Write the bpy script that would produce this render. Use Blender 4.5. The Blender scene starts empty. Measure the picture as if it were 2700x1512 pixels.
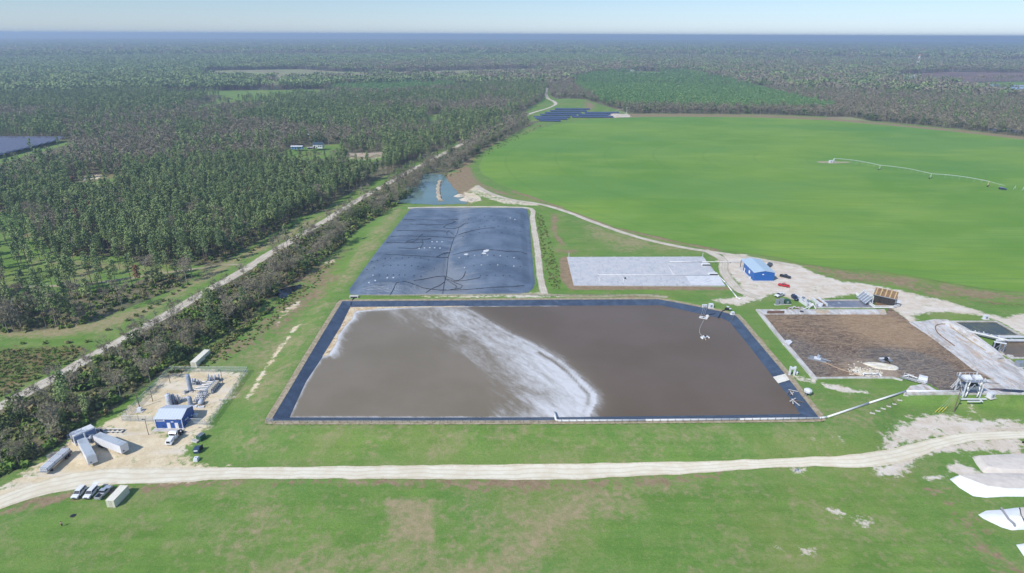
import bpy, bmesh, math, random
import numpy as np
from mathutils import Vector, Matrix
from mathutils.geometry import tessellate_polygon
random.seed(11)
rng = np.random.default_rng(11)
sc = bpy.context.scene
COL = sc.collection
R = math.radians

# ------------------------------------------------------------------ camera
CAMH = 125.0
FPX = 1650.0
PITCH = R(21.93)
ROLL = 0.0041
_r = Vector((1, 0, 0)); _u = Vector((0, math.sin(PITCH), math.cos(PITCH)))
CF = Vector((0, math.cos(PITCH), -math.sin(PITCH)))
CR = _r * math.cos(ROLL) + _u * math.sin(ROLL)
CU = -_r * math.sin(ROLL) + _u * math.cos(ROLL)
cam_d = bpy.data.cameras.new('camera'); cam = bpy.data.objects.new('camera', cam_d); COL.objects.link(cam)
cam_d.sensor_width = 36.0; cam_d.lens = 36.0 * FPX / 2700.0
cam_d.clip_start = 1.0; cam_d.clip_end = 120000.0
M3 = Matrix((CR, CU, -CF)).transposed()
cam.matrix_world = Matrix.Translation((0, 0, CAMH)) @ M3.to_4x4()
sc.camera = cam

def G(x, y, z=0.0):
    """site survey point: photograph pixel (2700 wide) -> point of the level z"""
    d = CF * FPX + CR * (x - 1350) + CU * (756 - y)
    t = (z - CAMH) / d.z
    return Vector((d.x * t, d.y * t, z))
def proj(X, Y, Z):
    X = np.asarray(X, float); Y = np.asarray(Y, float); Z = np.asarray(Z, float) - CAMH
    dep = X * CF.x + Y * CF.y + Z * CF.z
    return 1350 + FPX * (X * CR.x + Y * CR.y + Z * CR.z) / dep, 756 - FPX * (X * CU.x + Y * CU.y + Z * CU.z) / dep
def wpoly(pts, z=0.0):
    return np.array([G(x, y, z)[:2] for x, y in pts])

# ------------------------------------------------------------------ numpy geometry
def inside(P, X, Y):
    c = np.zeros(X.shape, bool); n = len(P); j = n - 1
    for i in range(n):
        xi, yi = P[i]; xj, yj = P[j]
        if yi != yj:
            c ^= ((yi > Y) != (yj > Y)) & (X < (xj - xi) * (Y - yi) / (yj - yi) + xi)
        j = i
    return c
def seg_dist(P, X, Y, closed=True):
    d = np.full(X.shape, 1e18); n = len(P)
    for i in range(n if closed else n - 1):
        ax, ay = P[i]; bx, by = P[(i + 1) % n]
        vx, vy = bx - ax, by - ay; L = vx * vx + vy * vy + 1e-12
        t = np.clip(((X - ax) * vx + (Y - ay) * vy) / L, 0, 1)
        d = np.minimum(d, (X - ax - t * vx) ** 2 + (Y - ay - t * vy) ** 2)
    return np.sqrt(d)
def sdist(P, X, Y, lim=None):
    """signed distance, positive inside; outside lim metres just -lim"""
    X = np.asarray(X, float); Y = np.asarray(Y, float)
    if lim is None:
        d = seg_dist(P, X, Y); return np.where(inside(P, X, Y), d, -d)
    out = np.full(X.shape, -float(lim))
    lo = P.min(0) - lim; hi = P.max(0) + lim
    s = (X > lo[0]) & (X < hi[0]) & (Y > lo[1]) & (Y < hi[1])
    if s.any():
        d = seg_dist(P, X[s], Y[s]); out[s] = np.clip(np.where(inside(P, X[s], Y[s]), d, -d), -lim, None)
    return out
def sstep(a, b, x):
    t = np.clip((x - a) / (b - a), 0, 1); return t * t * (3 - 2 * t)
_perm = rng.random((256, 256))
def vnoise(X, Y, s, seed=0):
    X = np.asarray(X, float) / s + seed * 17.3; Y = np.asarray(Y, float) / s + seed * 31.7
    xi = np.floor(X).astype(int); yi = np.floor(Y).astype(int); fx = X - xi; fy = Y - yi
    fx = fx * fx * (3 - 2 * fx); fy = fy * fy * (3 - 2 * fy)
    p = lambda a, b: _perm[a % 256, b % 256]
    return (p(xi, yi) * (1 - fx) + p(xi + 1, yi) * fx) * (1 - fy) + (p(xi, yi + 1) * (1 - fx) + p(xi + 1, yi + 1) * fx) * fy
def fbm(X, Y, s, seed=0, o=3):
    v = 0; a = .5; t = 0
    for k in range(o):
        v = v + a * vnoise(X, Y, s / 2 ** k, seed + k); t += a; a *= .5
    return v / t

# ------------------------------------------------------------------ materials
def lin(c):
    c = c / 255.0
    return c / 12.92 if c <= .04045 else ((c + .055) / 1.055) ** 2.4
def C(r, g, b, k=.8):
    return (lin(r) * k, lin(g) * k, lin(b) * k, 1.0)
class NT:
    def __init__(s, name, rough=.8, spec=.3):
        s.m = bpy.data.materials.new(name); s.m.use_nodes = True; s.t = s.m.node_tree; s.n = s.t.nodes
        s.b = s.n['Principled BSDF']; s.b.inputs['Roughness'].default_value = rough
        s.b.inputs['Specular IOR Level'].default_value = spec
    def link(s, a, b): s.t.links.new(a, b)
    def new(s, t, **kw):
        n = s.n.new(t)
        for k, v in kw.items(): setattr(n, k, v)
        return n
    def pos(s):
        if not hasattr(s, '_pos'): s._pos = s.new('ShaderNodeNewGeometry').outputs['Position']
        return s._pos
    def obj(s):
        if not hasattr(s, '_obj'): s._obj = s.new('ShaderNodeTexCoord').outputs['Object']
        return s._obj
    def mapping(s, vec, scale=(1, 1, 1), rz=0.0):
        n = s.new('ShaderNodeMapping'); n.inputs['Scale'].default_value = scale; n.inputs['Rotation'].default_value[2] = rz
        s.link(vec, n.inputs['Vector']); return n.outputs[0]
    def noise(s, scale, detail=3, rough=.55, vec=None, dist=0.0):
        n = s.new('ShaderNodeTexNoise'); n.inputs['Scale'].default_value = scale; n.inputs['Detail'].default_value = detail
        n.inputs['Roughness'].default_value = rough; n.inputs['Distortion'].default_value = dist
        s.link(vec if vec is not None else s.pos(), n.inputs['Vector']); return n.outputs[0]
    def attr(s, name):
        n = s.new('ShaderNodeAttribute'); n.attribute_name = name; return n.outputs['Fac']
    def math(s, op, a, b=0.0, c=None, clamp=False):
        n = s.new('ShaderNodeMath', operation=op); n.use_clamp = clamp
        for i, v in enumerate((a, b, c)):
            if v is None: continue
            if isinstance(v, (int, float)): n.inputs[i].default_value = v
            else: s.link(v, n.inputs[i])
        return n.outputs[0]
    def rng(s, v, a, b, c=0.0, d=1.0, smooth=True):
        n = s.new('ShaderNodeMapRange'); n.interpolation_type = 'SMOOTHSTEP' if smooth else 'LINEAR'
        s.link(v, n.inputs['Value'])
        for k, x in zip((1, 2, 3, 4), (a, b, c, d)): n.inputs[k].default_value = x
        return n.outputs[0]
    def mix(s, f, a, b):
        n = s.new('ShaderNodeMix', data_type='RGBA')
        for i, v in ((0, f), (6, a), (7, b)):
            if isinstance(v, (int, float, tuple)): n.inputs[i].default_value = v
            else: s.link(v, n.inputs[i])
        return n.outputs[2]
    def bump(s, h, strength=.3, dist=.1):
        n = s.new('ShaderNodeBump'); n.inputs['Strength'].default_value = strength; n.inputs['Distance'].default_value = dist
        s.link(h, n.inputs['Height']); s.link(n.outputs[0], s.b.inputs['Normal'])
    def color(s, c):
        if isinstance(c, tuple): s.b.inputs['Base Color'].default_value = c
        else: s.link(c, s.b.inputs['Base Color'])
        return s.m
_mats = {}
def paint(name, rgb, rough=.5, metal=0.0, var=.12, scale=1.2, spec=.4, dirt=None):
    """painted / plastic / metal surface with mild wear"""
    if name in _mats: return _mats[name]
    t = NT(name, rough, spec); c = C(*rgb)
    d = tuple(x * (1 - 2 * var) for x in c[:3]) + (1,)
    if dirt: d = C(*dirt)
    f = t.rng(t.noise(scale, 4, .6, t.obj()), .45, .75)
    t.color(t.mix(f, c, d)); t.b.inputs['Metallic'].default_value = metal
    _mats[name] = t.m; return t.m

# ------------------------------------------------------------------ mesh builder
class MB:
    def __init__(s): s.v = []; s.f = []
    def add(s, vs, fs):
        o = len(s.v); s.v += [tuple(p) for p in vs]; s.f += [tuple(i + o for i in f) for f in fs]; return s
    def box(s, cx, cy, cz, sx, sy, sz, rz=0.0, tx=1.0, ty=1.0):
        hx, hy, hz = sx / 2, sy / 2, sz / 2; c, n = math.cos(rz), math.sin(rz); vs = []
        for dz in (-1, 1):
            kx, ky = (tx, ty) if dz > 0 else (1, 1)
            for dx, dy in ((-1, -1), (1, -1), (1, 1), (-1, 1)):
                x, y = dx * hx * kx, dy * hy * ky
                vs.append((cx + x * c - y * n, cy + x * n + y * c, cz + dz * hz))
        return s.add(vs, [(3, 2, 1, 0), (4, 5, 6, 7), (0, 1, 5, 4), (1, 2, 6, 5), (2, 3, 7, 6), (3, 0, 4, 7)])
    def cyl(s, a, b, r, n=10, r2=None, cap=True):
        a = Vector(a); b = Vector(b); d = (b - a)
        if d.length < 1e-6: return s
        d.normalize(); e = d.orthogonal().normalized(); g = d.cross(e); r2 = r if r2 is None else r2; vs = []
        for p, q in ((a, r), (b, r2)):
            for i in range(n):
                t = 2 * math.pi * (i + .5) / n; vs.append(p + e * (q * math.cos(t)) + g * (q * math.sin(t)))
        fs = [(i, (i + 1) % n, n + (i + 1) % n, n + i) for i in range(n)]
        if cap: fs += [tuple(range(n - 1, -1, -1)), tuple(range(n, 2 * n))]
        return s.add(vs, fs)
    def path(s, pts, r, n=6):
        for a, b in zip(pts[:-1], pts[1:]): s.cyl(a, b, r, n)
        return s
    def ring(s, rings, cap=True):
        n = len(rings[0]); vs = [p for q in rings for p in q]; fs = []
        for k in range(len(rings) - 1):
            for i in range(n):
                j = (i + 1) % n; fs.append((k * n + i, k * n + j, (k + 1) * n + j, (k + 1) * n + i))
        if cap: fs += [tuple(range(n - 1, -1, -1)), tuple(range((len(rings) - 1) * n, len(rings) * n))]
        return s.add(vs, fs)
    def lathe(s, prof, cx=0, cy=0, n=16):
        return s.ring([[(cx + r * math.cos(2 * math.pi * i / n), cy + r * math.sin(2 * math.pi * i / n), z) for i in range(n)] for r, z in prof])
    def hlathe(s, prof, z, n=14):   # tank lying along y
        return s.ring([[(r * math.cos(2 * math.pi * i / n), y, z + r * math.sin(2 * math.pi * i / n)) for i in range(n)] for r, y in prof])
    def prof(s, pts, x0, x1, t0=1.0):
        """side profile (y,z) list extruded along x"""
        n = len(pts); vs = [(x0, y, z) for y, z in pts] + [(x1, y, z) for y, z in pts]
        return s.add(vs, [tuple(range(n)), tuple(range(2 * n - 1, n - 1, -1))] + [(i, n + i, n + (i + 1) % n, (i + 1) % n) for i in range(n)])
    def truss(s, a, b, h, n, r, up=(0, 0, 1)):
        a = Vector(a); b = Vector(b); up = Vector(up) * h
        s.cyl(a, b, r, 5); s.cyl(a + up, b + up, r, 5)
        for i in range(n):
            p = a.lerp(b, i / n); q = a.lerp(b, (i + 1) / n); m = a.lerp(b, (i + .5) / n) + up
            s.cyl(p, m, r * .7, 4); s.cyl(m, q, r * .7, 4)
        return s
    def build(s, name, mat, parent=None, smooth=False, loc=None):
        me = bpy.data.meshes.new(name); me.from_pydata(s.v, [], s.f); me.update()
        if smooth: me.polygons.foreach_set('use_smooth', [True] * len(me.polygons))
        me.materials.append(mat); o = bpy.data.objects.new(name, me); COL.objects.link(o)
        if parent: o.parent = parent
        if loc is not None: o.location = loc
        bm = bmesh.new(); bm.from_mesh(me); bmesh.ops.recalc_face_normals(bm, faces=bm.faces); bm.to_mesh(me); bm.free()
        return o
def npmesh(name, V, F, mat, attrs=None, smooth=False, link=True):
    me = bpy.data.meshes.new(name); V = np.asarray(V, np.float32); F = np.asarray(F, np.int32)
    me.vertices.add(len(V)); me.vertices.foreach_set('co', V.ravel())
    k = F.shape[1]; me.loops.add(F.size); me.loops.foreach_set('vertex_index', F.ravel())
    me.polygons.add(len(F)); me.polygons.foreach_set('loop_start', np.arange(0, F.size, k, dtype=np.int32))
    me.update(calc_edges=True)
    if smooth: me.polygons.foreach_set('use_smooth', np.ones(len(F), bool))
    for n, a in (attrs or {}).items():
        at = me.attributes.new(n, 'FLOAT', 'POINT'); at.data.foreach_set('value', np.asarray(a, np.float32))
    if mat: me.materials.append(mat)
    o = bpy.data.objects.new(name, me)
    if link: COL.objects.link(o)
    return o
def tag(o, label=None, cat=None, group=None, kind=None):
    if label: o['label'] = label
    if cat: o['category'] = cat
    if group: o['group'] = group
    if kind: o['kind'] = kind
    return o
def thing(name, label, cat, loc=(0, 0, 0), rz=0.0, group=None):
    o = bpy.data.objects.new(name, None); COL.objects.link(o); o.empty_display_size = .5
    o.location = loc; o.rotation_euler = (0, 0, rz); return tag(o, label, cat, group)
def copy_tree(o, parent=None):
    c = o.copy(); COL.objects.link(c); c.parent = parent
    for ch in list(o.children): copy_tree(ch, c)
    return c

# ------------------------------------------------------------------ terrain
RIMPX = [(714, 1110), (760, 1034), (808, 952), (856, 872), (903, 795), (1180, 793), (1460, 791), (1735, 790), (1780, 797.7), (1858, 813), (1905, 823), (1940, 833), (1955, 849), (1985, 886), (2027, 936), (2069, 986), (2115, 1046), (2160, 1103), (1900, 1105.5), (1500, 1109), (1100, 1110)]
WATPX = [(764, 1101), (778, 1070), (807, 1007), (862, 925), (900, 862), (925, 811), (1200, 808), (1500, 806.5), (1742, 805.5), (1828, 824), (1869, 833), (1904, 840), (1925, 851), (1985, 925), (2040, 997), (2077, 1042), (2109, 1092), (1900, 1095.5), (1467, 1100.5), (1100, 1101.5)]
LOW = 2.5
ZW = -1.5
RIM = wpoly(RIMPX); WAT = wpoly(WATPX, ZW)
_pl = [(700, 1116), (893, 786), (905, 779), (1062, 548), (1120, 520), (1190, 470), (1270, 405), (1424, 322)]
PLAT = [tuple(G(x, y)[:2]) for x, y in _pl] + [(140, 1500), (400, 60000), (60000, 60000), (60000, 150)]
_w0 = G(2700, 1043); PLAT += [(600, _w0.y), tuple(_w0[:2]), tuple(G(2400, 1034)[:2]), tuple(G(2345, 1036)[:2]), tuple(G(2180, 1108)[:2]), tuple(G(2165, 1114)[:2])]
PLAT = np.array(PLAT)
def hgt(X, Y, dig=False):
    X = np.asarray(X, float); Y = np.asarray(Y, float); sh = X.shape; X = np.atleast_1d(X); Y = np.atleast_1d(Y)
    d = -sdist(PLAT, X, Y)
    W = 20.0 + 6.0 * sstep(-60, 20, X); W = W + (6.0 - W) * sstep(118, 146, X) * (Y < 300)
    h = -LOW * sstep(0.5, W, d)
    far = np.hypot(X, Y)
    h = h + sstep(300, 900, far) * 0.0
    if dig:
        q = sdist(RIM, X, Y, 5.0)
        h = np.where(q > -1.3, -5.0, h)
    return h.reshape(sh)
def H1(x, y): return float(hgt(np.array([x]), np.array([y]))[0])
def GH(x, y, dz=0.0):
    z = 0.0
    for _ in range(4):
        p = G(x, y, z); z = H1(p.x, p.y)
    return Vector((p.x, p.y, z + dz))
def wpolyh(pts): return np.array([GH(x, y)[:2] for x, y in pts])
def heading(a, b):
    """rotation that turns local +y from a to b"""
    return math.atan2(-(b.x - a.x), b.y - a.y)
def height_at(x, y, ytop):
    p = GH(x, y); lo, hi = 0.0, 60.0
    for _ in range(30):
        m = (lo + hi) / 2
        if proj(p.x, p.y, p.z + m)[1] > ytop: lo = m
        else: hi = m
    return lo
# ------------------------------------------------------------------ ground sheet with soil / grass cover weights
_rad = [1.0, 40.0, 90.0]
while _rad[-1] < 1000: _rad.append(_rad[-1] * 1.0052)
while _rad[-1] < 6000: _rad.append(_rad[-1] * 1.012)
while _rad[-1] < 60000: _rad.append(_rad[-1] * 1.05)
_rad = np.array(_rad); _ang = np.radians(np.linspace(-62, 62, 860))
RR, AA = np.meshgrid(_rad, _ang, indexing='ij')
GX = (RR * np.sin(AA)).ravel(); GY = (RR * np.cos(AA)).ravel()
GPX, GPY = proj(GX, GY, 0 * GX)

FIELD = [(1459, 330), (1389, 353), (1319, 384), (1277, 412), (1263, 437), (1270, 458), (1302, 479), (1354, 502), (1445, 534), (1529, 565), (1620, 600), (1718, 621), (1800, 639), (1905, 660), (2045, 677), (2114, 695), (2219, 709), (2324, 716), (2464, 740), (2604, 761), (2700, 772), (2950, 790), (3150, 700), (3200, 560), (3000, 430), (2700, 369), (2499, 346), (2324, 330), (2184, 318), (2010, 311), (1900, 309), (1800, 308.5), (1700, 309), (1600, 313), (1520, 320)]
YARD_L = [(-60, 1320), (0, 1290), (69, 1234), (166, 1172), (244, 1124), (300, 1100), (350, 1062), (402, 1010), (449, 977), (560, 974), (652, 980), (608, 1050), (566, 1100), (543, 1134), (516, 1155), (500, 1185), (495, 1210), (505, 1226), (600, 1234), (600, 1262), (380, 1274), (200, 1285), (60, 1312), (-60, 1350)]
YARD_R = [(1909, 672), (1960, 672), (2039, 690), (2105, 698), (2167, 726), (2220, 742), (2326, 755), (2376, 766), (2475, 789), (2574, 817), (2655, 841), (2700, 853), (3000, 930), (3000, 1000), (2960, 960), (2700, 884), (2628, 846), (2574, 830), (2520, 825), (2448, 824), (2403, 830), (2420, 850), (2398, 852), (2344, 812), (2330, 795), (2270, 775), (2152, 792), (2090, 790), (2040, 775), (1989, 794), (1948, 807), (1899, 802), (1880, 790), (1958, 780), (1944, 751), (1927, 724), (1911, 705), (1895, 690)]
MASKS = [
 ('lime', YARD_L, 3, .78), ('lime', YARD_R, 3, .86),
 ('lime', [(2310, 1185), (2330, 1150), (2345, 1130), (2380, 1112), (2440, 1100), (2540, 1096), (2640, 1103), (2700, 1115), (2760, 1120), (2760, 1150), (2540, 1150), (2420, 1170), (2350, 1195)], 4, .8),
 ('lime', [(2300, 1236), (2320, 1252), (2360, 1250), (2400, 1232), (2440, 1205), (2560, 1190), (2700, 1195), (2700, 1150), (2450, 1170)], 3, .85),
 ('lime', [(2560, 1200), (2700, 1190), (2760, 1290), (2590, 1300), (2530, 1260), (2590, 1250)], 3, .6),
 ('lime', [(2490, 1222), (2520, 1216), (2570, 1236), (2600, 1250), (2560, 1258), (2500, 1246)], 2, .75),
 ('lime', [(2430, 1262), (2470, 1252), (2510, 1250), (2480, 1264), (2440, 1268)], 1.5, .7),
 ('lime', [(2185, 1150), (2215, 1130), (2250, 1150), (2240, 1178), (2200, 1180)], 3, .52),
 ('lime', [(2125, 1158), (2150, 1150), (2160, 1175), (2135, 1178)], 2, .45),
 ('lime', [(2185, 1340), (2240, 1350), (2310, 1378), (2280, 1392), (2220, 1365), (2185, 1350)], 3, .62),
 ('lime', [(2100, 1440), (2130, 1436), (2155, 1455), (2120, 1465)], 2, .6), ('lime', [(2045, 1440), (2075, 1450), (2070, 1462), (2045, 1450)], 1.5, .55),
 ('lime', [(2225, 1440), (2245, 1445), (2240, 1455)], 1.5, .5),
 ('lime', [(2080, 1237), (2125, 1232), (2130, 1250), (2095, 1255)], 1.5, .6),
 ('lime', [(1300, 1328), (1325, 1326), (1322, 1340), (1298, 1340)], 1.5, .55),
 ('lime', [(2160, 1010), (2200, 1014), (2260, 1028), (2296, 1030), (2290, 1040), (2220, 1036), (2170, 1022)], 1.5, .62),
 ('lime', [(2540, 1060), (2570, 1062), (2585, 1095), (2555, 1098)], 2, .6),
 ('lime', [(2078, 985), (2120, 990), (2160, 1004), (2150, 1012), (2095, 1000)], 1.5, .55),
 ('lime', [(2700, 826), (2650, 840), (2700, 875), (2760, 890), (2760, 830)], 2, .9),
 ('lime', [(1256, 488), (1290, 508), (1350, 528), (1424, 538), (1424, 545), (1330, 538), (1270, 520), (1226, 505)], 2, .62),
 ('lime', [(1220, 505), (1262, 512), (1272, 530), (1240, 538), (1225, 525)], 2, .75),
 ('lime', [(1080, 782), (1430, 770), (1428, 775), (1560, 782), (1440, 786), (1200, 787)], 1.5, .62),
 ('lime', [(850, 692), (882, 682), (886, 690), (856, 700)], 1.5, .7),
 ('lime', [(735, 822), (790, 790), (800, 800), (760, 835), (735, 860), (720, 858)], 3, .5),
 ('lime', [(640, 1050), (662, 1020), (700, 960), (745, 905), (770, 865), (800, 845), (795, 855), (752, 908), (712, 968), (675, 1030), (655, 1058)], 1, .55),
 ('lime', [(205, 472), (235, 462), (272, 460), (260, 472), (215, 478)], 3, 1.0),
 ('lime', [(1590, 306), (1655, 300), (1665, 309), (1600, 311)], 3, .9),
 ('lime', [(1556, 300), (1650, 284), (1660, 300), (1600, 308)], 4, .3),
 ('lime', [(915, 404), (1010, 402), (1015, 414), (960, 424), (915, 420)], 4, .6),
 ('lime', [(1640, 690), (1646, 660)], 1, .0),
 # tan / brown dry cover
 ('worn', [(1290, 1500), (1380, 1420), (1480, 1330), (1560, 1275), (1640, 1262), (1800, 1258), (1690, 1290), (1600, 1320), (1480, 1390), (1380, 1460), (1320, 1560), (900, 1560), (1000, 1500), (1100, 1480), (1200, 1460)], 14, .95),
 ('worn', [(1020, 1318), (1145, 1318), (1145, 1430), (1020, 1430)], 2, .74), ('worn', [(880, 1372), (980, 1380), (960, 1405), (870, 1400)], 8, .4),
 ('worn', [(1230, 1330), (1500, 1290), (1480, 1400), (1250, 1450)], 18, .74), ('worn', [(600, 1440), (1100, 1440), (1100, 1560), (600, 1560)], 25, .68),
 ('tan', [(600, 1264), (1500, 1266), (1720, 1256), (1900, 1246), (1900, 1256), (1620, 1288), (1400, 1290), (1000, 1280), (700, 1276), (380, 1285)], 3, .66),
 ('tan', [(0, 1340), (200, 1290), (380, 1275), (600, 1266), (500, 1282), (250, 1310), (0, 1360)], 2, .6),
 ('tan', [(2430, 1290), (2500, 1300), (2540, 1345), (2600, 1420), (2680, 1512), (2640, 1512), (2560, 1430), (2490, 1350)], 5, .5),
 ('worn', [(1800, 1400), (1830, 1370), (1900, 1320), (1850, 1350), (1780, 1430)], 3, .45),
 ('tan', [(1459, 322), (1380, 346), (1305, 380), (1255, 410), (1240, 440), (1250, 465), (1290, 495), (1354, 516), (1445, 540), (1424, 532), (1350, 520), (1250, 490), (1200, 450), (1230, 420), (1290, 385), (1370, 350), (1424, 330)], 5, .62),
 ('tan', [(1150, 462), (1240, 450), (1260, 480), (1240, 540), (1200, 535), (1160, 490)], 5, .72),
 ('tan', [(1350, 508), (1445, 540), (1530, 572), (1620, 606), (1720, 628), (1800, 645), (1905, 668), (1905, 660), (1800, 634), (1718, 616), (1620, 595), (1529, 560), (1445, 529), (1354, 497)], 3, .6),
 ('tan', [(2105, 698), (2160, 700), (2260, 716), (2340, 722), (2460, 745), (2600, 766), (2720, 778), (2720, 800), (2640, 800), (2560, 790), (2475, 786), (2376, 764), (2300, 745), (2200, 738), (2140, 715)], 5, .48),
 ('tan', [(1560, 300), (1800, 300), (2010, 303), (2184, 311), (2324, 324), (2499, 340), (2700, 360), (2760, 370), (2760, 385), (2499, 350), (2184, 320), (1800, 311), (1600, 315)], 6, .6),
 ('tan', [(2480, 770), (2700, 780), (2700, 800), (2500, 785)], 5, .5),
 ('tan', [(690, 700), (880, 690), (905, 660), (860, 780), (740, 870), (560, 960), (520, 970), (600, 910), (700, 850), (780, 790), (820, 740), (750, 760), (640, 880), (540, 950), (440, 990), (520, 930), (640, 850)], 7, .58),
 ('tan', [(1475, 680), (1500, 676), (1530, 750), (1500, 762), (1480, 735)], 1.5, .95), ('tan', [(1500, 750), (1925, 758), (1925, 764), (1500, 764)], 1.5, .9),
 ('tan', [(1455, 560), (1470, 565), (1470, 620), (1490, 640), (1480, 650), (1450, 610)], 2, .6), ('tan', [(1465, 655), (1530, 660), (1520, 672), (1460, 668)], 2, .5),
 ('worn', [(1540, 590), (1700, 630), (1850, 665), (1650, 660), (1560, 630)], 14, .6),
 ('tan', [(1500, 776), (1740, 778), (1800, 786), (1740, 788), (1500, 785)], 2, .5),
 ('tan', [(1956, 700), (1990, 745), (2040, 745), (2060, 760), (2000, 765), (1950, 740), (1935, 705)], 2, .55),
 ('tan', [(1955, 855), (1965, 850), (2010, 900), (2080, 985), (2110, 1025), (2170, 1100), (2158, 1100), (2070, 990), (2000, 905)], 1.5, .68),
 ('worn', [(80, 680), (300, 690), (500, 720), (500, 735), (260, 715), (240, 740), (180, 745), (190, 700), (80, 700)], 8, .62),
 ('tan', [(60, 600), (110, 610), (100, 630), (50, 625)], 5, .5),
 ('worn', [(0, 876), (90, 872), (265, 846), (420, 790), (500, 745), (600, 690), (760, 610), (900, 540), (900, 548), (760, 625), (600, 708), (500, 765), (380, 830), (260, 880), (120, 890), (0, 893)], 4, .75),
 ('worn', [(200, 1300), (600, 1290), (900, 1330), (700, 1420), (300, 1400)], 25, .42), ('worn', [(1850, 1260), (2500, 1260), (2560, 1512), (1900, 1512)], 40, .34), ('worn', [(2100, 1050), (2380, 1060), (2330, 1130), (2100, 1190)], 14, .42), ('worn', [(640, 1080), (1900, 1120), (1900, 1215), (600, 1225)], 12, .3),
 ('worn', [(560, 960), (700, 880), (850, 780), (900, 800), (760, 1000), (660, 1100), (600, 1060)], 6, .36), ('worn', [(905, 775), (1070, 552), (1040, 548), (950, 640), (870, 770)], 3, .45),
 ('tan', [(230, 452), (335, 450), (320, 470), (200, 485), (180, 478)], 8, .5),
 ('tan', [(410, 1000), (440, 975), (600, 975), (655, 985), (560, 1090), (520, 1110), (420, 1110), (400, 1060)], 3, .2),
 ('tan', [(1545, 265), (1570, 276), (1560, 292), (1540, 284)], 6, .6),
 # rough weeds, reddish-brown and olive
 ('brush', [(-200, 930), (0, 918), (120, 915), (250, 905), (225, 935), (160, 965), (80, 1010), (0, 1050), (-200, 1100)], 8, .85),
 ('brush', [(905, 655), (880, 700), (800, 800), (700, 870), (600, 935), (560, 968), (520, 960), (560, 930), (640, 880), (700, 830), (740, 780), (800, 740), (850, 690)], 6, .5),
 ('brush', [(2540, 788), (2760, 800), (2760, 815), (2620, 808)], 4, .6), ('brush', [(2420, 755), (2500, 770), (2490, 782), (2420, 772)], 4, .6),
 # dense ground under the woods
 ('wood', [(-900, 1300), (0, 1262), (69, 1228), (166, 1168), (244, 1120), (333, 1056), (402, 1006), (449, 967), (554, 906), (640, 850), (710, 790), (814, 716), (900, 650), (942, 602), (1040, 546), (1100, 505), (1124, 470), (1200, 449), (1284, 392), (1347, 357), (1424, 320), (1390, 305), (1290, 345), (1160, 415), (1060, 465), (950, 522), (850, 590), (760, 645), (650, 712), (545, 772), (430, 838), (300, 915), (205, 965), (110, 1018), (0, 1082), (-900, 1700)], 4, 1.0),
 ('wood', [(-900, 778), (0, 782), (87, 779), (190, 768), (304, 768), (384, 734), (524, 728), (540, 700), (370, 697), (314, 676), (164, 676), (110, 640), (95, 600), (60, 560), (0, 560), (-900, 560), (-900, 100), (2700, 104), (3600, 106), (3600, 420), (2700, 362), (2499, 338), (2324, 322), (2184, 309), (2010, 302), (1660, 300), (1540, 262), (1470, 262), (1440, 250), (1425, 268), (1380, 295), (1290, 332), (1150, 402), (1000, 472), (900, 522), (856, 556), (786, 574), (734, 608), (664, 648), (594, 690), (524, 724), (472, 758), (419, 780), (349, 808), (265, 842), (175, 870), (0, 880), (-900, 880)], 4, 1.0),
]
CLEAR = {  # open fields within the woods
 'marsh': [(524, 198), (549, 185), (797, 181), (900, 188), (1000, 190), (1085, 187), (1250, 183), (1442, 179), (1447, 190), (1300, 196), (1249, 201), (1000, 199), (900, 206), (740, 212), (640, 208), (560, 203)],
 'marsh_b': [(670, 212), (740, 216), (745, 224), (680, 222)],
 'meadow': [(400, 241), (524, 238), (700, 235), (838, 234), (900, 236), (860, 246), (760, 254), (664, 262), (594, 270), (520, 280), (480, 282), (560, 266), (590, 248), (454, 246)],
 'lawn_house': [(730, 400), (770, 386), (900, 374), (900, 408), (860, 412), (804, 418), (745, 412)],
 'lawn_b': [(1125, 300), (1165, 297), (1160, 313), (1130, 316)],
 'lawn_c': [(1640, 190), (1690, 188), (1800, 192), (1700, 193)],
 'sand': [(180, 480), (205, 466), (270, 456), (335, 452), (314, 468), (280, 476), (210, 488)],
 'logs': [(912, 402), (1012, 400), (1018, 414), (965, 424), (912, 420)],
 'solar': [(-400, 372), (0, 366), (192, 366), (195, 371), (0, 425), (-400, 540)],
 'red': [(2360, 198), (2500, 190), (2700, 192), (2900, 194), (2900, 212), (2700, 212), (2560, 216), (2400, 212)],
 'green_r': [(2480, 222), (2560, 219), (2700, 216), (2900, 218), (2900, 246), (2700, 244), (2640, 240), (2600, 230)],
 'farm_sol': [(1395, 318), (1400, 300), (1455, 283), (1560, 284), (1562, 292), (1640, 298), (1640, 312), (1520, 318)],
 'yellow_r': [(2180, 309), (2240, 309), (2290, 318), (2250, 320), (2180, 314)],
 'road_n': [(1385, 306), (1420, 290), (1450, 280), (1440, 262), (1437, 240), (1443, 228), (1450, 240), (1452, 258), (1472, 268), (1470, 282), (1440, 300), (1400, 312)],
 'far1': [(0, 185), (20, 184), (20, 190), (0, 190)], 'far2': [(450, 112), (700, 110), (640, 115), (470, 116)], 'far3': [(2100, 117), (2260, 116), (2200, 120)],
 'far4': [(2380, 122), (2600, 121), (2560, 126), (2400, 126)], 'far5': [(900, 104), (1300, 102), (1100, 106)], 'far6': [(1860, 111), (2000, 111), (1960, 115)],
 'far7': [(2480, 174), (2560, 173), (2560, 178), (2500, 179)], 'far8': [(0, 112), (150, 110), (140, 114), (0, 116)],
}
FARC = {'marsh': 'pale', 'marsh_b': 'pale', 'red': 'soil', 'far2': 'pale', 'far3': 'pale', 'far4': 'pale', 'far5': 'pale', 'far6': 'pale', 'far8': 'pale', 'yellow_r': 'pale'}
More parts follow.
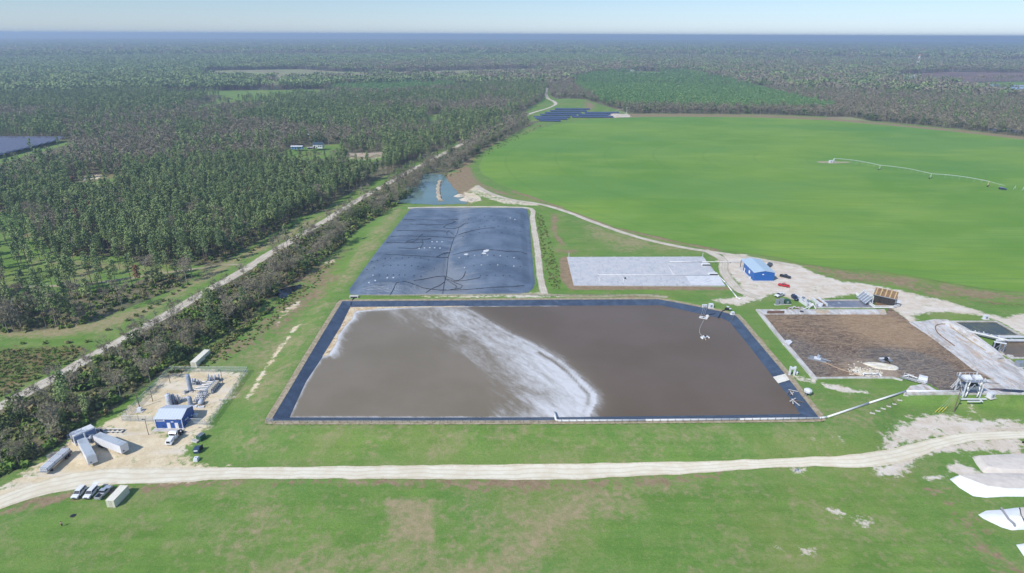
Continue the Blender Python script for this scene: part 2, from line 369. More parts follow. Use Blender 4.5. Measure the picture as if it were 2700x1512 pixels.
ATT = {k: np.zeros(GX.shape) for k in ('lime', 'tan', 'worn', 'brush', 'wood', 'pale', 'soil')}
for a, pts, f, s in MASKS:
    if len(pts) < 3: continue
    P = wpolyh(pts); m = np.clip(.5 + sdist(P, GX, GY, f) / (2 * f), 0, 1) * s
    ATT[a] = np.maximum(ATT[a], m)
far = np.hypot(GX, GY)
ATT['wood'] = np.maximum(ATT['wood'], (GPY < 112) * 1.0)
CLW = {}
for k, pts in CLEAR.items():
    P = wpoly(pts); CLW[k] = P; D = np.abs(P).max(); f = max(3.0, D * .004)
    m = np.clip(.5 + sdist(P, GX, GY, f) / (2 * f), 0, 1)
    ATT['wood'] = ATT['wood'] * (1 - m)
    if k in FARC: ATT[FARC[k]] = np.maximum(ATT[FARC[k]], m)
GZ = hgt(GX, GY, True)
nr, nc = RR.shape
I = np.arange(nr * nc).reshape(nr, nc)
F = np.stack([I[:-1, :-1], I[:-1, 1:], I[1:, 1:], I[1:, :-1]], -1).reshape(-1, 4)[:, ::-1]

def ground_material():
    t = NT('ground_cover', .95, .1)
    P = t.pos()
    n_big = t.noise(.012, 4, .6); n_mid = t.noise(.11, 4, .65); n_fine = t.noise(.9, 4, .7)
    streak = t.noise(.25, 4, .6, t.mapping(P, (.18, 1.0, 1), R(-4)))
    g1, g2, g3 = C(108, 144, 62, .8), C(130, 162, 76, .8), C(154, 168, 98, .8)
    f1 = t.math('ADD', t.math('MULTIPLY', n_mid, .55), t.math('MULTIPLY', streak, .45))
    grass = t.mix(t.rng(f1, .38, .62), g1, g2)
    grass = t.mix(t.rng(t.math('ADD', t.math('MULTIPLY', n_fine, .5), t.math('MULTIPLY', n_big, .5)), .46, .66), grass, g3)
    grass = t.mix(t.rng(n_big, .38, .6, 0, .55), grass, C(96, 144, 66))
    grass = t.mix(t.rng(t.noise(.02, 3, .5, t.mapping(P, (1, 1, 1), 1.0)), .5, .66, 0, .45), grass, C(152, 158, 90))
    grass = t.mix(t.rng(t.noise(1.6, 4, .85), .35, .7, 0, .5), grass, C(78, 112, 58))
    mow = t.noise(.35, 2, .5, t.mapping(P, (.02, 1, 1), R(2))); grass = t.mix(t.rng(mow, .45, .6, 0, .14), grass, C(140, 162, 96))
    grass = t.mix(t.math('MULTIPLY', t.rng(t.noise(.07, 4, .65), .5, .66), t.rng(t.noise(.9, 5, .8), .4, .62, .2, .8)), grass, C(152, 156, 104))
    # sparse bare flecks everywhere
    fleck = t.math('MULTIPLY', t.rng(t.noise(.45, 5, .78), .6, .72), t.rng(n_big, .45, .62, .15, .8))
    grass = t.mix(fleck, grass, C(176, 160, 132))
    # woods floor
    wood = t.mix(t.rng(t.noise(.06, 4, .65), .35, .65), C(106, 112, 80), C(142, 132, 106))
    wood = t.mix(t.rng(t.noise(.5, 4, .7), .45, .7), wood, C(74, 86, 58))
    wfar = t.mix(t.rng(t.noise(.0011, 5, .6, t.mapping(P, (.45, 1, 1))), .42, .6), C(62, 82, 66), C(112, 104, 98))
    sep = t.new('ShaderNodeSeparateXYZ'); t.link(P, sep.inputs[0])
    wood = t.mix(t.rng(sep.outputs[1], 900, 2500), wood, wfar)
    br_n = t.noise(.16, 5, .7)
    brush = t.mix(t.rng(br_n, .4, .6), C(116, 134, 72), C(146, 122, 90))
    brush = t.mix(t.rng(t.noise(.7, 4, .75), .42, .68, 0, .8), brush, C(82, 96, 54))
    brush = t.mix(t.rng(t.noise(.09, 4, .7, t.mapping(P, (1, 1, 1), 2.0)), .58, .68, 0, .8), brush, C(158, 140, 112))
    tan = t.mix(t.rng(t.noise(.3, 5, .7), .35, .65), C(168, 146, 120), C(146, 126, 98))
    tan = t.mix(t.rng(t.noise(1.3, 4, .75), .5, .72, 0, .7), tan, C(112, 122, 72))
    lime = t.mix(t.rng(t.noise(.2, 5, .65), .35, .65), C(232, 222, 208), C(216, 202, 182))
    lsw = t.new('ShaderNodeSeparateXYZ'); t.link(P, lsw.inputs[0])
    lime = t.mix(t.rng(lsw.outputs[0], -80, 60), t.mix(t.rng(t.noise(.2, 5, .65), .35, .65), C(238, 222, 190), C(220, 202, 166)), lime)
    lime = t.mix(t.rng(t.noise(1.1, 5, .75), .55, .7, 0, .5), lime, C(160, 144, 118))
    lime = t.mix(t.rng(t.noise(.12, 4, .6, t.mapping(P, (.25, 1.6, 1), R(20))), .5, .64, 0, .45), lime, C(236, 230, 220))
    pale = t.mix(t.rng(t.noise(.012, 5, .7, t.mapping(P, (.5, 1.6, 1))), .42, .6), C(150, 162, 108), C(156, 142, 122))
    soil = t.mix(t.rng(t.noise(.01, 4, .6), .4, .6), C(142, 118, 112), C(120, 104, 100))
    na = t.math('ADD', t.math('MULTIPLY', t.noise(.35, 5, .75), .6), t.math('MULTIPLY', t.noise(.06, 4, .7), .4))
    def cover(base, col, name, amp, soft=.1, lift=0.0):
        a = t.math('ADD', t.attr(name), lift) if lift else t.attr(name); v = t.math('ADD', a, t.math('MULTIPLY', t.math('SUBTRACT', na, .5), amp))
        v = t.math('MULTIPLY', v, t.rng(t.attr(name), .02, .12))
        return t.mix(t.rng(v, .5 - soft, .5 + soft), base, col)
    c = grass
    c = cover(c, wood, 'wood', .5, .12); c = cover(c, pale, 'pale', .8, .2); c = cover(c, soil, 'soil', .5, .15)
    worn = t.mix(t.rng(t.noise(.4, 5, .75), .35, .65), C(176, 160, 126), C(150, 148, 104))
    c = cover(c, worn, 'worn', 3.0, .34, .04)
    c = cover(c, brush, 'brush', 2.0, .18); c = cover(c, tan, 'tan', 3.4, .22, .1); c = cover(c, lime, 'lime', 3.0, .16)
    t.color(c); t.bump(t.math('ADD', n_fine, t.noise(2.5, 3, .7)), .5, .25)
    return t.m
ground = npmesh('ground', np.stack([GX, GY, GZ], 1), F, ground_material(), ATT, True)
tag(ground, kind='structure')

# ------------------------------------------------------------------ sheets laid on the ground
def resample(pts, step, smooth=True):
    out = []
    n = len(pts)
    for i in range(n - 1):
        p0 = pts[max(i - 1, 0)]; p1 = pts[i]; p2 = pts[i + 1]; p3 = pts[min(i + 2, n - 1)]
        k = max(1, int((p2 - p1).length / step))
        for j in range(k):
            t = j / k
            if smooth:
                a = 2 * p1; b = (p2 - p0) * t; c = (2 * p0 - 5 * p1 + 4 * p2 - p3) * t * t; d = (-p0 + 3 * p1 - 3 * p2 + p3) * t ** 3
                out.append((a + b + c + d) * .5)
            else: out.append(p1.lerp(p2, t))
    out.append(pts[-1]); return out
def strip(name, px, width, mat, dz=.05, step=2.0, rag=.5, cross=6, wfn=None):
    """a track of the given width along pixel-surveyed centre points, or between pairs of edges"""
    if width is None:
        A = resample([GH(a, b).to_2d() for a, b, c, d in px], step); L0 = [GH(a, b).to_2d() for a, b, c, d in px]; R0 = [GH(c, d).to_2d() for a, b, c, d in px]
        ts = []
        mid = [(a + b) / 2 for a, b in zip(L0, R0)]; ms = []; 
        Ls, Rs = [], []
        for i in range(len(mid) - 1):
            k = max(1, int((mid[i + 1] - mid[i]).length / step))
            seg = lambda S: resample([S[max(i - 1, 0)], S[i], S[i + 1], S[min(i + 2, len(S) - 1)]], 1e9)
            for j in range(k):
                t = j / k
                for S, O in ((L0, Ls), (R0, Rs)):
                    p0, p1, p2, p3 = S[max(i - 1, 0)], S[i], S[i + 1], S[min(i + 2, len(S) - 1)]
                    O.append((2 * p1 + (p2 - p0) * t + (2 * p0 - 5 * p1 + 4 * p2 - p3) * t * t + (-p0 + 3 * p1 - 3 * p2 + p3) * t ** 3) * .5)
        Ls.append(L0[-1]); Rs.append(R0[-1])
    else:
        c = resample([GH(x, y).to_2d() for x, y in px], step); Ls, Rs = [], []
        for i, p in enumerate(c):
            d = (c[min(i + 1, len(c) - 1)] - c[max(i - 1, 0)]).normalized(); nrm = Vector((-d.y, d.x)); w = width / 2 * (wfn(i / len(c)) if wfn else 1)
            Ls.append(p + nrm * w); Rs.append(p - nrm * w)
    n = len(Ls); L = np.array([p[:] for p in Ls]); Rr = np.array([p[:] for p in Rs]); d = Rr - L; w = np.linalg.norm(d, axis=1, keepdims=True); d = d / w
    if rag:
        L = L + d * ((fbm(L[:, 0], L[:, 1], 5, 3, 4) - .5) * 2 * rag)[:, None]; Rr = Rr + d * ((fbm(Rr[:, 0], Rr[:, 1], 5, 9, 4) - .5) * 2 * rag)[:, None]
    T = np.linspace(0, 1, cross + 1); P = L[:, None] * (1 - T[None, :, None]) + Rr[:, None] * T[None, :, None]
    X = P[..., 0].ravel(); Y = P[..., 1].ravel(); Z = hgt(X, Y) + dz
    edge = (np.minimum(T, 1 - T) * 2)[None, :].repeat(n, 0).ravel(); u = T[None, :].repeat(n, 0).ravel()
    I = np.arange(n * (cross + 1)).reshape(n, cross + 1); F = np.stack([I[:-1, :-1], I[:-1, 1:], I[1:, 1:], I[1:, :-1]], -1).reshape(-1, 4)
    if np.cross(P[0, -1] - P[0, 0], P[1, 0] - P[0, 0]) < 0: F = F[:, ::-1]
    return npmesh(name, np.stack([X, Y, Z], 1), F, mat, {'edge': edge, 'across': u}, True)
def sheet(name, P, z, mat, parent=None, rag=0.0, thick=0.0):
    """flat sheet (or slab when thick) over a world polygon"""
    P = np.asarray(P)
    if rag:
        q = []
        for i in range(len(P)):
            a = P[i]; b = P[(i + 1) % len(P)]; k = max(1, int(np.linalg.norm(b - a) / 1.5))
            for j in range(k):
                p = a + (b - a) * j / k; q.append(p + (np.array([vnoise(p[0], p[1], 4, 1), vnoise(p[0], p[1], 4, 2)]) - .5) * 2 * rag)
        P = np.array(q)
    n = len(P); tri = tessellate_polygon([[Vector((x, y, 0)) for x, y in P]])
    m = MB(); v = [(x, y, z) for x, y in P]; f = []
    for a, b, c in tri:
        ar = (P[b][0] - P[a][0]) * (P[c][1] - P[a][1]) - (P[b][1] - P[a][1]) * (P[c][0] - P[a][0])
        if abs(ar) < 1e-9: continue
        f.append((a, b, c) if ar > 0 else (a, c, b))
    if thick:
        v += [(x, y, z - thick) for x, y in P]; f += [(i, (i + 1) % n, n + (i + 1) % n, n + i) for i in range(n)]
    m.add(v, f); me = bpy.data.meshes.new(name); me.from_pydata(m.v, [], m.f); me.materials.append(mat)
    o = bpy.data.objects.new(name, me); COL.objects.link(o)
    if parent: o.parent = parent
    return o
def curb(mb, P, w, h, z, closed=False):
    n = len(P)
    for i in range(n if closed else n - 1):
        a = Vector(P[i]); b = Vector(P[(i + 1) % n]); d = b - a; L = d.length
        mb.box((a.x + b.x) / 2, (a.y + b.y) / 2, z + h / 2 + .003 * (i % 3), w + .006 * (i % 2), L + w * .98, h, math.atan2(-d.x, d.y))

def road_material(name, c1, c2, c3, rut=.35):
    t = NT(name, .95, .1); P = t.pos(); u = t.attr('across')
    c = t.mix(t.rng(t.noise(.15, 5, .65), .35, .65), c1, c2)
    w = t.math('SINE', t.math('ADD', t.math('MULTIPLY', u, 21.0), t.math('MULTIPLY', t.noise(.05, 4), 14.0)))
    c = t.mix(t.math('MULTIPLY', t.rng(w, .2, 1), rut), c, c3)
    c = t.mix(t.rng(t.math('SUBTRACT', t.noise(.5, 5, .75), t.math('MULTIPLY', t.attr('edge'), .6)), .32, .6, 0, .7), c, c3)
    t.color(c); t.bump(t.noise(1.5, 4, .7), .3, .15); return t.m
M_ROAD = road_material('crushed_limestone', C(242, 236, 216), C(230, 220, 196), C(206, 192, 162), .4)
M_GRAVEL = road_material('gravel_track', C(224, 216, 200), C(202, 192, 174), C(160, 150, 124), .3)
M_TWIN = road_material('worn_track', C(196, 186, 162), C(170, 158, 128), C(128, 140, 82), .8)
front_road = strip('road', [(-80, 1322, -80, 1372), (0, 1306, 0, 1343), (60, 1284, 60, 1322), (132, 1262, 132, 1303), (204, 1246, 204, 1290), (290, 1237, 290, 1280), (380, 1233, 380, 1276), (500, 1233, 500, 1271), (600, 1233, 600, 1264), (800, 1231, 800, 1263), (1026, 1229, 1026, 1264), (1260, 1226, 1260, 1265), (1500, 1223, 1500, 1265), (1700, 1220, 1700, 1256), (1860, 1217, 1860, 1247), (2000, 1212, 2000, 1236), (2150, 1206, 2150, 1231), (2270, 1197, 2284, 1233), (2370, 1180, 2395, 1216), (2460, 1157, 2470, 1188), (2555, 1142, 2570, 1164), (2700, 1137, 2700, 1158), (2850, 1134, 2850, 1156)], None, M_ROAD, .06, 2.0, .55, 10)
woods_road = strip('gravel_road', [(-160, 1150), (-60, 1100), (0, 1072), (55, 1044), (116, 1011), (166, 986), (205, 962), (250, 936), (297, 911), (370, 869), (433, 834), (489, 801), (545, 768), (600, 738), (650, 709), (699, 677), (758, 642), (800, 617), (852, 586), (900, 556), (956, 521), (1019, 486), (1068, 458), (1117, 433), (1158, 412), (1197, 391), (1242, 367), (1274, 349), (1310, 333), (1350, 319), (1393, 302), (1424, 292), (1452, 283), (1465, 275), (1460, 268), (1445, 260), (1440, 248), (1441, 236), (1448, 224), (1452, 214)], 6.6, M_GRAVEL, .08, 2.5, .5, 6, lambda u: 1 + .5 * max(0, u - .5))
grove_track = strip('dirt_path', [(-120, 758), (0, 757), (80, 756), (180, 753), (280, 743), (370, 730), (450, 718), (524, 709), (590, 700), (640, 698)], 3.6, M_TWIN, .07, 2.0, .3, 6)
shed_track = strip('dirt_path', [(150, 452), (195, 434), (230, 427), (265, 419), (300, 414)], 5, M_GRAVEL, .1, 4, .8, 4)
hill_track = strip('dirt_path', [(262, 370), (285, 378), (310, 390), (328, 404)], 5, M_GRAVEL, .1, 4, .8, 4)
field_track = strip('dirt_path', [(1256, 490), (1290, 509), (1347, 527), (1424, 539), (1494, 559), (1564, 586), (1634, 611), (1704, 632), (1800, 653), (1870, 664), (1950, 676), (2045, 692), (2107, 703)], 4.4, M_GRAVEL, .09, 2.0, .4, 6)
cover_track = strip('dirt_path', [(1075, 549), (1160, 547), (1280, 546), (1380, 548), (1404, 556), (1404, 575), (1409, 610), (1416, 650), (1421, 700), (1427, 745), (1436, 778)], 4.0, M_GRAVEL, .06, 2.0, .5, 6)
cover_front = strip('dirt_path', [(955, 777), (1050, 777), (1200, 777), (1350, 775), (1440, 778), (1560, 782), (1690, 779), (1760, 784)], 3.0, M_TWIN, .07, 2.0, .5, 5)
yard_track = strip('dirt_path', [(1858, 660), (1905, 685), (1908, 712), (1925, 742), (1955, 770), (2000, 785)], 5.5, M_GRAVEL, .11, 2.0, .6, 5)
for o in (front_road, woods_road, grove_track, shed_track, hill_track, field_track, cover_track, cover_front, yard_track): tag(o, kind='structure')

# irrigated round field
def field_material():
    t = NT('young_crop', .95, .1); P = t.pos()
    rows = t.noise(.5, 3, .6, t.mapping(P, (.03, 1, 1), R(3)))
    big = t.noise(.006, 4, .55); mid = t.noise(.03, 4, .6, t.mapping(P, (.5, 1, 1), R(8)))
    c = t.mix(t.rng(big, .38, .62), C(108, 150, 56), C(132, 164, 66))
    c = t.mix(t.rng(mid, .42, .66, 0, .5), c, C(146, 174, 84))
    c = t.mix(t.rng(t.noise(.01, 3, .5, t.mapping(P, (.4, 1, 1), 1)), .45, .62, 0, .5), c, C(96, 146, 74))
    c = t.mix(t.rng(rows, .4, .66, 0, .6), c, C(100, 148, 70))
    c = t.mix(t.rng(t.noise(.22, 4, .8, t.mapping(P, (.4, 1, 1))), .7, .76, 0, .5), c, C(176, 186, 120))
    sep = t.new('ShaderNodeSeparateXYZ'); t.link(P, sep.inputs[0])
    e = t.attr('rim'); c = t.mix(t.rng(t.math('ADD', e, t.math('MULTIPLY', t.math('SUBTRACT', t.noise(.2, 4, .7), .5), 12)), 3, -3), c, C(128, 158, 84))
    # wheel tracks of the irrigation machine
    hub = FCEN
    dx = t.math('SUBTRACT', sep.outputs[0], hub.x); dy = t.math('SUBTRACT', sep.outputs[1], hub.y)
    r = t.math('SQRT', t.math('ADD', t.math('MULTIPLY', dx, dx), t.math('MULTIPLY', dy, dy)))
    ring = t.math('ABSOLUTE', t.math('SUBTRACT', t.math('MODULO', t.math('ADD', r, t.math('MULTIPLY', t.noise(.01, 2), 2.0)), 54.0), 27.0))
    c = t.mix(t.rng(ring, 1.5, .5, 0, .22), c, C(96, 126, 66))
    t.color(c); t.bump(t.noise(1.2, 3, .7), .4, .2); return t.m
FCEN = G(2197, 428)
FW = wpoly(FIELD)
def field_mesh():
    q = []
    for i in range(len(FW)):
        a = FW[i]; b = FW[(i + 1) % len(FW)]; k = max(1, int(np.linalg.norm(b - a) / 4))
        for j in range(k):
            p = a + (b - a) * j / k; d = p - np.array([FCEN.x, FCEN.y]); d /= np.linalg.norm(d)
            q.append(p + d * (fbm(p[0], p[1], 9, 4) - .5) * 4)
    q = np.array(q); c = np.array([FCEN.x, FCEN.y]); rings = [.0006, .5, .8, .92, .97, .985, 1.0]
    V = np.concatenate([c + (q - c) * k for k in rings]); n = len(q); rim = np.repeat([(1 - k) * 360 for k in rings], n)
    I = np.arange(len(V)).reshape(len(rings), n); J = np.roll(I, -1, 1)
    F = np.stack([I[:-1], I[1:], J[1:], J[:-1]], -1).reshape(-1, 4)
    e = V[F[-1]]; 
    if np.cross(e[1] - e[0], e[2] - e[0]) < 0: F = F[:, ::-1]
    z = hgt(V[:, 0], V[:, 1]) + .12
    return npmesh('crop_field', np.column_stack([V, z]), F, field_material(), {'rim': rim}, True)
crop = tag(field_mesh(), kind='structure')
# ------------------------------------------------------------------ dark lined lagoon
def dense(P, step):
    q = []
    for i in range(len(P)):
        a = P[i]; b = P[(i + 1) % len(P)]; k = max(1, int(round(np.linalg.norm(b - a) / step)))
        for j in range(k): q.append(a + (b - a) * j / k)
    return np.array(q)
def nearest(P, pts):
    best = np.full(len(pts), 1e18); out = np.zeros_like(pts)
    for i in range(len(P)):
        a = P[i]; v = P[(i + 1) % len(P)] - a; t = np.clip(((pts - a) @ v) / (v @ v), 0, 1)
        c = a + t[:, None] * v; d = ((pts - c) ** 2).sum(1); m = d < best; best[m] = d[m]; out[m] = c[m]
    return out
def offset(P, d):
    a = np.roll(P, 1, 0); b = np.roll(P, -1, 0); t = b - a; t /= np.linalg.norm(t, axis=1, keepdims=True)
    area = .5 * np.sum(P[:, 0] * np.roll(P[:, 1], -1) - np.roll(P[:, 0], -1) * P[:, 1])
    nrm = np.stack([t[:, 1], -t[:, 0]], 1) * (1 if area > 0 else -1); return P + nrm * d
def ringmesh(name, rows, zs, mat, attrs=None):
    n = len(rows[0]); V = np.concatenate([np.column_stack([r, z]) for r, z in zip(rows, zs)]); I = np.arange(len(V)).reshape(len(rows), n); J = np.roll(I, -1, 1)
    F = np.stack([I[:-1], I[1:], J[1:], J[:-1]], -1).reshape(-1, 4); e = V[F[:, 0]]; cr = np.cross(V[F[:, 1]] - e, V[F[:, 2]] - e)[:, 2].sum()
    if cr < 0: F = F[:, ::-1]
    return npmesh(name, V, F, mat, attrs, True)
def liner_material():
    t = NT('dark_liner', .42, .5); P = t.pos()
    c = t.mix(t.rng(t.noise(.3, 4, .6), .35, .7), C(62, 76, 96, .82), C(78, 94, 116, .82))
    c = t.mix(t.rng(t.noise(1.4, 5, .8), .6, .78, 0, .35), c, C(120, 130, 140, .7))
    t.color(c); t.bump(t.math('ADD', t.noise(.5, 4, .7, None, 1.5), t.math('MULTIPLY', t.noise(2.0, 3, .7), .3)), .55, .5); return t.m
M_LINER = liner_material()
rd = dense(RIM, 2.0); wd = nearest(WAT, rd); n_ = len(rd)
rows, zs = [], []
for k in (0, .2, .4, .6, .8, 1.0, 1.35):
    p = rd + (wd - rd) * k; z = .05 + (ZW - .05) * k + (fbm(p[:, 0], p[:, 1], 6, 7) - .5) * .35 * math.sin(math.pi * min(k, 1)); rows.append(p); zs.append(z)
tag(ringmesh('lagoon_liner', rows, zs, M_LINER), 'dark blue-grey plastic liner banks around the large brown foamy lagoon', 'liner')
def berm_material():
    t = NT('berm_gravel', .95, .1)
    c = t.mix(t.rng(t.noise(.5, 5, .7), .35, .65), C(190, 176, 154), C(158, 142, 116))
    c = t.mix(t.rng(t.noise(.9, 5, .8), .52, .66), c, C(108, 134, 70)); t.color(c); return t.m
ro = [offset(rd, k) for k in (0, .8, 1.6, 2.3)]
tag(ringmesh('berm_path', ro, [hgt(r[:, 0], r[:, 1]) + .07 for r in ro], berm_material()), kind='structure')

FRONT = [(1222, 810), (1249, 824), (1284, 843), (1319, 866), (1365, 890), (1400, 905), (1447, 934), (1480, 954), (1510, 979), (1531, 999), (1550, 1020), (1569, 1040), (1569, 1062), (1560, 1079), (1553, 1093)]
def grid_in(P, step, pad):
    lo = P.min(0) - pad; hi = P.max(0) + pad; xs = np.arange(lo[0], hi[0] + step, step); ys = np.arange(lo[1], hi[1] + step, step)
    X, Y = np.meshgrid(xs, ys, indexing='ij'); s = sdist(P, X.ravel(), Y.ravel()).reshape(X.shape); keep = s > -pad
    I = np.arange(X.size).reshape(X.shape); F = np.stack([I[:-1, :-1], I[1:, :-1], I[1:, 1:], I[:-1, 1:]], -1)
    k = keep[:-1, :-1] & keep[1:, :-1] & keep[1:, 1:] & keep[:-1, 1:]; F = F[k]; used, inv = np.unique(F, return_inverse=True)
    return X.ravel()[used], Y.ravel()[used], inv.reshape(-1, 4), s.ravel()[used]
wx, wy, wf, ws = grid_in(WAT, .8, 1.2)
fc = wpoly(FRONT, ZW); fd = seg_dist(fc, wx, wy, False)
body = wpoly([(1000, 800)] + FRONT + [(1400, 1105), (1180, 1103), (1330, 1082), (1312, 1040), (1270, 985), (1215, 925), (1150, 870), (1080, 830)], ZW)
bs = sdist(body, wx, wy); out = G(1467, 1093, ZW); ro_ = np.hypot(wx - out.x, wy - out.y)
up = np.clip((wy - out.y) / 110, 0, 1)
uu = np.interp(wy, fc[::-1, 1], fc[::-1, 0]) - wx; WW = np.interp(wy, [out.y, out.y + 30, out.y + 60, out.y + 100], [38, 44, 50, 52]); qq = uu / WW
foam = np.where(uu > -.3, sstep(1.35, .0, qq) * (.54 + .5 * np.exp(-ro_ / 40) + .12 * np.exp(-fd / 7)), 0)
gap = np.exp(-((fd - 2.4) / 1.1) ** 2) * sstep(1.2, 2.4, bs) * (ro_ < 48) * sstep(3, 14, wy - out.y)
foam = foam - .5 * gap - .22 * np.exp(-((fd - 2.2) / 1.0) ** 2) * (uu > 0)
outside = np.where(uu < 0, np.exp(-fd / 3.4) * .62, 0) * (1 - .35 * up)
line = np.exp(-(fd / .8) ** 2) * (.85 - .15 * up)
shore = wpoly([(846, 941), (868, 936), (885, 912), (892, 886), (909, 861), (930, 841), (934, 827), (942, 821), (1000, 816), (1100, 811), (1230, 809)], ZW)
sd_ = seg_dist(shore, wx, wy, False); beach_f = .9 * np.exp(-sd_ / 1.6) + .35 * np.exp(-sd_ / 7) * (wx < G(960, 850).x)
edgef = .55 * np.exp(-np.clip(ws, 0, 99) / .9) * (wx < out.x + 8) + .2 * np.exp(-np.clip(ws, 0, 99) / .5)
left_f = .3 * np.exp(-np.clip(ws, 0, 99) / 3.0) * (wx < G(900, 950).x) * (wy > G(800, 1000).y) 
foamv = np.clip(np.maximum.reduce([foam, outside, line, beach_f, edgef, left_f]), 0, 1.2)
tone = np.clip(sstep(-10, 10, -bs) * (wx > fc[:, 0].min()) * sstep(-40, 20, wx - np.interp(wy, fc[::-1, 1], fc[::-1, 0])), 0, 1)
def lagoon_water():
    t = NT('lagoon_water', .34, .35); P = t.pos()
    b1 = t.mix(t.rng(t.noise(.03, 4, .6), .35, .65), C(138, 126, 104, .72), C(146, 134, 114, .72)); b2 = t.mix(t.rng(t.noise(.02, 3, .6), .35, .65), C(112, 96, 76, .74), C(120, 104, 88, .74))
    c = t.mix(t.attr('tone'), b1, b2)
    flow = t.mapping(P, (1, 1, 1), R(-34)); st = t.noise(.11, 6, .72, t.mapping(flow, (1.0, .22, 1)), .5); s2 = t.noise(.4, 5, .75, t.mapping(flow, (1, .35, 1)), .8)
    na = t.math('ADD', t.math('MULTIPLY', st, .6), t.math('MULTIPLY', s2, .4)); a = t.attr('foam')
    f = t.rng(t.math('MULTIPLY', t.math('ADD', a, t.math('MULTIPLY', t.math('SUBTRACT', na, .5), 2.6)), t.rng(a, 0, .3)), .08, 1.15, 0, .92)
    c = t.mix(f, c, C(228, 230, 232)); t.color(c)
    rg = t.math('ADD', .32, t.math('MULTIPLY', f, .5)); t.link(rg, t.b.inputs['Roughness'])
    rip = t.noise(.9, 4, .6, t.mapping(P, (.5, 1.4, 1), R(15))); t.bump(t.math('ADD', rip, t.math('MULTIPLY', f, .5)), .35, .15); return t.m
tag(npmesh('water', np.column_stack([wx, wy, np.full(wx.shape, ZW)]), wf, lagoon_water(), {'foam': foamv, 'tone': tone}, True), kind='structure')
def sludge_mat():
    t = NT('dried_sludge', .85, .2)
    c = t.mix(t.rng(t.noise(.3, 5, .75, None, 1), .42, .6), C(232, 216, 184), C(206, 178, 138)); c = t.mix(t.rng(t.noise(.25, 5, .8, t.mapping(t.pos(), (1, 1, 1), 1.3), 1.2), .55, .66), c, C(128, 100, 80)); t.color(c); t.bump(t.noise(1.5, 4), .4, .2); return t.m
BE = wpoly([(917, 808), (900, 838), (884, 872), (866, 900), (856, 918), (842, 943), (868, 936), (885, 912), (892, 886), (909, 861), (929, 841), (934, 827), (942, 820), (1000, 815), (1100, 811), (1225, 809), (1225, 806), (1000, 806.5)], ZW)
tag(sheet('sludge_bank', BE, ZW + .08, sludge_mat(), rag=.5), 'cream and brown bank of dried sludge in the far left corner of the foamy lagoon', 'sludge bank')

# ------------------------------------------------------------------ inflated black cover
CPX = [(921, 764), (955, 716), (1000, 655), (1040, 604), (1082, 552), (1095, 549), (1230, 549), (1380, 549), (1390, 553), (1393, 565), (1403, 674), (1410, 745), (1406, 760), (1392, 771), (1370, 775), (1150, 777), (950, 778), (924, 776)]
CP = wpoly(CPX); VAL = wpoly([(1169, 776), (1176, 729), (1180, 680), (1197, 628), (1209, 583), (1211, 549)])
LEd = wpoly([(921, 770), (1000, 655), (1082, 550)]); REd = wpoly([(1410, 770), (1403, 674), (1393, 550)])
def coverz(X, Y):
    X = np.atleast_1d(np.asarray(X, float)); Y = np.atleast_1d(np.asarray(Y, float)); s = sdist(CP, X, Y)
    fi = lambda P: np.interp(Y, P[:, 1], P[:, 0]); v, l, r = fi(VAL), fi(LEd), fi(REd); y0, y1 = CP[:, 1].min(), CP[:, 1].max(); t = np.clip((Y - y0) / (y1 - y0), 0, 1)
    a = np.clip((X - l) / (v - l), 0, 1); b = np.clip((X - v) / (r - v), 0, 1)
    hl = (3.6 * sstep(.42, .2, t) + 1.2) * np.sin(np.pi * a) ** .8; hr = (4.6 * sstep(0, .15, t) * sstep(1.05, .8, t) + .4) * np.sin(np.pi * b) ** .75
    h = np.where(X < v, hl, hr) * sstep(0, 7, s)
    # open hollow by the front of the valley
    fx = np.abs(X - v); h = h * (1 - .75 * np.exp(-(fx / 16) ** 2) * sstep(.32, .02, t))
    rib = np.abs(np.sin((Y - y0) / 11.5 * np.pi)) ** .35; h = h - (1 - rib) * np.where(X < v, .7 * sstep(.2, .4, t) + .12, .6) * sstep(1, 9, s)
    h = h + (fbm(X, Y, 14, 12) - .5) * .35 * sstep(0, 4, s) - .5 * np.exp(-(fx / 1.4) ** 2) * sstep(0, 3, s)
    return np.where(s > 0, .12 + np.maximum(h, -.05) + .25 * sstep(0, 1.0, s), -.4 + .5 * np.clip(1 + s, 0, 1))
cx_, cy_, cf_, cs_ = grid_in(CP, .9, 1.2)
cz_ = coverz(cx_, cy_); vv = np.interp(cy_, VAL[:, 1], VAL[:, 0]); y0, y1 = CP[:, 1].min(), CP[:, 1].max(); tt = (cy_ - y0) / (y1 - y0)
dust_sheen = np.exp(-((cx_ - vv) / (3 + 16 * sstep(.34, .02, tt))) ** 2) * (.35 + .65 * sstep(.5, .1, tt)) + .5 * np.exp(-((cx_ - vv - 6) / 4) ** 2) * (tt > .4) + .5 * (tt > .93) * (np.abs(cx_ - vv) < 35)
gr_ = np.exp(-(np.abs(np.sin((cy_ - y0) / 11.5 * np.pi)) / .22) ** 2); dust_sheen = dust_sheen + .55 * gr_ * (cx_ < vv) * sstep(.25, .4, tt) + .3 * gr_ * (cx_ > vv)  # grooves paled too: sheen of the relief painted in beside the real dust
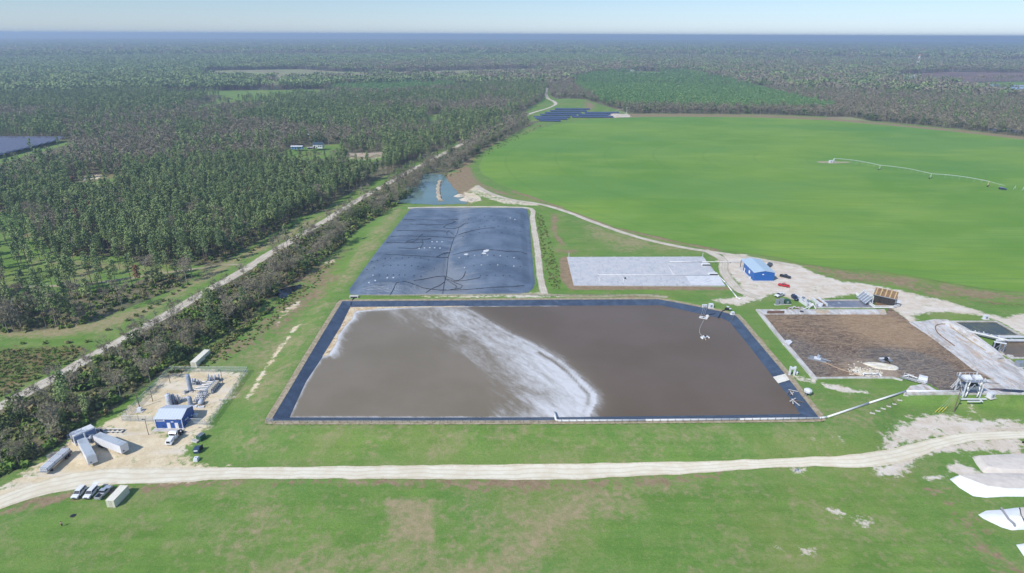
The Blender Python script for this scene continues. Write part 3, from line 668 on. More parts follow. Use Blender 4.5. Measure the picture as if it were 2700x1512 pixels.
def cover_mat():
    t = NT('black_membrane', .4, .5); P = t.pos()
    c = t.mix(t.rng(t.noise(.06, 4, .6), .35, .65), C(84, 98, 116, .9), C(108, 122, 140, .9))
    f = t.rng(t.math('ADD', t.attr('dust_sheen'), t.math('MULTIPLY', t.math('SUBTRACT', t.noise(.22, 5, .75, None, .8), .5), 1.2)), .25, .85, 0, .85)
    c = t.mix(f, c, C(142, 148, 156, .75)); sc_ = t.rng(t.noise(.5, 5, .85, t.mapping(P, (1, .25, 1))), .66, .74, 0, .5); c = t.mix(sc_, c, C(165, 172, 182))
    t.color(c); wr = t.noise(.5, 4, .6, t.mapping(P, (.35, 1.5, 1)), .5); t.bump(t.math('ADD', wr, t.math('MULTIPLY', t.noise(1.5, 3), .3)), .8, .8); return t.m
cov = thing('lagoon_cover', 'inflated black membrane cover with ribs and a central valley over the second lagoon', 'lagoon cover', (CP[:, 0].mean(), CP[:, 1].mean(), 0))
ox, oy = cov.location.x, cov.location.y
npmesh('membrane', np.column_stack([cx_ - ox, cy_ - oy, cz_]), cf_, cover_mat(), {'dust_sheen': dust_sheen}, True).parent = cov
M_BLACK = paint('black_rubber', (44, 50, 62), .6, 0, .1); M_WHITE = paint('white_plastic', (236, 238, 238), .5, 0, .08, 1.0)
Z5 = lambda x, y: (900 + x / 2.862, 450 + y / 2.862)
def on_cover(x, y, dz=.1):
    z = 0.0
    for _ in range(5):
        p = G(x, y, z); z = float(coverz(p.x, p.y)[0])
    return Vector((p.x - ox, p.y - oy, z + dz))
TUBES = [[(765, 935), (775, 860), (790, 800), (800, 730), (805, 660), (822, 600), (835, 550), (852, 510), (876, 470), (885, 430)],
 [(545, 832), (620, 822), (700, 805), (782, 798)], [(790, 800), (820, 812), (850, 832), (885, 830), (915, 812), (930, 785), (937, 765)], [(850, 838), (930, 832), (1000, 822), (1045, 815)],
 [(782, 800), (780, 840), (740, 870), (690, 890), (640, 925)], [(790, 820), (830, 850), (870, 875), (860, 895), (800, 905), (760, 900)], [(800, 820), (860, 850), (915, 868), (900, 890), (850, 898)],
 [(360, 942), (420, 912), (480, 902), (620, 902), (760, 905), (950, 900), (1150, 890), (1300, 880), (1380, 870)],
 [(840, 640), (900, 622), (1000, 603), (1110, 598), (1250, 612), (1400, 632)], [(720, 650), (760, 632), (808, 620)], [(330, 632), (500, 645), (700, 655), (808, 655)],
 [(770, 430), (800, 440), (850, 440), (900, 425), (940, 395)], [(770, 430), (800, 408), (840, 398), (860, 385), (840, 380)], [(800, 490), (795, 470), (810, 455), (830, 470), (850, 490)],
 [(485, 545), (520, 525), (575, 515), (615, 482)], [(485, 540), (540, 540), (590, 518), (640, 520), (675, 515)], [(610, 520), (615, 560), (600, 580), (540, 592), (430, 585)],
 [(375, 500), (600, 498), (850, 510)], [(340, 545), (480, 548), (620, 545)], [(470, 372), (700, 375), (880, 372)], [(520, 405), (650, 412), (770, 410)], [(420, 455), (600, 458), (790, 458)], [(860, 500), (950, 465), (1080, 438), (1160, 432)]]
for T in TUBES:
    pts = [on_cover(*Z5(*p)) for p in T]; q = []
    for a, b in zip(pts[:-1], pts[1:]):
        k = max(1, int((b - a).length / 2.5))
        for i in range(k):
            c = a.lerp(b, i / k); c.z = float(coverz(c.x + ox, c.y + oy)[0]) + .1; q.append(c)
    q.append(pts[-1]); MB().path(q, .15, 6).build('ballast_tube', M_BLACK, cov, True)
vent_rows = [[(230, 690), (330, 668), (460, 662), (600, 662), (700, 690)], [(195, 750), (320, 722), (480, 716), (620, 730), (700, 745)], [(240, 792), (350, 790), (480, 790), (600, 802)], [(890, 660), (960, 648), (1060, 640), (1200, 645), (1340, 665)], [(930, 735), (1000, 720), (1120, 712), (1240, 718), (1350, 728)], [(1050, 800), (1160, 795), (1270, 797)], [(940, 470), (1040, 430), (1130, 420), (1240, 430), (1350, 460)], [(920, 500), (1040, 470), (1160, 465), (1300, 480)], [(950, 400), (1050, 382), (1150, 378), (1290, 392), (1370, 410)], [(960, 370), (1080, 350), (1180, 352), (1300, 365)]]
nv = 0
for k, rw in enumerate(vent_rows):
    pts = resample([Vector(Z5(*p)) for p in rw], 15)
    for i, p in enumerate(pts[:10]):
        q = on_cover(p.x, p.y, 0); w = (k in (3, 4) and i % 2 == 0) or (k == 2 and i == 0); nv += 1
        MB().lathe([(.34, 0), (.34, .2), (.15, .35)], q.x, q.y, 8).build('vent', M_WHITE if w else M_BLACK, cov, loc=(0, 0, q.z))
for x, y in ((212, 878), (260, 877), (352, 874), (398, 880), (685, 540), (722, 540), (760, 540), (588, 590), (628, 587), (668, 585), (705, 585), (745, 588), (1275, 360), (1310, 372)):
    q = on_cover(*Z5(x, y), 0); MB().box(q.x, q.y, q.z + .2, .7, .7, .35).build('weight_block', M_WHITE, cov)
def scatter_sheet(name, px, mat, lbl, n=5, sz=1.2):
    pass
for x, y, s in ((1090, 610, 2.6), (1080, 628, 2.0), (1105, 602, 1.6), (940, 635, 1.8)):
    q = on_cover(*Z5(x, y), .08); m = MB(); a = [(q.x + s * (.5 + .5 * random.random()) * math.cos(t * 1.05), q.y + s * (.5 + .5 * random.random()) * math.sin(t * 1.05), float(coverz(q.x + ox, q.y + oy)[0]) + .25) for t in range(6)]
    m.add(a + [(v[0], v[1], v[2] - .15) for v in a], [tuple(range(6)), tuple(range(11, 5, -1))] + [(i, 6 + i, 6 + (i + 1) % 6, (i + 1) % 6) for i in range(6)]); m.build('white_patch', M_WHITE, cov)

# ------------------------------------------------------------------ grey covered tank pad
def pad_mat(name, a, b, seed=0):
    t = NT(name, .6, .3); P = t.mapping(t.pos(), (1, 1, 1), seed * 1.1)
    c = t.mix(t.rng(t.noise(.25, 5, .65, P), .35, .65), a, b); lines = t.noise(.6, 5, .8, t.mapping(P, (1.6, .35, 1), R(-12)), .3)
    c = t.mix(t.rng(lines, .54, .62, 0, .6), c, C(156, 162, 172)); c = t.mix(t.rng(t.noise(.9, 4, .8, P, 1.2), .64, .7, 0, .7), c, C(110, 114, 122)); t.color(c); t.bump(t.noise(.7, 4), .3, .2); return t.m
PAD = wpoly([(1495, 678), (1854, 677), (1883, 714), (1913, 753.5), (1700, 753), (1513, 752)], .5)
pad = thing('digester_cover', 'flat light grey membrane roof with white pipes over the rectangular basin', 'basin cover', (PAD[:, 0].mean(), PAD[:, 1].mean(), 0))
px0, py0 = pad.location.x, pad.location.y; off = np.array([px0, py0])
M_PADG = pad_mat('grey_membrane', C(214, 214, 214), C(198, 200, 204)); M_PADW = pad_mat('white_membrane', C(232, 234, 236), C(220, 222, 226), 1)
sheet('membrane', PAD - off, .5, M_PADG, pad, thick=.9)
sheet('white_panel', wpoly([(1808, 728), (1895, 726.5), (1911, 752), (1821, 751.5)], .51) - off, .52, M_PADW, pad)
def pipe_px(pts, z, r, name, mat, parent=None, o=(0, 0)):
    q = [G(x, y, z) - Vector((o[0], o[1], 0)) for x, y in pts]; return MB().path(q, r, 8).build(name, mat, parent, True)
pipe_px([(1576, 725.5), (1872, 726)], .8, .22, 'pipe', M_WHITE, pad, (px0, py0)); pipe_px([(1754, 690), (1777, 725.5)], .8, .16, 'pipe', M_WHITE, pad, (px0, py0))
pipe_px([(1576, 725.5), (1583, 740)], .8, .14, 'pipe', M_WHITE, pad, (px0, py0)); pipe_px([(1640, 726), (1646, 740)], .8, .14, 'pipe', M_WHITE, pad, (px0, py0))
M_DARK = paint('dark_steel', (52, 56, 64), .5, .3, .1)
for x, y in ((1861, 699), (1880, 724)):
    q = G(x, y, .5); MB().box(q.x - px0, q.y - py0, 1.0, 5.2, 1.6, .9, 0, .85, .7).build('pump_hood', M_WHITE, pad); MB().box(q.x - px0, q.y - py0 - 1.1, .8, 4.4, .5, .55).build('hood_opening', M_DARK, pad)
for x in (1500, 1560, 1620, 1670, 1750, 1800, 1853):
    q = G(x, 678, .5); MB().cyl((q.x - px0, q.y - py0 + .3, 0), (q.x - px0, q.y - py0 + .3, 3.2 if x in (1510, 1853, 1500) else 1.0), .12).build('vent_pipe', M_WHITE, pad)
q = G(1648, 736, .5); MB().box(q.x - px0, q.y - py0, 1.0, .6, .6, 1.1).build('valve', M_DARK, pad)

# ------------------------------------------------------------------ brown lagoon with concrete curbs
BRPX = [(2004, 827), (2160, 827), (2333, 827), (2344, 813), (2351, 816), (2398, 851), (2448, 884), (2484, 911), (2520, 938), (2545, 958), (2565, 974), (2592, 987), (2612, 1000), (2560, 1005), (2527, 1034), (2489, 1034), (2455, 1016), (2420, 998), (2353, 996), (2250, 995.5), (2149, 997), (2100, 940), (2050, 884)]
BR = wpoly(BRPX)
bx, by, bf, bs_ = grid_in(BR, .8, .6)
def rad(x, y, s): q = G(x, y); return np.exp(-(np.hypot(bx - q.x, (by - q.y)) / s) ** 2)
dark = .9 * rad(2060, 900, 12) + .8 * rad(2120, 960, 14) + .5 * rad(2090, 985, 12) + .9 * rad(2400, 950, 12) + .7 * rad(2470, 970, 10) + .9 * rad(2440, 1010, 8) + .8 * rad(2500, 1030, 10) + .5 * rad(2230, 935, 14) + .6 * rad(2330, 940, 8)
gold = .9 * rad(2290, 850, 22) + .6 * rad(2380, 890, 18) + .5 * rad(2060, 850, 14)
pale = .9 * rad(2340, 985, 12) + .7 * rad(2420, 980, 12) + .7 * rad(2370, 930, 9) + .5 * rad(2280, 970, 14)
def crust():
    t = NT('manure_crust', .7, .3); P = t.pos(); sw = t.mapping(P, (.5, 1.3, 1), R(-12))
    n1 = t.noise(.14, 6, .75, sw, 2.2); n2 = t.noise(.28, 5, .75, t.mapping(P, (.45, 1.3, 1), R(10)), 2.2)
    c = t.mix(t.rng(n1, .35, .62), C(104, 84, 68, .72), C(130, 108, 88, .72)); c = t.mix(t.rng(t.math('ADD', t.attr('gold'), t.math('SUBTRACT', n1, .5)), .3, .9, 0, .7), c, C(168, 140, 106))
    c = t.mix(t.rng(t.math('ADD', t.attr('pale'), t.math('MULTIPLY', t.math('SUBTRACT', n1, .5), 3)), .4, .8, 0, .8), c, C(168, 152, 134))
    c = t.mix(t.rng(t.math('ADD', t.attr('dark'), t.math('MULTIPLY', t.math('SUBTRACT', n1, .5), 1.5)), .35, .9, 0, .9), c, C(98, 86, 74, .72))
    crease = t.rng(t.math('ABSOLUTE', t.math('SUBTRACT', n2, .5)), .0, .05, 1, 0); c = t.mix(t.math('MULTIPLY', crease, .6), c, C(204, 180, 148)); c = t.mix(t.rng(n2, .56, .7, 0, .3), c, C(92, 72, 58))
    t.color(c); t.bump(t.math('ADD', n2, n1), .7, .4); t.link(t.rng(t.attr('dark'), .3, .8, .75, .3), t.b.inputs['Roughness']); return t.m
tag(npmesh('sludge_surface', np.column_stack([bx, by, np.full(bx.shape, .1)]), bf, crust(), {'dark': dark, 'gold': gold, 'pale': pale}, True), 'brown crusted manure surface filling the concrete-edged basin on the right', 'manure surface')
def concrete(name, a=C(222, 220, 216), b=C(204, 202, 196), st=C(170, 150, 124), amt=.5):
    t = NT(name, .85, .2); P = t.pos(); c = t.mix(t.rng(t.noise(.15, 5, .65), .35, .65), a, b)
    c = t.mix(t.rng(t.noise(.25, 5, .75, t.mapping(P, (1.6, .4, 1), R(-40)), .8), .5, .6, 0, amt), c, st)
    c = t.mix(t.rng(t.noise(.22, 6, .8, t.mapping(P, (1.5, .3, 1), R(-40)), .6), .48, .6, 0, amt), c, C(160, 156, 152)); t.color(c); return t.m
M_CONC = concrete('old_concrete'); M_CONC2 = concrete('stained_concrete', C(226, 225, 222), C(206, 206, 206), C(186, 150, 110), .6)
m = MB(); P = [tuple(G(x, y)[:2]) for x, y in ((1999, 821), (2050, 886), (2098, 942), (2146, 999))]
cb = thing('basin_curb', 'long white concrete curb along the left and lower sides of the brown basin', 'curb'); curb(m, P, 1.9, .7, 0); m.build('side_curb', M_CONC, cb)
m = MB(); curb(m, [tuple(G(x, y)[:2]) for x, y in ((2146, 999), (2250, 997.5), (2353, 998), (2376, 1004))], .8, .5, 0); m.build('front_curb', M_CONC, cb)
sheet('walkway', wpoly([(1994, 816), (2333, 816), (2338, 828), (2003, 828)], .5), .5, M_CONC2, cb, thick=.5)
sheet('sludge_cutout', wpoly([(2024, 820), (2069, 820), (2068, 827), (2022, 827)], .53), .53, paint('mud_slab', (120, 90, 70), .8, 0, .25, .5), cb)
# pale concrete apron running along the brown basin
AP = wpoly([(2396, 850), (2440, 846), (2462, 842), (2498, 843), (2560, 880), (2612, 920), (2634, 942), (2664, 948), (2720, 990), (2930, 1020), (2930, 1037), (2384, 1037), (2386, 1033), (2400, 1018), (2440, 1012), (2470, 1030), (2527, 1034), (2560, 1005), (2616, 1000), (2592, 987.5), (2565, 974.5), (2520, 938.5), (2448, 884.5)], .2)
AP_ = sheet('concrete_apron', AP, .2, M_CONC2, thick=.35); tag(AP_, kind='structure')
a = G(2384, 1038, .3); b = G(2932, 1038, .3); wall = thing('retaining_wall', 'low pale concrete retaining wall below the concrete apron at the right edge', 'wall', ((a.x + b.x) / 2, a.y, -LOW))
m = MB(); m.box(0, 0, (LOW + .5) / 2, b.x - a.x, .5, LOW + .5); m.build('wall_face', M_CONC, wall)
for i in range(9): MB().box(-(b.x - a.x) / 2 + 1.2 + i * (3.0 if i < 4 else 5.2), -.3, (LOW + .2) / 2, .35, .3, LOW).build('buttress', paint('grey_concrete', (168, 170, 172), .8), wall)
# sloping ramp wall between apron and right hand pools
m = MB(); A = [(2500, 846), (2560, 880), (2615, 921), (2640, 944)]; lo = [G(x - 18, y + 4, .2) for x, y in A]; hi = [G(x, y, 2.0) for x, y in A]
m.ring([[tuple(l), tuple(h), (h.x + 1.6, h.y, h.z), (h.x + 1.6, h.y, 0)] for l, h in zip(lo, hi)]); tag(m.build('ramp_wall', M_CONC2), 'sloping rust-stained concrete bank between apron and the right-hand pools', 'bank')
def pool(name, px, mat, label, cw=.7, ch=.6):
    P = wpoly(px); t = thing(name, label, 'pool', (P[:, 0].mean(), P[:, 1].mean(), 0)); o = P.mean(0)
    sheet('pool_surface', P - o, .12, mat, t); m = MB(); curb(m, P - o, cw, ch, 0, True); m.build('pool_curb', M_CONC, t); return t
def liquid(name, c1, c2, c3, rough=.25, s=.1):
    t = NT(name, rough, .5); c = t.mix(t.rng(t.noise(s, 5, .7, None, 1.0), .38, .6), c1, c2); c = t.mix(t.rng(t.noise(s * 1.7, 5, .75, t.mapping(t.pos(), (1, .5, 1), 1.3), 1.5), .54, .66, 0, .8), c, c3); t.color(c); t.bump(t.noise(1.5, 3), .2, .1); return t.m
pool('settling_pool', [(2148, 794), (2276, 793), (2306, 813), (2152, 813)], liquid('grey_liquid', C(112, 116, 130), C(136, 138, 148), C(206, 210, 216), .3, .07), 'small grey pool with a white streak above the brown basin', .6, .5)
pool('settling_pool', [(2512, 850), (2626, 850), (2692, 888), (2622, 888), (2560, 876)], liquid('green_liquid', C(90, 92, 60, .7), C(72, 78, 66, .7), C(124, 116, 70)), 'dark olive-green pool beside the white beams at the right edge')
pool('settling_pool', [(2628, 902), (2930, 902), (2790, 947), (2664, 946), (2636, 930)], liquid('brown_liquid', C(126, 108, 88, .8), C(110, 98, 80, .8), C(140, 124, 98), .5), 'flat brown pool below the white beams at the right edge')
# ponds beside the woods
def pond_mat(name, c1, c2, rough=.12):
    t = NT(name, rough, .5); t.color(t.mix(t.rng(t.noise(.03, 4, .6), .35, .65), c1, c2)); t.bump(t.noise(.8, 3), .1, .08); return t.m
PND = wpolyh([(1040, 541), (1052, 530), (1068, 508), (1090, 488), (1112, 470), (1130, 464), (1168, 465), (1180, 475), (1200, 500), (1222, 522), (1232, 538), (1150, 541)])
pz = H1(*PND.mean(0)) + .35
tag(sheet('pond', PND, .14, pond_mat('pond_water', C(104, 130, 124, .78), C(114, 140, 132, .78)), rag=1.2), kind='structure')
tag(sheet('creek', wpolyh([(712, 776), (730, 766), (760, 758), (790, 750), (800, 752), (780, 768), (752, 786), (740, 790), (728, 782)]), -LOW + .14, pond_mat('dark_water', C(22, 30, 44, .7), C(40, 52, 78, .7), .1), rag=.8), kind='structure')
m = MB(); sp = resample([G(x, y, .1) for x, y in ((1161, 478), (1157, 490), (1156, 505), (1158, 520), (1162, 530))], 1.5); rg = []
for i, p in enumerate(sp):
    w = 1.8 + .5 * math.sin(i * .7) + .4 * random.random(); rg.append([(p.x - w, p.y, 0), (p.x - w * .5, p.y, .7 + random.random() * .6), (p.x + w * .5, p.y, .8 + random.random() * .6), (p.x + w, p.y, 0)])
m.ring(rg); tag(m.build('sand_spit', paint('sandy_spit', (190, 176, 152), .95, 0, .2, .3)), 'narrow sandy spit of earth dividing the blue-green pond', 'sand spit')
for k, (x, y, w) in enumerate(((2692, 345, 24), (2640, 345, 10), (2690, 232, 60), (2650, 226, 40), (2640, 300, 12), (2560, 285, 12))):
    c = G(x, y); P = np.array([(c.x + w * 1.8 * math.cos(t) * (.7 + .5 * random.random()), c.y + w * math.sin(t) * (.7 + .5 * random.random())) for t in np.linspace(0, 6.28, 14)[:-1]])
    tag(sheet('pond', P, .4, pond_mat('pond_water_far', C(90, 120, 160), C(110, 140, 175)), rag=1), kind='structure')
# ------------------------------------------------------------------ shared paints
def ribbed(name, rgb, rough=.45, metal=.0, k=3.0, axis=0, var=.1):
    t = NT(name, rough, .4); c0 = C(*rgb); c1 = tuple(x * (1 - var) for x in c0[:3]) + (1,)
    sep = t.new('ShaderNodeSeparateXYZ'); t.link(t.obj(), sep.inputs[0])
    w = t.math('SINE', t.math('MULTIPLY', sep.outputs[axis], 2 * math.pi * k)); c = t.mix(t.rng(w, -.2, .9), c0, c1)
    c = t.mix(t.rng(t.noise(.6, 4, .65, t.obj()), .5, .75, 0, .35), c, tuple(x * .8 for x in c0[:3]) + (1,)); t.color(c); t.bump(w, .4, .05); t.b.inputs['Metallic'].default_value = metal; return t.m
M_BLUE = ribbed('blue_cladding', (44, 106, 182), .5, 0, 1.1, 0); M_BLUEY = ribbed('blue_cladding_side', (44, 106, 182), .5, 0, 1.1, 1)
M_BLUE1 = ribbed('deep_blue_cladding', (48, 92, 168), .5, 0, 1.1, 0); M_BLUE1Y = ribbed('deep_blue_cladding_side', (48, 92, 168), .5, 0, 1.1, 1)
M_ROOF = ribbed('pale_metal_roof', (212, 222, 232), .45, .0, 1.0, 0, .08); M_ROOF2 = ribbed('bluish_metal_roof', (190, 212, 228), .45, 0, 1.0, 1, .08)
M_TRIM = paint('white_trim', (232, 236, 240), .5); M_DOOR = paint('white_door', (244, 244, 246), .5, 0, .04)
M_STEEL = paint('galvanised_steel', (168, 176, 186), .45, .35, .15, 1.5); M_TANK = paint('grey_tank_paint', (166, 178, 196), .45, 0, .1, .8); M_TANKL = paint('light_tank_paint', (208, 214, 222), .45, 0, .08)
M_CREAM = ribbed('cream_container_paint', (238, 234, 212), .6, 0, 3.0, 1, .1); M_CREAMX = ribbed('cream_container_end', (232, 228, 206), .6, 0, 3.0, 0, .1)
M_TRL = ribbed('white_trailer_side', (240, 240, 242), .45, 0, .8, 1, .05); M_TRLR = paint('grey_trailer_roof', (186, 196, 204), .55, 0, .15, .4)
M_TYRE = paint('tyre_rubber', (34, 34, 36), .9, 0, .1); M_RIM = paint('wheel_rim', (150, 152, 156), .4, .5); M_GLASS = paint('dark_glass', (38, 46, 58), .12, 0, .05, 1, .6)
M_CHAS = paint('black_chassis', (40, 42, 46), .6, .2, .15); M_RUST = paint('rusty_steel', (140, 112, 82), .8, 0, .3, .8); M_GREEN = paint('green_box_paint', (44, 92, 72), .5, 0, .15)
M_WOOD = paint('weathered_wood', (120, 108, 96), .9, 0, .2, 2); M_POLE = paint('dark_pole', (74, 66, 64), .7, 0, .15); M_YEL = paint('yellow_plastic', (220, 204, 70), .5); M_RED = paint('red_steel', (190, 50, 46), .5); M_LAMP = paint('lamp_housing', (90, 92, 96), .5)
M_PIPE = paint('white_pvc', (242, 242, 240), .45, 0, .05); M_SLABC = paint('pale_slab', (214, 210, 204), .85, 0, .12, .6)
def chain_mat():
    t = NT('chain_link', .5, .4); t.color(C(176, 190, 196)); t.b.inputs['Alpha'].default_value = .28; return t.m
M_CHAIN = chain_mat()

# ------------------------------------------------------------------ buildings
a = GH(413, 1130); b = GH(484, 1129.5); w = b.x - a.x; BLD1 = thing('blue_building', 'small blue metal building with two white doors inside the fenced gas yard at left', 'building', ((a.x + b.x) / 2, a.y, a.z)); hw = 3.9; dp = 8.4; rh = 5.3; hx = w / 2
MB().box(0, .1, hw / 2, w, .2, hw).build('front_wall', M_BLUE1, BLD1); MB().box(0, dp - .1, hw / 2, w, .2, hw).build('rear_wall', M_BLUE1, BLD1)
for s in (-1, 1):
    x = s * (hx - .1); MB().prof([(0.2, 0), (dp - .2, 0), (dp - .2, hw), (dp / 2, rh), (.2, hw)], x - .1, x + .1).build('side_wall', M_BLUE1Y, BLD1)
for y0_, z0_, y1_, z1_ in ((-.25, hw - .05, dp / 2, rh + .02), (dp / 2, rh + .02, dp + .25, hw - .05)):
    MB().prof([(y0_, z0_), (y1_, z1_), (y1_, z1_ + .12), (y0_, z0_ + .12)], -hx - .25, hx + .25).build('roof_slope', M_ROOF, BLD1)
m = MB(); [m.box(s * (hx + .02), -.03, hw / 2, .22, .14, hw) for s in (-1, 1)]; m.box(0, -.2, hw - .02, w + .5, .12, .16); m.build('trim', M_TRIM, BLD1)
for x in (.02, 2.75): 
    d = MB().box(x - .1, -.06, 1.15, 1.15, .12, 2.3).build('door', M_DOOR, BLD1); MB().box(x + .3, -.15, 1.1, .1, .06, .18).build('handle', M_STEEL, d)
m = MB(); m.box(-2.9, -.05, hw - .85, 2.6, .06, .22); m.box(-1.45, -.05, hw - .72, .36, .06, .5, 0); m.build('sign_lettering', M_DOOR, BLD1); MB().box(1.3, -.05, hw - 1.2, .85, .06, .3).build('door_sign', M_DOOR, BLD1)
MB().box(0, -.9, .06, w + 1.4, 1.9, .12).build('front_slab', M_SLABC, BLD1)
for k, (y, z) in enumerate(((2.2, 2.2), (3.6, 2.0), (6.2, 1.2))): MB().box(hx + .15, y, z, .3, .5, .5).build('wall_vent', M_TRIM, BLD1)
MB().box(hx + .9, dp - 1, .6, 1.1, 1.4, 1.1).build('air_unit', M_TRIM, BLD1)

a = GH(1986, 741); b = GH(2039.5, 741); w = b.x - a.x; bk = GH(1953.5, 705); dp = bk.y - a.y; hx = w / 2; hw = height_at(1986, 741, 719.5); porch = dp * .24
BLD2 = thing('blue_warehouse', 'larger blue metal shed with pale roof and open rear porch beside the round field', 'building', ((a.x + b.x) / 2, a.y, a.z)); rh = hw + 1.0; yl = dp - porch
m = MB(); m.add([(-hx, 0, 0), (hx, 0, 0), (hx, 0, hw), (0, 0, rh), (-hx, 0, hw), (-hx, .2, 0), (hx, .2, 0), (hx, .2, hw), (0, .2, rh), (-hx, .2, hw)], [(0, 1, 2, 3, 4), (9, 8, 7, 6, 5)] + [(i, (i + 1) % 5, 5 + (i + 1) % 5, 5 + i) for i in range(5)]); m.build('front_wall', M_BLUE, BLD2)
for s in (-1, 1): MB().box(s * (hx - .1), (yl + .2) / 2, hw / 2, .2, yl - .2, hw).build('side_wall', M_BLUEY, BLD2)
MB().box(0, yl - .1, hw / 2, w, .2, hw).build('rear_wall', M_BLUE, BLD2)
for s in (-1, 1):
    q = [(-.3, hw + .02), (-.3, hw + .14)]
    m = MB(); m.add([(s * (hx + .3), -.3, hw - .02), (0, -.3, rh + .04), (0, dp, rh + .04), (s * (hx + .3), dp, hw - .02), (s * (hx + .3), -.3, hw + .12), (0, -.3, rh + .18), (0, dp, rh + .18), (s * (hx + .3), dp, hw + .12)], [(0, 1, 2, 3), (7, 6, 5, 4), (0, 4, 5, 1), (1, 5, 6, 2), (2, 6, 7, 3), (3, 7, 4, 0)]); m.build('roof_slope', M_ROOF2, BLD2)
for x in (-hx + .1, 0, hx - .1): MB().box(x, dp - .3, hw / 2, .25, .25, hw).build('porch_post', M_CHAS, BLD2)
MB().box(-hx - .05, yl * .42, hw * .55, .12, 1.9, 1.7).build('window', M_DOOR, BLD2); MB().box(-hx - .06, yl * .86, 1.15, .14, 1.1, 2.3).build('door', M_DOOR, BLD2); MB().box(-.7, -.08, hw * .78, .9, .16, .5).build('wall_lamp', M_DOOR, BLD2)
MB().box(-.2, dp / 2 - .3, .06, w + 2.4, dp + 2.0, .1).build('slab', M_SLABC, BLD2); MB().box(-hx - .8, 3.2, .6, .8, 1.2, 1.1).build('air_unit', M_TRIM, BLD2)

def box_by_top(name, label, cat, near, far, ztop, wd, parts, group=None):
    n = G(near[0], near[1], ztop); f = G(far[0], far[1], ztop); c = (n + f) / 2; L = (f - n).length
    return thing(name, label, cat, (c.x, c.y, H1(c.x, c.y)), heading(f, n), group), L   # local +y points to the near end
def container(lbl, near, far, L=None):
    t, l = box_by_top('shipping_container', lbl, 'container', near, far, -LOW + 2.6, 2.44, None, 'cream shipping containers'); l = L or l; w = 2.44; h = 2.6
    for s in (-1, 1): MB().box(s * (w / 2 - .04), 0, h / 2, .08, l - .1, h - .1).build('side_panel', M_CREAM, t)
    MB().box(0, 0, h - .05, w, l, .1).build('roof', paint('cream_roof', (244, 240, 224), .6, 0, .08), t); m = MB()
    for x in (-1, 1):
        for y in (-1, 1): MB().box(x * (w / 2 - .06), y * (l / 2 - .06), h / 2, .14, .14, h - .02).build('corner_post', M_CREAMX, t)
    MB().box(0, -l / 2 + .06, h / 2, w - .2, .08, h - .2).build('end_wall', M_CREAMX, t)
    for s in (-1, 1):
        d = MB().box(s * w / 4, l / 2 - .05, h / 2, w / 2 - .08, .08, h - .22).build('door', M_CREAMX, t); MB().cyl((s * .35, l / 2 + .02, .2), (s * .35, l / 2 + .02, h - .2), .03, 5).build('lock_rod', M_STEEL, d)
    return t
container('long cream shipping container just outside the far fence of the gas yard', (508.7, 955.6), (546, 922))
container('short cream shipping container on the grass right of three parked vehicles', (290.7, 1318), (325, 1282.5), 6.6)

def wheels(t, pts, r=.42, w=.28, n=14):
    for x, y in pts:
        o = MB().cyl((-w / 2, 0, 0), (w / 2, 0, 0), r, n).build('wheel', M_TYRE, t, loc=(x, y, r)); MB().cyl((-w / 2 - .02, 0, 0), (w / 2 + .02, 0, 0), r * .55, 8).build('rim', M_RIM, o)
def box_trailer(lbl, near, far):
    t, l = box_by_top('box_trailer', lbl, 'trailer', near, far, -LOW + 4.0, 2.6, None, 'white box trailers parked in the yard'); w = 2.6; print('trailer', round(l, 1)); z0 = 1.1; h = 2.9
    MB().box(0, 0, z0 + h / 2, w, l, h).build('body', M_TRL, t); MB().box(0, 0, z0 + h + .03, w - .1, l - .1, .06).build('roof', M_TRLR, t)
    MB().box(0, 0, z0 - .12, 1.1, l - .6, .24).build('chassis', M_CHAS, t); MB().box(0, -l / 2 + .1, .75, w - .2, .15, .5).build('bumper', M_CHAS, t)
    wheels(t, [(s * 1.05, -l / 2 + y) for s in (-1, 1) for y in (1.6, 2.9)], .5, .45)
    for s in (-1, 1): MB().box(s * .8, l / 2 - 2.6, .55, .12, .12, 1.1).build('landing_leg', M_STEEL, t)
    MB().box(.5, l / 2 + .05, z0 + .7, .5, .1, .35).build('gladhand_box', M_LAMP, t)
box_trailer('white box trailer furthest right, its roof sloping down towards the yard entrance', (325.8, 1172), (254.6, 1144.5)); box_trailer('white box trailer in the middle, seen nearly end-on between two others', (240.2, 1202.5), (214.8, 1157))
t, l = box_by_top('tube_trailer', 'long trailer of silver gas cylinders at the wood edge, leftmost in the yard', 'trailer', (110.5, 1235), (175.5, 1178.5), -LOW + 3.0, 2.5, None); print('tube', round(l, 1))
for i in range(4):
    for j in range(2):
        m = MB().hlathe([(.08, -l / 2), (.2, -l / 2 + .15), (.29, -l / 2 + .6), (.29, l / 2 - .6), (.2, l / 2 - .15), (.08, l / 2)], 1.95 + j * .62, 12); m.build('gas_cylinder', paint('silver_cylinder', (240, 242, 244), .35, 0, .08), t, True, (-.93 + i * .62, 0, 0))
m = MB(); m.box(0, 0, 1.42, 2.4, l, .2); [m.box(0, y, 2.1, 2.5, .18, 1.5) for y in (-l / 2 + .4, -l / 6, l / 6, l / 2 - .4)]; m.build('frame', M_STEEL, t); wheels(t, [(s * 1.0, -l / 2 + y) for s in (-1, 1) for y in (1.0, 2.3)], .5, .45); MB().box(0, l / 2 - 2.5, .6, 1.8, .2, 1.1).build('landing_gear', M_CHAS, t); MB().box(0, -l / 2 + 1, 1.1, 2.2, 3, .25).build('bogie', M_CHAS, t)

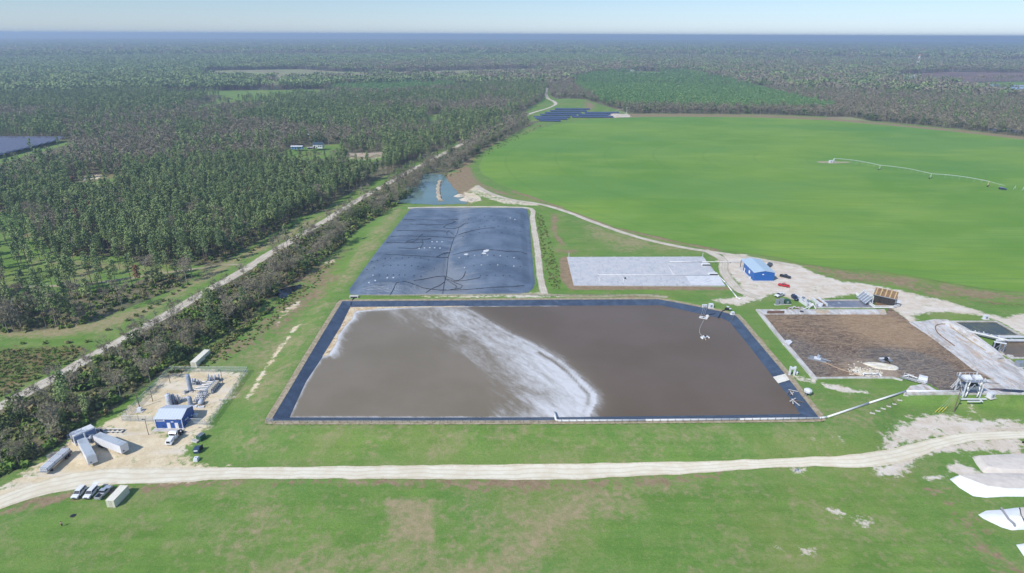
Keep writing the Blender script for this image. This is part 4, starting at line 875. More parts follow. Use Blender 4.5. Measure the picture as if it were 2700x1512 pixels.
# ------------------------------------------------------------------ cars and trucks
def vehicle(kind, lbl, cat, c, front, body, z=None, open_gate=False, bed=M_CHAS, sc_=1.0):
    p = GH(*c); f = GH(*front); t = thing(kind, lbl, cat, (p.x, p.y, p.z + .1), heading(p, f)); t.scale = (sc_,) * 3; W = .95; m = MB()
    if kind == 'pickup_truck':
        L = 2.85; lower = [(-L, .45), (L - .1, .42), (L, .6), (L - .05, .95), (L - .35, 1.1), (1.15, 1.2), (-.75, 1.2), (-.75, .8), (-L + .1, .8), (-L + .1, 1.2), (-L, 1.2)]
        m.prof([(-L, .45), (L - .1, .42), (L, .6), (L - .05, .95), (L - .35, 1.1), (1.15, 1.18), (-.75, 1.18), (-.75, .72), (-L, .72)], -W, W); m.box(-W + .07, -L / 2 - .38, .95, .13, L - .78, .5); m.box(W - .07, -L / 2 - .38, .95, .13, L - .78, .5); m.box(0, -L + .06, .95, 2 * W - .28, .1, .5)
        m.build('body', body, t); MB().box(0, -L / 2 - .38, .76, 2 * W - .3, L - 1.0, .06).build('truck_bed', bed, t); cab = [(1.2, 1.18), (.55, 1.72), (-.55, 1.78), (-.75, 1.18)]; rf = (.5, -.55); L2 = L
    else:
        L2 = 2.45; m.prof([(-L2, .4), (L2 - .1, .38), (L2, .55), (L2 - .06, .92), (L2 - .4, 1.06), (1.05, 1.14), (-L2 + .02, 1.14), (-L2 - .02, .8)], -W, W); m.build('body', body, t)
        cab = [(1.15, 1.14), (.4, 1.72), (-L2 + .35, 1.74), (-L2 + .05, 1.14)]; rf = (.4, -L2 + .3)
    g = [[(s * (W - .05 - .13 * (z_ > 1.3)), y, z_) for y, z_ in cab] for s in (-1, 1)]; m = MB(); m.add(g[0] + g[1], [(0, 1, 2, 3), (7, 6, 5, 4), (0, 4, 5, 1), (1, 5, 6, 2), (2, 6, 7, 3)]); m.build('window', M_GLASS, t)
    MB().box(0, (rf[0] + rf[1]) / 2, 1.78, 2 * W - .32, rf[0] - rf[1] + .12, .09, 0, .94, .97).build('roof', body, t); m = MB()
    for s in (-1, 1):
        for y, dy in ((rf[0] - .9, 0), (rf[1] + .1, 0)): m.cyl((s * (W - .07), y, 1.15), (s * (W - .19), y, 1.76), .05, 4)
        m.cyl((s * (W - .07), 1.12, 1.15), (s * (W - .19), rf[0], 1.76), .045, 4)
    m.build('pillar', body, t); wheels(t, [(s * (W - .1), y) for s in (-1, 1) for y in (L2 - 1.0, -L2 + 1.05)], .38, .26)
    for s in (-1, 1): MB().box(s * .68, L2 - .03, .82, .36, .1, .18).build('headlight', M_TRIM, t); MB().box(s * .82, -L2 + .02, .95, .16, .1, .3).build('tail_light', M_RED, t); MB().box(s * (W + .12), .95, 1.22, .2, .12, .16).build('mirror', M_CHAS, t)
    MB().box(0, L2, .52, 1.8, .14, .2).build('bumper', M_CHAS, t); MB().box(0, L2 - .01, .8, .95, .06, .2).build('grille', M_CHAS, t)
    if open_gate: m = MB(); m.add([(-.8, -L2 + .2, 1.78), (.8, -L2 + .2, 1.78), (.75, -L2 - .85, 1.95), (-.75, -L2 - .85, 1.95), (-.8, -L2 + .2, 1.84), (.8, -L2 + .2, 1.84), (.75, -L2 - .85, 2.01), (-.75, -L2 - .85, 2.01)], [(3, 2, 1, 0), (4, 5, 6, 7), (0, 1, 5, 4), (1, 2, 6, 5), (2, 3, 7, 6), (3, 0, 4, 7)]); m.build('tailgate', body, t)
    return t
CW = paint('white_car_paint', (242, 244, 246), .25, 0, .03, 1, .5); CS = paint('silver_car_paint', (196, 204, 216), .25, .3, .04, 1, .5); CR_ = paint('red_car_paint', (206, 44, 52), .3, 0, .08, 1, .5); CB = paint('navy_car_paint', (44, 62, 96), .25, .1, .05, 1, .5); CK = paint('black_car_paint', (44, 48, 56), .25, .1, .05, 1, .5); CT = paint('teal_car_paint', (48, 76, 92), .3, .1, .05)
vehicle('parked_car', 'boxy white off-road car, leftmost of the three vehicles on the grass', 'car', (210, 1305), (198, 1318), CW); vehicle('parked_car', 'white family car with its rear hatch raised, between two other vehicles', 'car', (241.5, 1305), (229, 1318.5), CW, open_gate=True)
vehicle('pickup_truck', 'silver pickup truck with dark bed nearest the short cream container', 'pickup', (275, 1304), (290, 1289), CS)
vehicle('pickup_truck', 'red pickup truck standing on the white dirt in front of the warehouse', 'pickup', (2066, 756), (2040, 751), CR_); vehicle('pickup_truck', 'black pickup truck parked right of the blue warehouse', 'pickup', (2070, 732.5), (2095, 738), CK); vehicle('pickup_truck', 'white pickup truck beside the grey control boxes', 'pickup', (2055, 782), (2036, 789), CW, sc_=1.1)
vehicle('parked_car', 'dark teal car half hidden behind the blue warehouse', 'car', (2029, 702), (2035, 696), CT, sc_=1.1); vehicle('parked_car', 'dark blue car parked between the green box and white pumps', 'car', (2096, 790), (2108, 800), CB, sc_=1.1); vehicle('parked_car', 'small blue-grey car out on the green field by the end of the irrigation arm', 'car', (2643, 501), (2660, 503), CB, sc_=1.2)
# highway tractor
p = GH(461, 1158.5); f = GH(446, 1175); t = thing('tractor_truck', 'white day-cab truck tractor without trailer in front of the gas yard building', 'truck', (p.x, p.y, p.z + .08), heading(p, f))
MB().prof([(.9, .8), (3.7, .8), (3.75, 1.3), (3.6, 1.75), (1.9, 2.0), (.9, 2.05)], -.85, .85).build('hood', CW, t); MB().prof([(-.5, .9), (1.0, .9), (1.0, 2.0), (.8, 2.75), (.5, 3.05), (-.5, 3.05)], -1.15, 1.15).build('cab', CW, t)
MB().prof([(1.0, 2.08), (.84, 2.7), (.88, 2.7), (1.05, 2.08)], -.98, .98).build('windscreen', M_GLASS, t); [MB().box(s * 1.16, .35, 2.3, .05, .8, .55).build('window', M_GLASS, t) for s in (-1, 1)]; MB().box(0, 3.76, 1.3, 1.2, .1, .7).build('grille', M_CHAS, t); MB().box(0, 3.85, .7, 2.3, .25, .35).build('bumper', CW, t)
[MB().prof([(2.2, .75), (2.35, 1.25), (2.9, 1.4), (3.5, 1.25), (3.65, .75)], s * 1.0 - .2, s * 1.0 + .2).build('fender', CW, t) for s in (-1, 1)]
MB().box(0, -1.9, .85, 1.0, 4.4, .3).build('chassis', M_CHAS, t); MB().lathe([(.55, 1.02), (.55, 1.12)], 0, -2.6, 10).build('fifth_wheel', M_CHAS, t); MB().box(0, -.75, 1.5, 1.9, .3, 1.2).build('headache_rack', M_CHAS, t); [MB().hlathe([(.32, -.6), (.32, .6)], .8, 10).build('fuel_tank', M_STEEL, t, False, (s * 1.0, .2, 0)) for s in (-1, 1)]
wheels(t, [(s * 1.0, 2.9) for s in (-1, 1)], .5, .32); wheels(t, [(s * .95, y) for s in (-1, 1) for y in (-2.3, -3.6)], .5, .55); [MB().box(s * .7, -2.95, 1.12, .5, .5, .08).build('mudguard', M_TRIM, t) for s in (-1, 1)]
# ------------------------------------------------------------------ person on the lawn
def person(px, py, lbl):
    p = GH(px, py); t = thing('person', lbl, 'person', (p.x, p.y, p.z), R(200)); V = [(0, 0, .95), (0, 0, 1.15), (0, .01, 1.38), (0, .02, 1.5), (0, .03, 1.62), (0, .03, 1.72), (.1, 0, .88), (.12, .03, .5), (.12, 0, .1), (.13, .12, .05), (-.1, 0, .88), (-.12, .02, .5), (-.13, -.02, .1), (-.14, .1, .05), (.19, 0, 1.4), (.26, .02, 1.12), (.2, .2, 1.05), (.12, .3, 1.08), (-.19, 0, 1.4), (-.26, .02, 1.12), (-.2, .2, 1.05), (-.12, .3, 1.08)]
    E = [(0, 1), (1, 2), (2, 3), (3, 4), (4, 5), (0, 6), (6, 7), (7, 8), (8, 9), (0, 10), (10, 11), (11, 12), (12, 13), (2, 14), (14, 15), (15, 16), (16, 17), (2, 18), (18, 19), (19, 20), (20, 21)]; Rd = [.15, .15, .16, .06, .1, .09, .1, .075, .05, .05, .1, .075, .05, .05, .07, .05, .04, .045, .07, .05, .04, .045]
    def skin(name, idx, k, mat):
        mp = {i: n for n, i in enumerate(idx)}; me = bpy.data.meshes.new(name); me.from_pydata([V[i] for i in idx], [(mp[a], mp[b]) for a, b in E if a in mp and b in mp], []); o = bpy.data.objects.new(name, me); COL.objects.link(o); o.parent = t
        md = o.modifiers.new('Skin', 'SKIN'); 
        for i, v in enumerate(me.skin_vertices[0].data): v.radius = (Rd[idx[i]] * k,) * 2; v.use_root = i == 0
        s = o.modifiers.new('Sub', 'SUBSURF'); s.levels = 1; s.render_levels = 1; me.materials.append(mat); return o
    skin('body', list(range(22)), 1, paint('skin', (190, 140, 110), .6)); skin('shirt', [1, 2, 14, 15, 18, 19], 1.14, paint('white_shirt', (240, 240, 240), .8)); skin('trousers', [0, 6, 7, 8, 10, 11, 12], 1.16, paint('dark_trousers', (70, 66, 72), .9))
    MB().lathe([(.03, 1.82), (.09, 1.8), (.115, 1.73), (.11, 1.66)], 0, .02, 10).build('hair', paint('dark_hair', (54, 40, 34), .9), t)
    MB().box(0, .34, 1.1, .2, .1, .03).build('handheld_controller', M_CHAS, t)
person(164.5, 1388.5, 'person in white shirt and dark trousers standing alone on the lawn at bottom left')
p = GH(192.5, 1361); t = thing('dark_disc', 'dark flat disc lying on the grass up and right of the standing person', 'mat', (p.x, p.y, p.z), R(20)); MB().lathe([(.7, .1), (.72, .15), (.68, .19)], 0, 0, 14).build('disc_face', M_BLACK, t); MB().lathe([(.3, .19), (.3, .22)], 0, 0, 12).build('centre_disc', M_CHAS, t)  # flat dark disc low on the lawn, smaller disc on top

# ------------------------------------------------------------------ fenced gas yard
def fence(a, b, lbl, h=2.4, sp=3.0, group='chain-link fence runs round the gas yard'):
    A = GH(*a); B = GH(*b); t = thing('chain_link_fence', lbl, 'fence', (A.x, A.y, 0), heading(A, B), group); L = (B - A).to_2d().length; n = max(1, round(L / sp)); z = lambda y: H1(*(A.to_2d().lerp(B.to_2d(), y / L))) + .03
    for i in range(n + 1): y = L * i / n; MB().cyl((0, y, z(y)), (0, y, z(y) + h + .1), .05, 6).build('post', M_STEEL, t)
    m = MB(); q = MB()
    for i in range(n):
        y0_, y1_ = L * i / n, L * (i + 1) / n; m.cyl((0, y0_, z(y0_) + h), (0, y1_, z(y1_) + h), .045, 5); m.cyl((0, y0_, z(y0_) + h * .42), (0, y1_, z(y1_) + h * .42), .035, 5); q.add([(.02, y0_, z(y0_)), (.02, y1_, z(y1_)), (.02, y1_, z(y1_) + h), (.02, y0_, z(y0_) + h)], [(0, 1, 2, 3)])
    m.build('rail', paint('fence_rail', (214, 220, 222), .5, .1), t); q.build('mesh_panel', M_CHAIN, t); return t
fence((450, 981), (654, 982), 'far chain-link fence of the gas yard, in front of the long cream container'); fence((323, 1111), (450, 981), 'left chain-link fence of the gas yard along the wood edge')
fence((654, 982), (547, 1131), 'right chain-link fence of the gas yard beside the grass embankment'); fence((323, 1111), (366, 1112), 'short near fence at the left corner of the gas yard'); fence((490, 1119), (542, 1121), 'short near fence right of the gas yard building')
fence((367, 1112), (405, 1113), 'double gate of chain-link left of the gas yard building')
def lightpole(base, top, lbl):
    p = GH(*base); h = height_at(base[0], base[1], top); t = thing('light_pole', lbl, 'light pole', (p.x, p.y, p.z), 0, 'dark light poles of the gas yard')
    MB().cyl((0, 0, 0), (0, 0, h), .11, 8, .07).build('pole', M_POLE, t); MB().box(-.35, 0, h, .9, .12, .12).build('arm', M_POLE, t); MB().box(-.75, 0, h - .05, .5, .35, .18).build('lamp_head', M_LAMP, t)
for b_, tp, l_ in (((449, 1011), 972, 'at the far left corner of the gas yard'), ((588, 1012), 976, 'beside the far compressor skid'), ((403, 1059), 1020, 'halfway along the left fence'), ((541, 1071), 1035, 'next to the small white tank'), ((392, 1147), 1106, 'standing alone left of the blue building'), ((481, 1147), 1107, 'in front of the blue building near the truck')):
    lightpole(b_, tp, 'dark light pole ' + l_)
p = GH(369.5, 1077); h = height_at(369.5, 1077, 1033); t = thing('utility_pole', 'bare wooden utility pole with a pad box outside the left yard corner', 'utility pole', (p.x, p.y, p.z)); MB().cyl((0, 0, 0), (-.3, 0, h), .16, 8, .1).build('pole', M_WOOD, t); MB().box(-.3, 0, h - .6, 1.2, .12, .12).build('crossarm', M_WOOD, t)
p = GH(367, 1085); t = thing('pad_box', 'small white box on a pale slab below the wooden utility pole', 'electrical box', (p.x, p.y, p.z)); MB().box(0, 0, .1, 3.4, 2.2, .2).build('slab', M_SLABC, t); MB().box(.2, .2, .8, 1.4, 1.1, 1.2).build('cabinet', M_TRIM, t)
def vtank(name, px, top, r, lbl, mat=M_TANK, lean=0):
    p = GH(*px); h = height_at(px[0], px[1], top); t = thing(name, lbl, 'tank', (p.x, p.y, p.z)); MB().box(0, 0, .12, 2.4 * r + .4, 2.4 * r + .4, .24).build('slab', M_SLABC, t)
    MB().lathe([(r * .9, .24), (r, .3), (r, .8), (r * 1.02, .82), (r, .86), (r, h * .5), (r * 1.02, h * .51), (r, h * .52), (r, h - .35), (r * .85, h - .15), (r * .45, h), (.05, h + .02)], 0, 0, 18).build('shell', mat, t, True)
    MB().path([(r + .15, 0, .4), (r + .15, 0, h * .8), (r * .3, 0, h * .95)], .07, 6).build('pipe', M_STEEL, t); MB().cyl((0, 0, h), (0, 0, h + .4), .09, 6).build('vent', M_STEEL, t); MB().box(-r - .12, 0, 1.1, .25, .5, .6).build('control_box', M_TRIM, t)
vtank('storage_tank', (503, 1032), 988, .78, 'tallest slim blue-grey tank standing alone in the gas yard'); vtank('storage_tank', (448, 1069.5), 1039, .98, 'wide pale grey tank, leftmost in the gas yard', M_TANKL); vtank('storage_tank', (460, 1065), 1040, .55, 'slim grey tank just right of the widest tank'); vtank('storage_tank', (503, 1069.5), 1046, .75, 'short grey tank right behind the blue yard building', M_TANK)
def skid(px, L, W, rz, lbl, seed, tall=1.0, wh=False):
    r_ = random.Random(seed); p = GH(*px); t = thing('process_skid', lbl, 'gas equipment', (p.x, p.y, p.z), R(rz)); MB().box(0, 0, .12, L, W, .24).build('base_frame', M_STEEL if not wh else M_SLABC, t)
    for i in range(4):
        x = -L / 2 + L * (i + .5) / 4; r0 = .22 + .2 * r_.random(); h = (1.0 + 1.5 * r_.random()) * tall; y = (r_.random() - .5) * W * .5
        MB().lathe([(r0, .24), (r0, h), (r0 * .6, h + .2), (.04, h + .25)], x, y, 10).build('vessel', M_TANK if i % 2 else M_TANKL, t, True)
    for i in range(5):
        x0_ = (r_.random() - .5) * L * .9; x1_ = (r_.random() - .5) * L * .9; y = (r_.random() - .5) * W * .8; z = .5 + 1.4 * r_.random() * tall; MB().path([(x0_, y, .24), (x0_, y, z), (x1_, y, z), (x1_, y * .3, z), (x1_, y * .3, .24)], .07 + .05 * r_.random(), 6).build('pipe', M_TRIM if i % 2 else M_STEEL, t)
    MB().box(L * .3, -W * .3, .9, L * .22, W * .3, 1.3).build('engine_housing', paint('dark_housing', (70, 80, 98), .5, .2, .15), t); MB().hlathe([(.3, -W * .35), (.36, -W * .3), (.36, W * .3), (.3, W * .35)], .9, 12).build('scrubber', M_TANK, t, True, (-L * .25, 0, 0)); MB().truss((-L / 2, W / 2, .24), (L / 2, W / 2, .24), 1.3 * tall, 5, .05).build('railing', M_TRIM, t)
    return t
skid((565, 1004), 5.6, 2.6, 4, 'large compressor skid at the far end of the gas yard', 1, 1.2); skid((518, 1013), 3.0, 2.0, -5, 'small pump skid between the tallest tank and the pipe rows', 2); skid((468, 1063), 2.6, 3.2, -28, 'piping skid with ladder right of the widest tank', 3, 1.5); skid((495, 1035), 3.4, 1.2, 60, 'low pipework at the foot of the tallest tank', 4, .6, True)
p0_ = GH(521, 1060); p1_ = GH(562, 1016); D = (p1_ - p0_)
for i in range(11):
    q = p0_ + D * (i / 10); lab = 'white-topped filter' if i > 4 else 'grey metering'; t = thing('filter_train', '%s train, %s from the small white tank in the gas yard' % (lab, ['first', 'second', 'third', 'fourth', 'fifth', 'sixth', 'seventh', 'eighth', 'ninth', 'tenth', 'farthest'][i]), 'gas equipment', (q.x, q.y, q.z), R(-3), 'parallel pipe trains in the gas yard')
    if i > 4:
        MB().cyl((-4.2, 0, 1.5), (.3, 0, 1.5), .16, 8).build('header_pipe', M_PIPE, t); MB().lathe([(.3, .2), (.3, 1.9), (.15, 2.2)], .8, 0, 10).build('filter_body', M_TANK, t, True); MB().box(1.9, 0, 1.15, 1.3, .7, 1.9).build('plate_stack', paint('tan_filter_box', (206, 200, 184), .6), t); MB().box(0, 0, .1, 6.0, .8, .2).build('base_frame', M_STEEL, t); [MB().cyl((x, 0, .1), (x, 0, 1.5), .06, 5).build('leg', M_STEEL, t) for x in (-3.8, -1.6)]
        MB().lathe([(.22, .2), (.22, 1.1), (.1, 1.3)], 3.0, 0, 8).build('meter', M_TANK, t, True)
    else:
        for k in range(4): MB().lathe([(.2, .2), (.2, 1.0 + .3 * ((i + k) % 2)), (.08, 1.5)], -1.2 + k * .8, 0, 8).build('meter', M_TANK if k % 2 else M_TANKL, t, True)
        MB().cyl((-1.7, 0, .8), (1.7, 0, .8), .12, 8).build('header_pipe', M_PIPE, t); MB().box(0, 0, .1, 3.6, .7, .2).build('base_frame', M_STEEL, t)
p = GH(531, 1067); t = thing('storage_tank', 'small round white tank lying at the near end of the pipe rows', 'tank', (p.x, p.y, p.z), R(8)); MB().hlathe([(.3, -1.2), (.75, -1.0), (.9, -.6), (.9, .6), (.75, 1.0), (.3, 1.2)], 1.1, 16).build('shell', M_TANKL, t, True); [MB().box(0, y, .3, 1.4, .2, .6).build('saddle', M_STEEL, t) for y in (-.6, .6)]
for i, (x, y, l_) in enumerate(((512, 1073, 'nearest to the short grey tank'), (530, 1075, 'beside the small white tank'), (485, 1052, 'midway between the tanks'), (461, 1078, 'behind the blue building'))): 
    p = GH(x, y); t = thing('valve_box', 'low pale valve box ' + l_, 'valve box', (p.x, p.y, p.z), i * .3, 'low valve boxes in the gas yard'); MB().box(0, 0, .2, 2.2, 1.1, .4).build('box', M_TRIM, t); MB().cyl((-.4, 0, .4), (-.4, 0, 1.0), .1).build('valve_stem', M_RED if i == 3 else M_STEEL, t)
# green utility units on the lawn edge
p = GH(529, 1161); t = thing('utility_cabinet', 'green and grey slatted cabinet on a pale skid at the lawn edge', 'cabinet', (p.x, p.y, p.z + .1), R(-20)); MB().box(0, .4, 1.0, 1.9, 2.4, 1.8, 0, .95, .95).build('housing', M_GREEN, t); [MB().box(x, .4, 1.93, .35, 2.2, .12).build('roof_slat', M_STEEL, t) for x in (-.6, 0, .6)]; MB().box(-.9, -1.4, .3, 2.4, 1.2, .5).build('skid', M_SLABC, t); [MB().cyl((-1.7 + k * .5, -1.8, .2), (-1.7 + k * .5, -1.8, 1.3), .08).build('riser_pipe', M_TRIM, t) for k in range(3)]
p = GH(519, 1196); t = thing('utility_cart', 'dark tarped cabinet with a raised lid on the lawn corner', 'cabinet', (p.x, p.y, p.z + .1), R(6)); MB().box(0, .9, .8, 1.9, 2.3, 1.5).build('housing', paint('slate_box', (62, 84, 112), .5), t); MB().box(1.15, 1.3, 1.1, .1, 1.8, 1.6, R(-14)).build('lid', M_CHAS, t); MB().box(0, -.5, 1.2, 1.2, .3, .3).build('gauge_box', M_TRIM, t)
p = GH(518, 1215); t = thing('water_box', 'small rounded white box in front of the dark tarped cabinet', 'box', (p.x, p.y, p.z + .1), R(4)); MB().box(0, 0, .55, 1.4, 1.7, 1.1, 0, .85, .85).build('shell', M_TRIM, t); MB().lathe([(.2, 1.1), (.2, 1.2)], 0, 0, 8).build('cap', M_STEEL, t)
# equipment behind the trailers
p = GH(224, 1160); t = thing('equipment_house', 'white and blue equipment enclosure tucked behind the box trailers', 'enclosure', (p.x, p.y, p.z), R(-36)); MB().box(0, 0, 1.9, 3.2, 6.6, 3.8).build('shell', M_TRL, t); MB().box(0, 0, 3.84, 3.0, 6.4, .1).build('roof', M_TRIM, t); [MB().box(1.63, y, 2.2, .08, 1.6, 2.4).build('louvre_panel', paint('louvre_blue', (120, 148, 188), .5), t) for y in (-2.4, -.8, .8, 2.4)]; MB().box(-.3, -3.33, 1.4, .9, .1, 1.2).build('hatch', M_LAMP, t)
skid((196, 1150), 4.6, 1.8, 52, 'dark generator skid left of the white and blue enclosure', 7, 1.0); skid((238, 1166), 2.4, 1.8, 0, 'grey pipe rack with red fittings between the box trailers', 8, 1.5); skid((262, 1142), 3.4, 1.6, 10, 'small valve skid behind the right-hand box trailer', 9, 1.0)
m = MB(); a = GH(272, 1142); b = GH(322, 1142); t = thing('pipe_line', 'pair of white pipes running right from the valve skid behind the trailers', 'pipe', (a.x, a.y, a.z)); [MB().cyl((0, k * 1.4, .6 + .3 * k), (b.x - a.x, k * 1.4, .6 + .3 * k), .12).build('pipe', M_PIPE, t) for k in (0, 1)]; [MB().box((b.x - a.x) * k / 4, .7, .25, .2, 1.8, .5).build('support', M_STEEL, t) for k in range(5)]

# ------------------------------------------------------------------ lagoon edge: fence, pipe, floats
def wirefence(px, lbl, sp=3.0, h=1.2):
    pts = [GH(*p) for p in px]; A = pts[0]; t = thing('wire_fence', lbl, 'fence', (A.x, A.y, 0)); q = resample([p.to_2d() for p in pts], sp, False); n = 0
    for p in q[:95]: z = H1(p.x, p.y); MB().cyl((p.x - A.x, p.y - A.y, z), (p.x - A.x, p.y - A.y, z + h), .06, 5).build('post', M_WOOD, t)
    m = MB()
    for k in (.5, .95, 1.15): m.path([(p.x - A.x, p.y - A.y, H1(p.x, p.y) + k) for p in q[:95]], .02, 3)
    m.build('wire', M_STEEL, t)
wirefence([(705, 1116), (1000, 1116), (1460, 1115), (1800, 1112.5), (2165, 1108)], 'post and wire fence along the near bank of the big lagoon', 2.6); wirefence([(975, 783.5), (1300, 782), (1740, 781)], 'post and wire fence between the two dark lagoons', 3.2, 1.1)
t = thing('corner_gate', 'small pipe gate at the near left corner of the big lagoon', 'gate', GH(712, 1112)[:]); m = MB(); [m.cyl((x, 0, 0), (x, 0, 1.3), .05) for x in (-1.2, 0, 1.2)]; [m.cyl((-1.2, 0, z), (1.2, 0, z), .05) for z in (.5, 1.25)]; m.build('gate_frame', M_STEEL, t); MB().box(0, .1, .8, 2.3, .03, .8).build('mesh_panel', M_CHAIN, t)
def pipeline(name, pts, r, lbl, sup=None, z0=.45):
    q = [GH(x, y, 0) if True else 0 for x, y in pts]; A = q[0]; t = thing(name, lbl, 'pipe', (A.x, A.y, 0)); w_ = [Vector((p.x - A.x, p.y - A.y, z0)) for p in q]; MB().path(w_, r, 10).build('pipe', M_PIPE, t, True)
    if sup:
        for i, p in enumerate(resample(w_, sup, False)):
            g = H1(p.x + A.x, p.y + A.y); MB().box(p.x, p.y, (g + z0) / 2, .3, .3, z0 - g).build('support', M_LAMP, t)
    return t
t = pipeline('outlet_pipe', [(1471, 1112.5), (1700, 1111), (1950, 1108.5), (2160, 1105.5), (2180, 1103), (2290, 1066), (2388, 1034.5), (2526, 1034.5)], .35, 'long white pipe along the near lagoon bank, climbing right to the separator', 7.0)
o = GH(1471, 1112.5); MB().path([(0, 0, .45), (-.7, .6, .45), (-.7, 7.2, ZW + .7), (-.7, 8.0, ZW + .2)], .36, 10).build('spout', M_PIPE, t, True)
for i in range(7):
    k = i / 6; p = GH(2300 + 85 * k, 1091 - 36 * k); f_ = thing('concrete_block', 'small pale block in the row below the climbing pipe, %s' % ['lowest left', 'second from the left', 'third from the left', 'in the middle', 'third from the right', 'second from the right', 'highest right'][i], 'block', (p.x, p.y, p.z), R(-20), 'blocks below the climbing pipe'); MB().box(0, 0, .15, 1.7, .5, .3, 0, .9, .9).build('slab', M_SLABC, f_); MB().cyl((0, .1, .3), (0, .3, 1.2), .09).build('post', M_WOOD, f_)
def at_water(x, y): return G(x, y, ZW)
p = at_water(1855, 838.5); t = thing('float_frame', 'white rectangular floating frame close to the far right lagoon bank', 'float', (p.x, p.y, p.z), R(-28)); t.scale = (.55,) * 3; m = MB(); [m.box(x, y, .15, sx, sy, .5) for x, y, sx, sy in ((0, 1.5, 7, 1), (0, -1.5, 7, 1), (-3, 0, 1, 2), (3, 0, 1, 2))]; m.build('pontoon', M_WHITE, t); MB().lathe([(.5, 0), (.7, .3), (.5, .7)], 0, 0, 10).build('pump', M_DARK, t)
p = at_water(1865.5, 836); t = thing('buoy', 'round white buoy beside the rectangular floating frame', 'buoy', p[:]); MB().lathe([(.3, -.3), (.9, 0), (1.0, .5), (.5, 1.0), (.05, 1.1)], 0, 0, 12).build('shell', M_SLABC, t, True)
p = at_water(1859, 891); t = thing('floating_aerator', 'white floating aerator alone on the brown water near the right bank', 'aerator', (p.x, p.y, p.z), R(15)); t.scale = (.62,) * 3; [MB().hlathe([(.3, -1.7), (.6, -1.2), (.6, 1.2), (.3, 1.7)], .2, 12).build('pontoon', M_WHITE, t, True, (x, y, 0)) for x, y in ((-2.6, 0), (2.6, 0), (0, 1.2))]; MB().box(0, 0, .8, 4.6, 2.0, .15).build('deck', M_TRIM, t); MB().box(0, 0, 1.3, 1.0, .9, 1.0).build('motor', M_DARK, t); m = MB(); [m.cyl((sx * 1.9, sy * .9, .8), (sx * 1.9, sy * .9, 1.7), .05) for sx in (-1, 1) for sy in (-1, 1)]; m.build('railing', M_STEEL, t); MB().cyl((-1, -1, .6), (-1.3, -3.4, -.1), .15).build('intake_pipe', M_PIPE, t)
cable = resample([at_water(1856, 845), at_water(1846, 865), at_water(1845, 880), at_water(1852, 889)], 2); tag(MB().path([(p.x, p.y, ZW + .1) for p in cable], .09, 4).build('mooring_rope', M_SLABC, None), 'pale rope curving from the floating frame to the aerator', 'rope')
p = GH(1858, 811); t = thing('ladder_pipe', 'pair of grey intake pipes running down the far right liner bank', 'pipe', (p.x, p.y, 0)); q = at_water(1853, 832); [MB().path([(k * .8, 0, 1.4), (k * .8, -1, .7), (q.x - p.x + k * .8, q.y - p.y, ZW)], .14).build('pipe', M_STEEL, t) for k in (-1, 0, 1)]; MB().box(0, .3, .7, 2.4, .8, 1.4).build('pump_box', M_TRIM, t)
p = GH(1904, 822); t = thing('drain_pipe', 'dark pipe with a bent end resting on the far right liner bank', 'pipe', (p.x, p.y, 0)); q = at_water(1893, 840); MB().path([(3, 2, .4), (0, 0, .3), (q.x - p.x, q.y - p.y, ZW + .3)], .2).build('pipe', M_DARK, t); MB().path([(q.x - p.x - 4, q.y - p.y + 3, ZW + .6), (q.x - p.x + 1, q.y - p.y + 4, ZW + .8)], .14).build('brace', M_DARK, t)
a = GH(1936, 833); b = at_water(1918, 888); c_ = at_water(1926, 853); tag(MB().path([(a.x, a.y, .4), (c_.x, c_.y, ZW + .1), (b.x, b.y, ZW + .06)], .08, 4).build('cable', paint('grey_cable', (130, 124, 120), .7), None), 'thin grey cable from the bank corner into the brown water', 'cable')
def cabinet(px, s, lbl, mat=M_TRIM, name='control_box', rz=0, legs=True):
    p = GH(*px); t = thing(name, lbl, 'control box', (p.x, p.y, p.z), R(rz)); MB().box(0, 0, s[2] * .6, s[0], s[1], s[2], 0, .95, .9).build('housing', mat, t); MB().box(0, -s[1] / 2 - .04, s[2] * .6, s[0] * .4, .06, s[2] * .6).build('door', M_STEEL, t); MB().box(0, 0, .08, s[0] + .8, s[1] + .8, .16).build('slab', M_SLABC, t)
    return t
cabinet((1874, 812), (2.2, 1.6, 2.0), 'white control box by the far right lagoon bank'); cabinet((1931, 829), (1.6, 1.2, 1.2), 'small white box at the bend of the lagoon bank'); cabinet((2074, 801), (2.8, 2.2, 2.0), 'dark green transformer box near the blue car', M_GREEN, 'transformer_box'); cabinet((2048, 804), (1.5, 1.0, 2.6), 'left one of the twin grey control cabinets', M_STEEL); cabinet((2060, 803), (1.8, 1.0, 3.0), 'right one of the twin grey control cabinets', M_STEEL); cabinet((2607, 1061), (2.4, 1.8, 1.8), 'white slatted box on the lawn right of the separator tower', M_TRIM, 'control_box', 20); cabinet((2598, 842), (2.2, 1.4, 1.8), 'pale blue-white box at the upper corner of the olive pool'); cabinet((2690, 966), (3.6, 2.2, 2.0), 'grey machine box on the grass at the right edge', M_STEEL)
p = GH(1919, 818.5); t = thing('utility_cart', 'small two-seat utility vehicle parked by the bend of the lagoon bank', 'utility vehicle', (p.x, p.y, p.z), R(70)); MB().prof([(-1.5, .4), (1.5, .4), (1.5, .8), (.6, 1.0), (-1.5, .9)], -.7, .7).build('body', M_CHAS, t); m = MB(); [m.cyl((x, y, .9), (x * .9, y * .8, 1.9), .04) for x in (-.65, .65) for y in (-.3, .9)]; m.build('roll_cage', M_CHAS, t); MB().box(0, .2, 1.92, 1.3, 1.2, .06).build('roof', M_TRIM, t); MB().box(0, -1.0, .98, 1.3, 1.0, .2).build('cargo_tray', M_TRIM, t); wheels(t, [(s * .65, y) for s in (-1, 1) for y in (-1.0, 1.0)], .35, .25, 10)
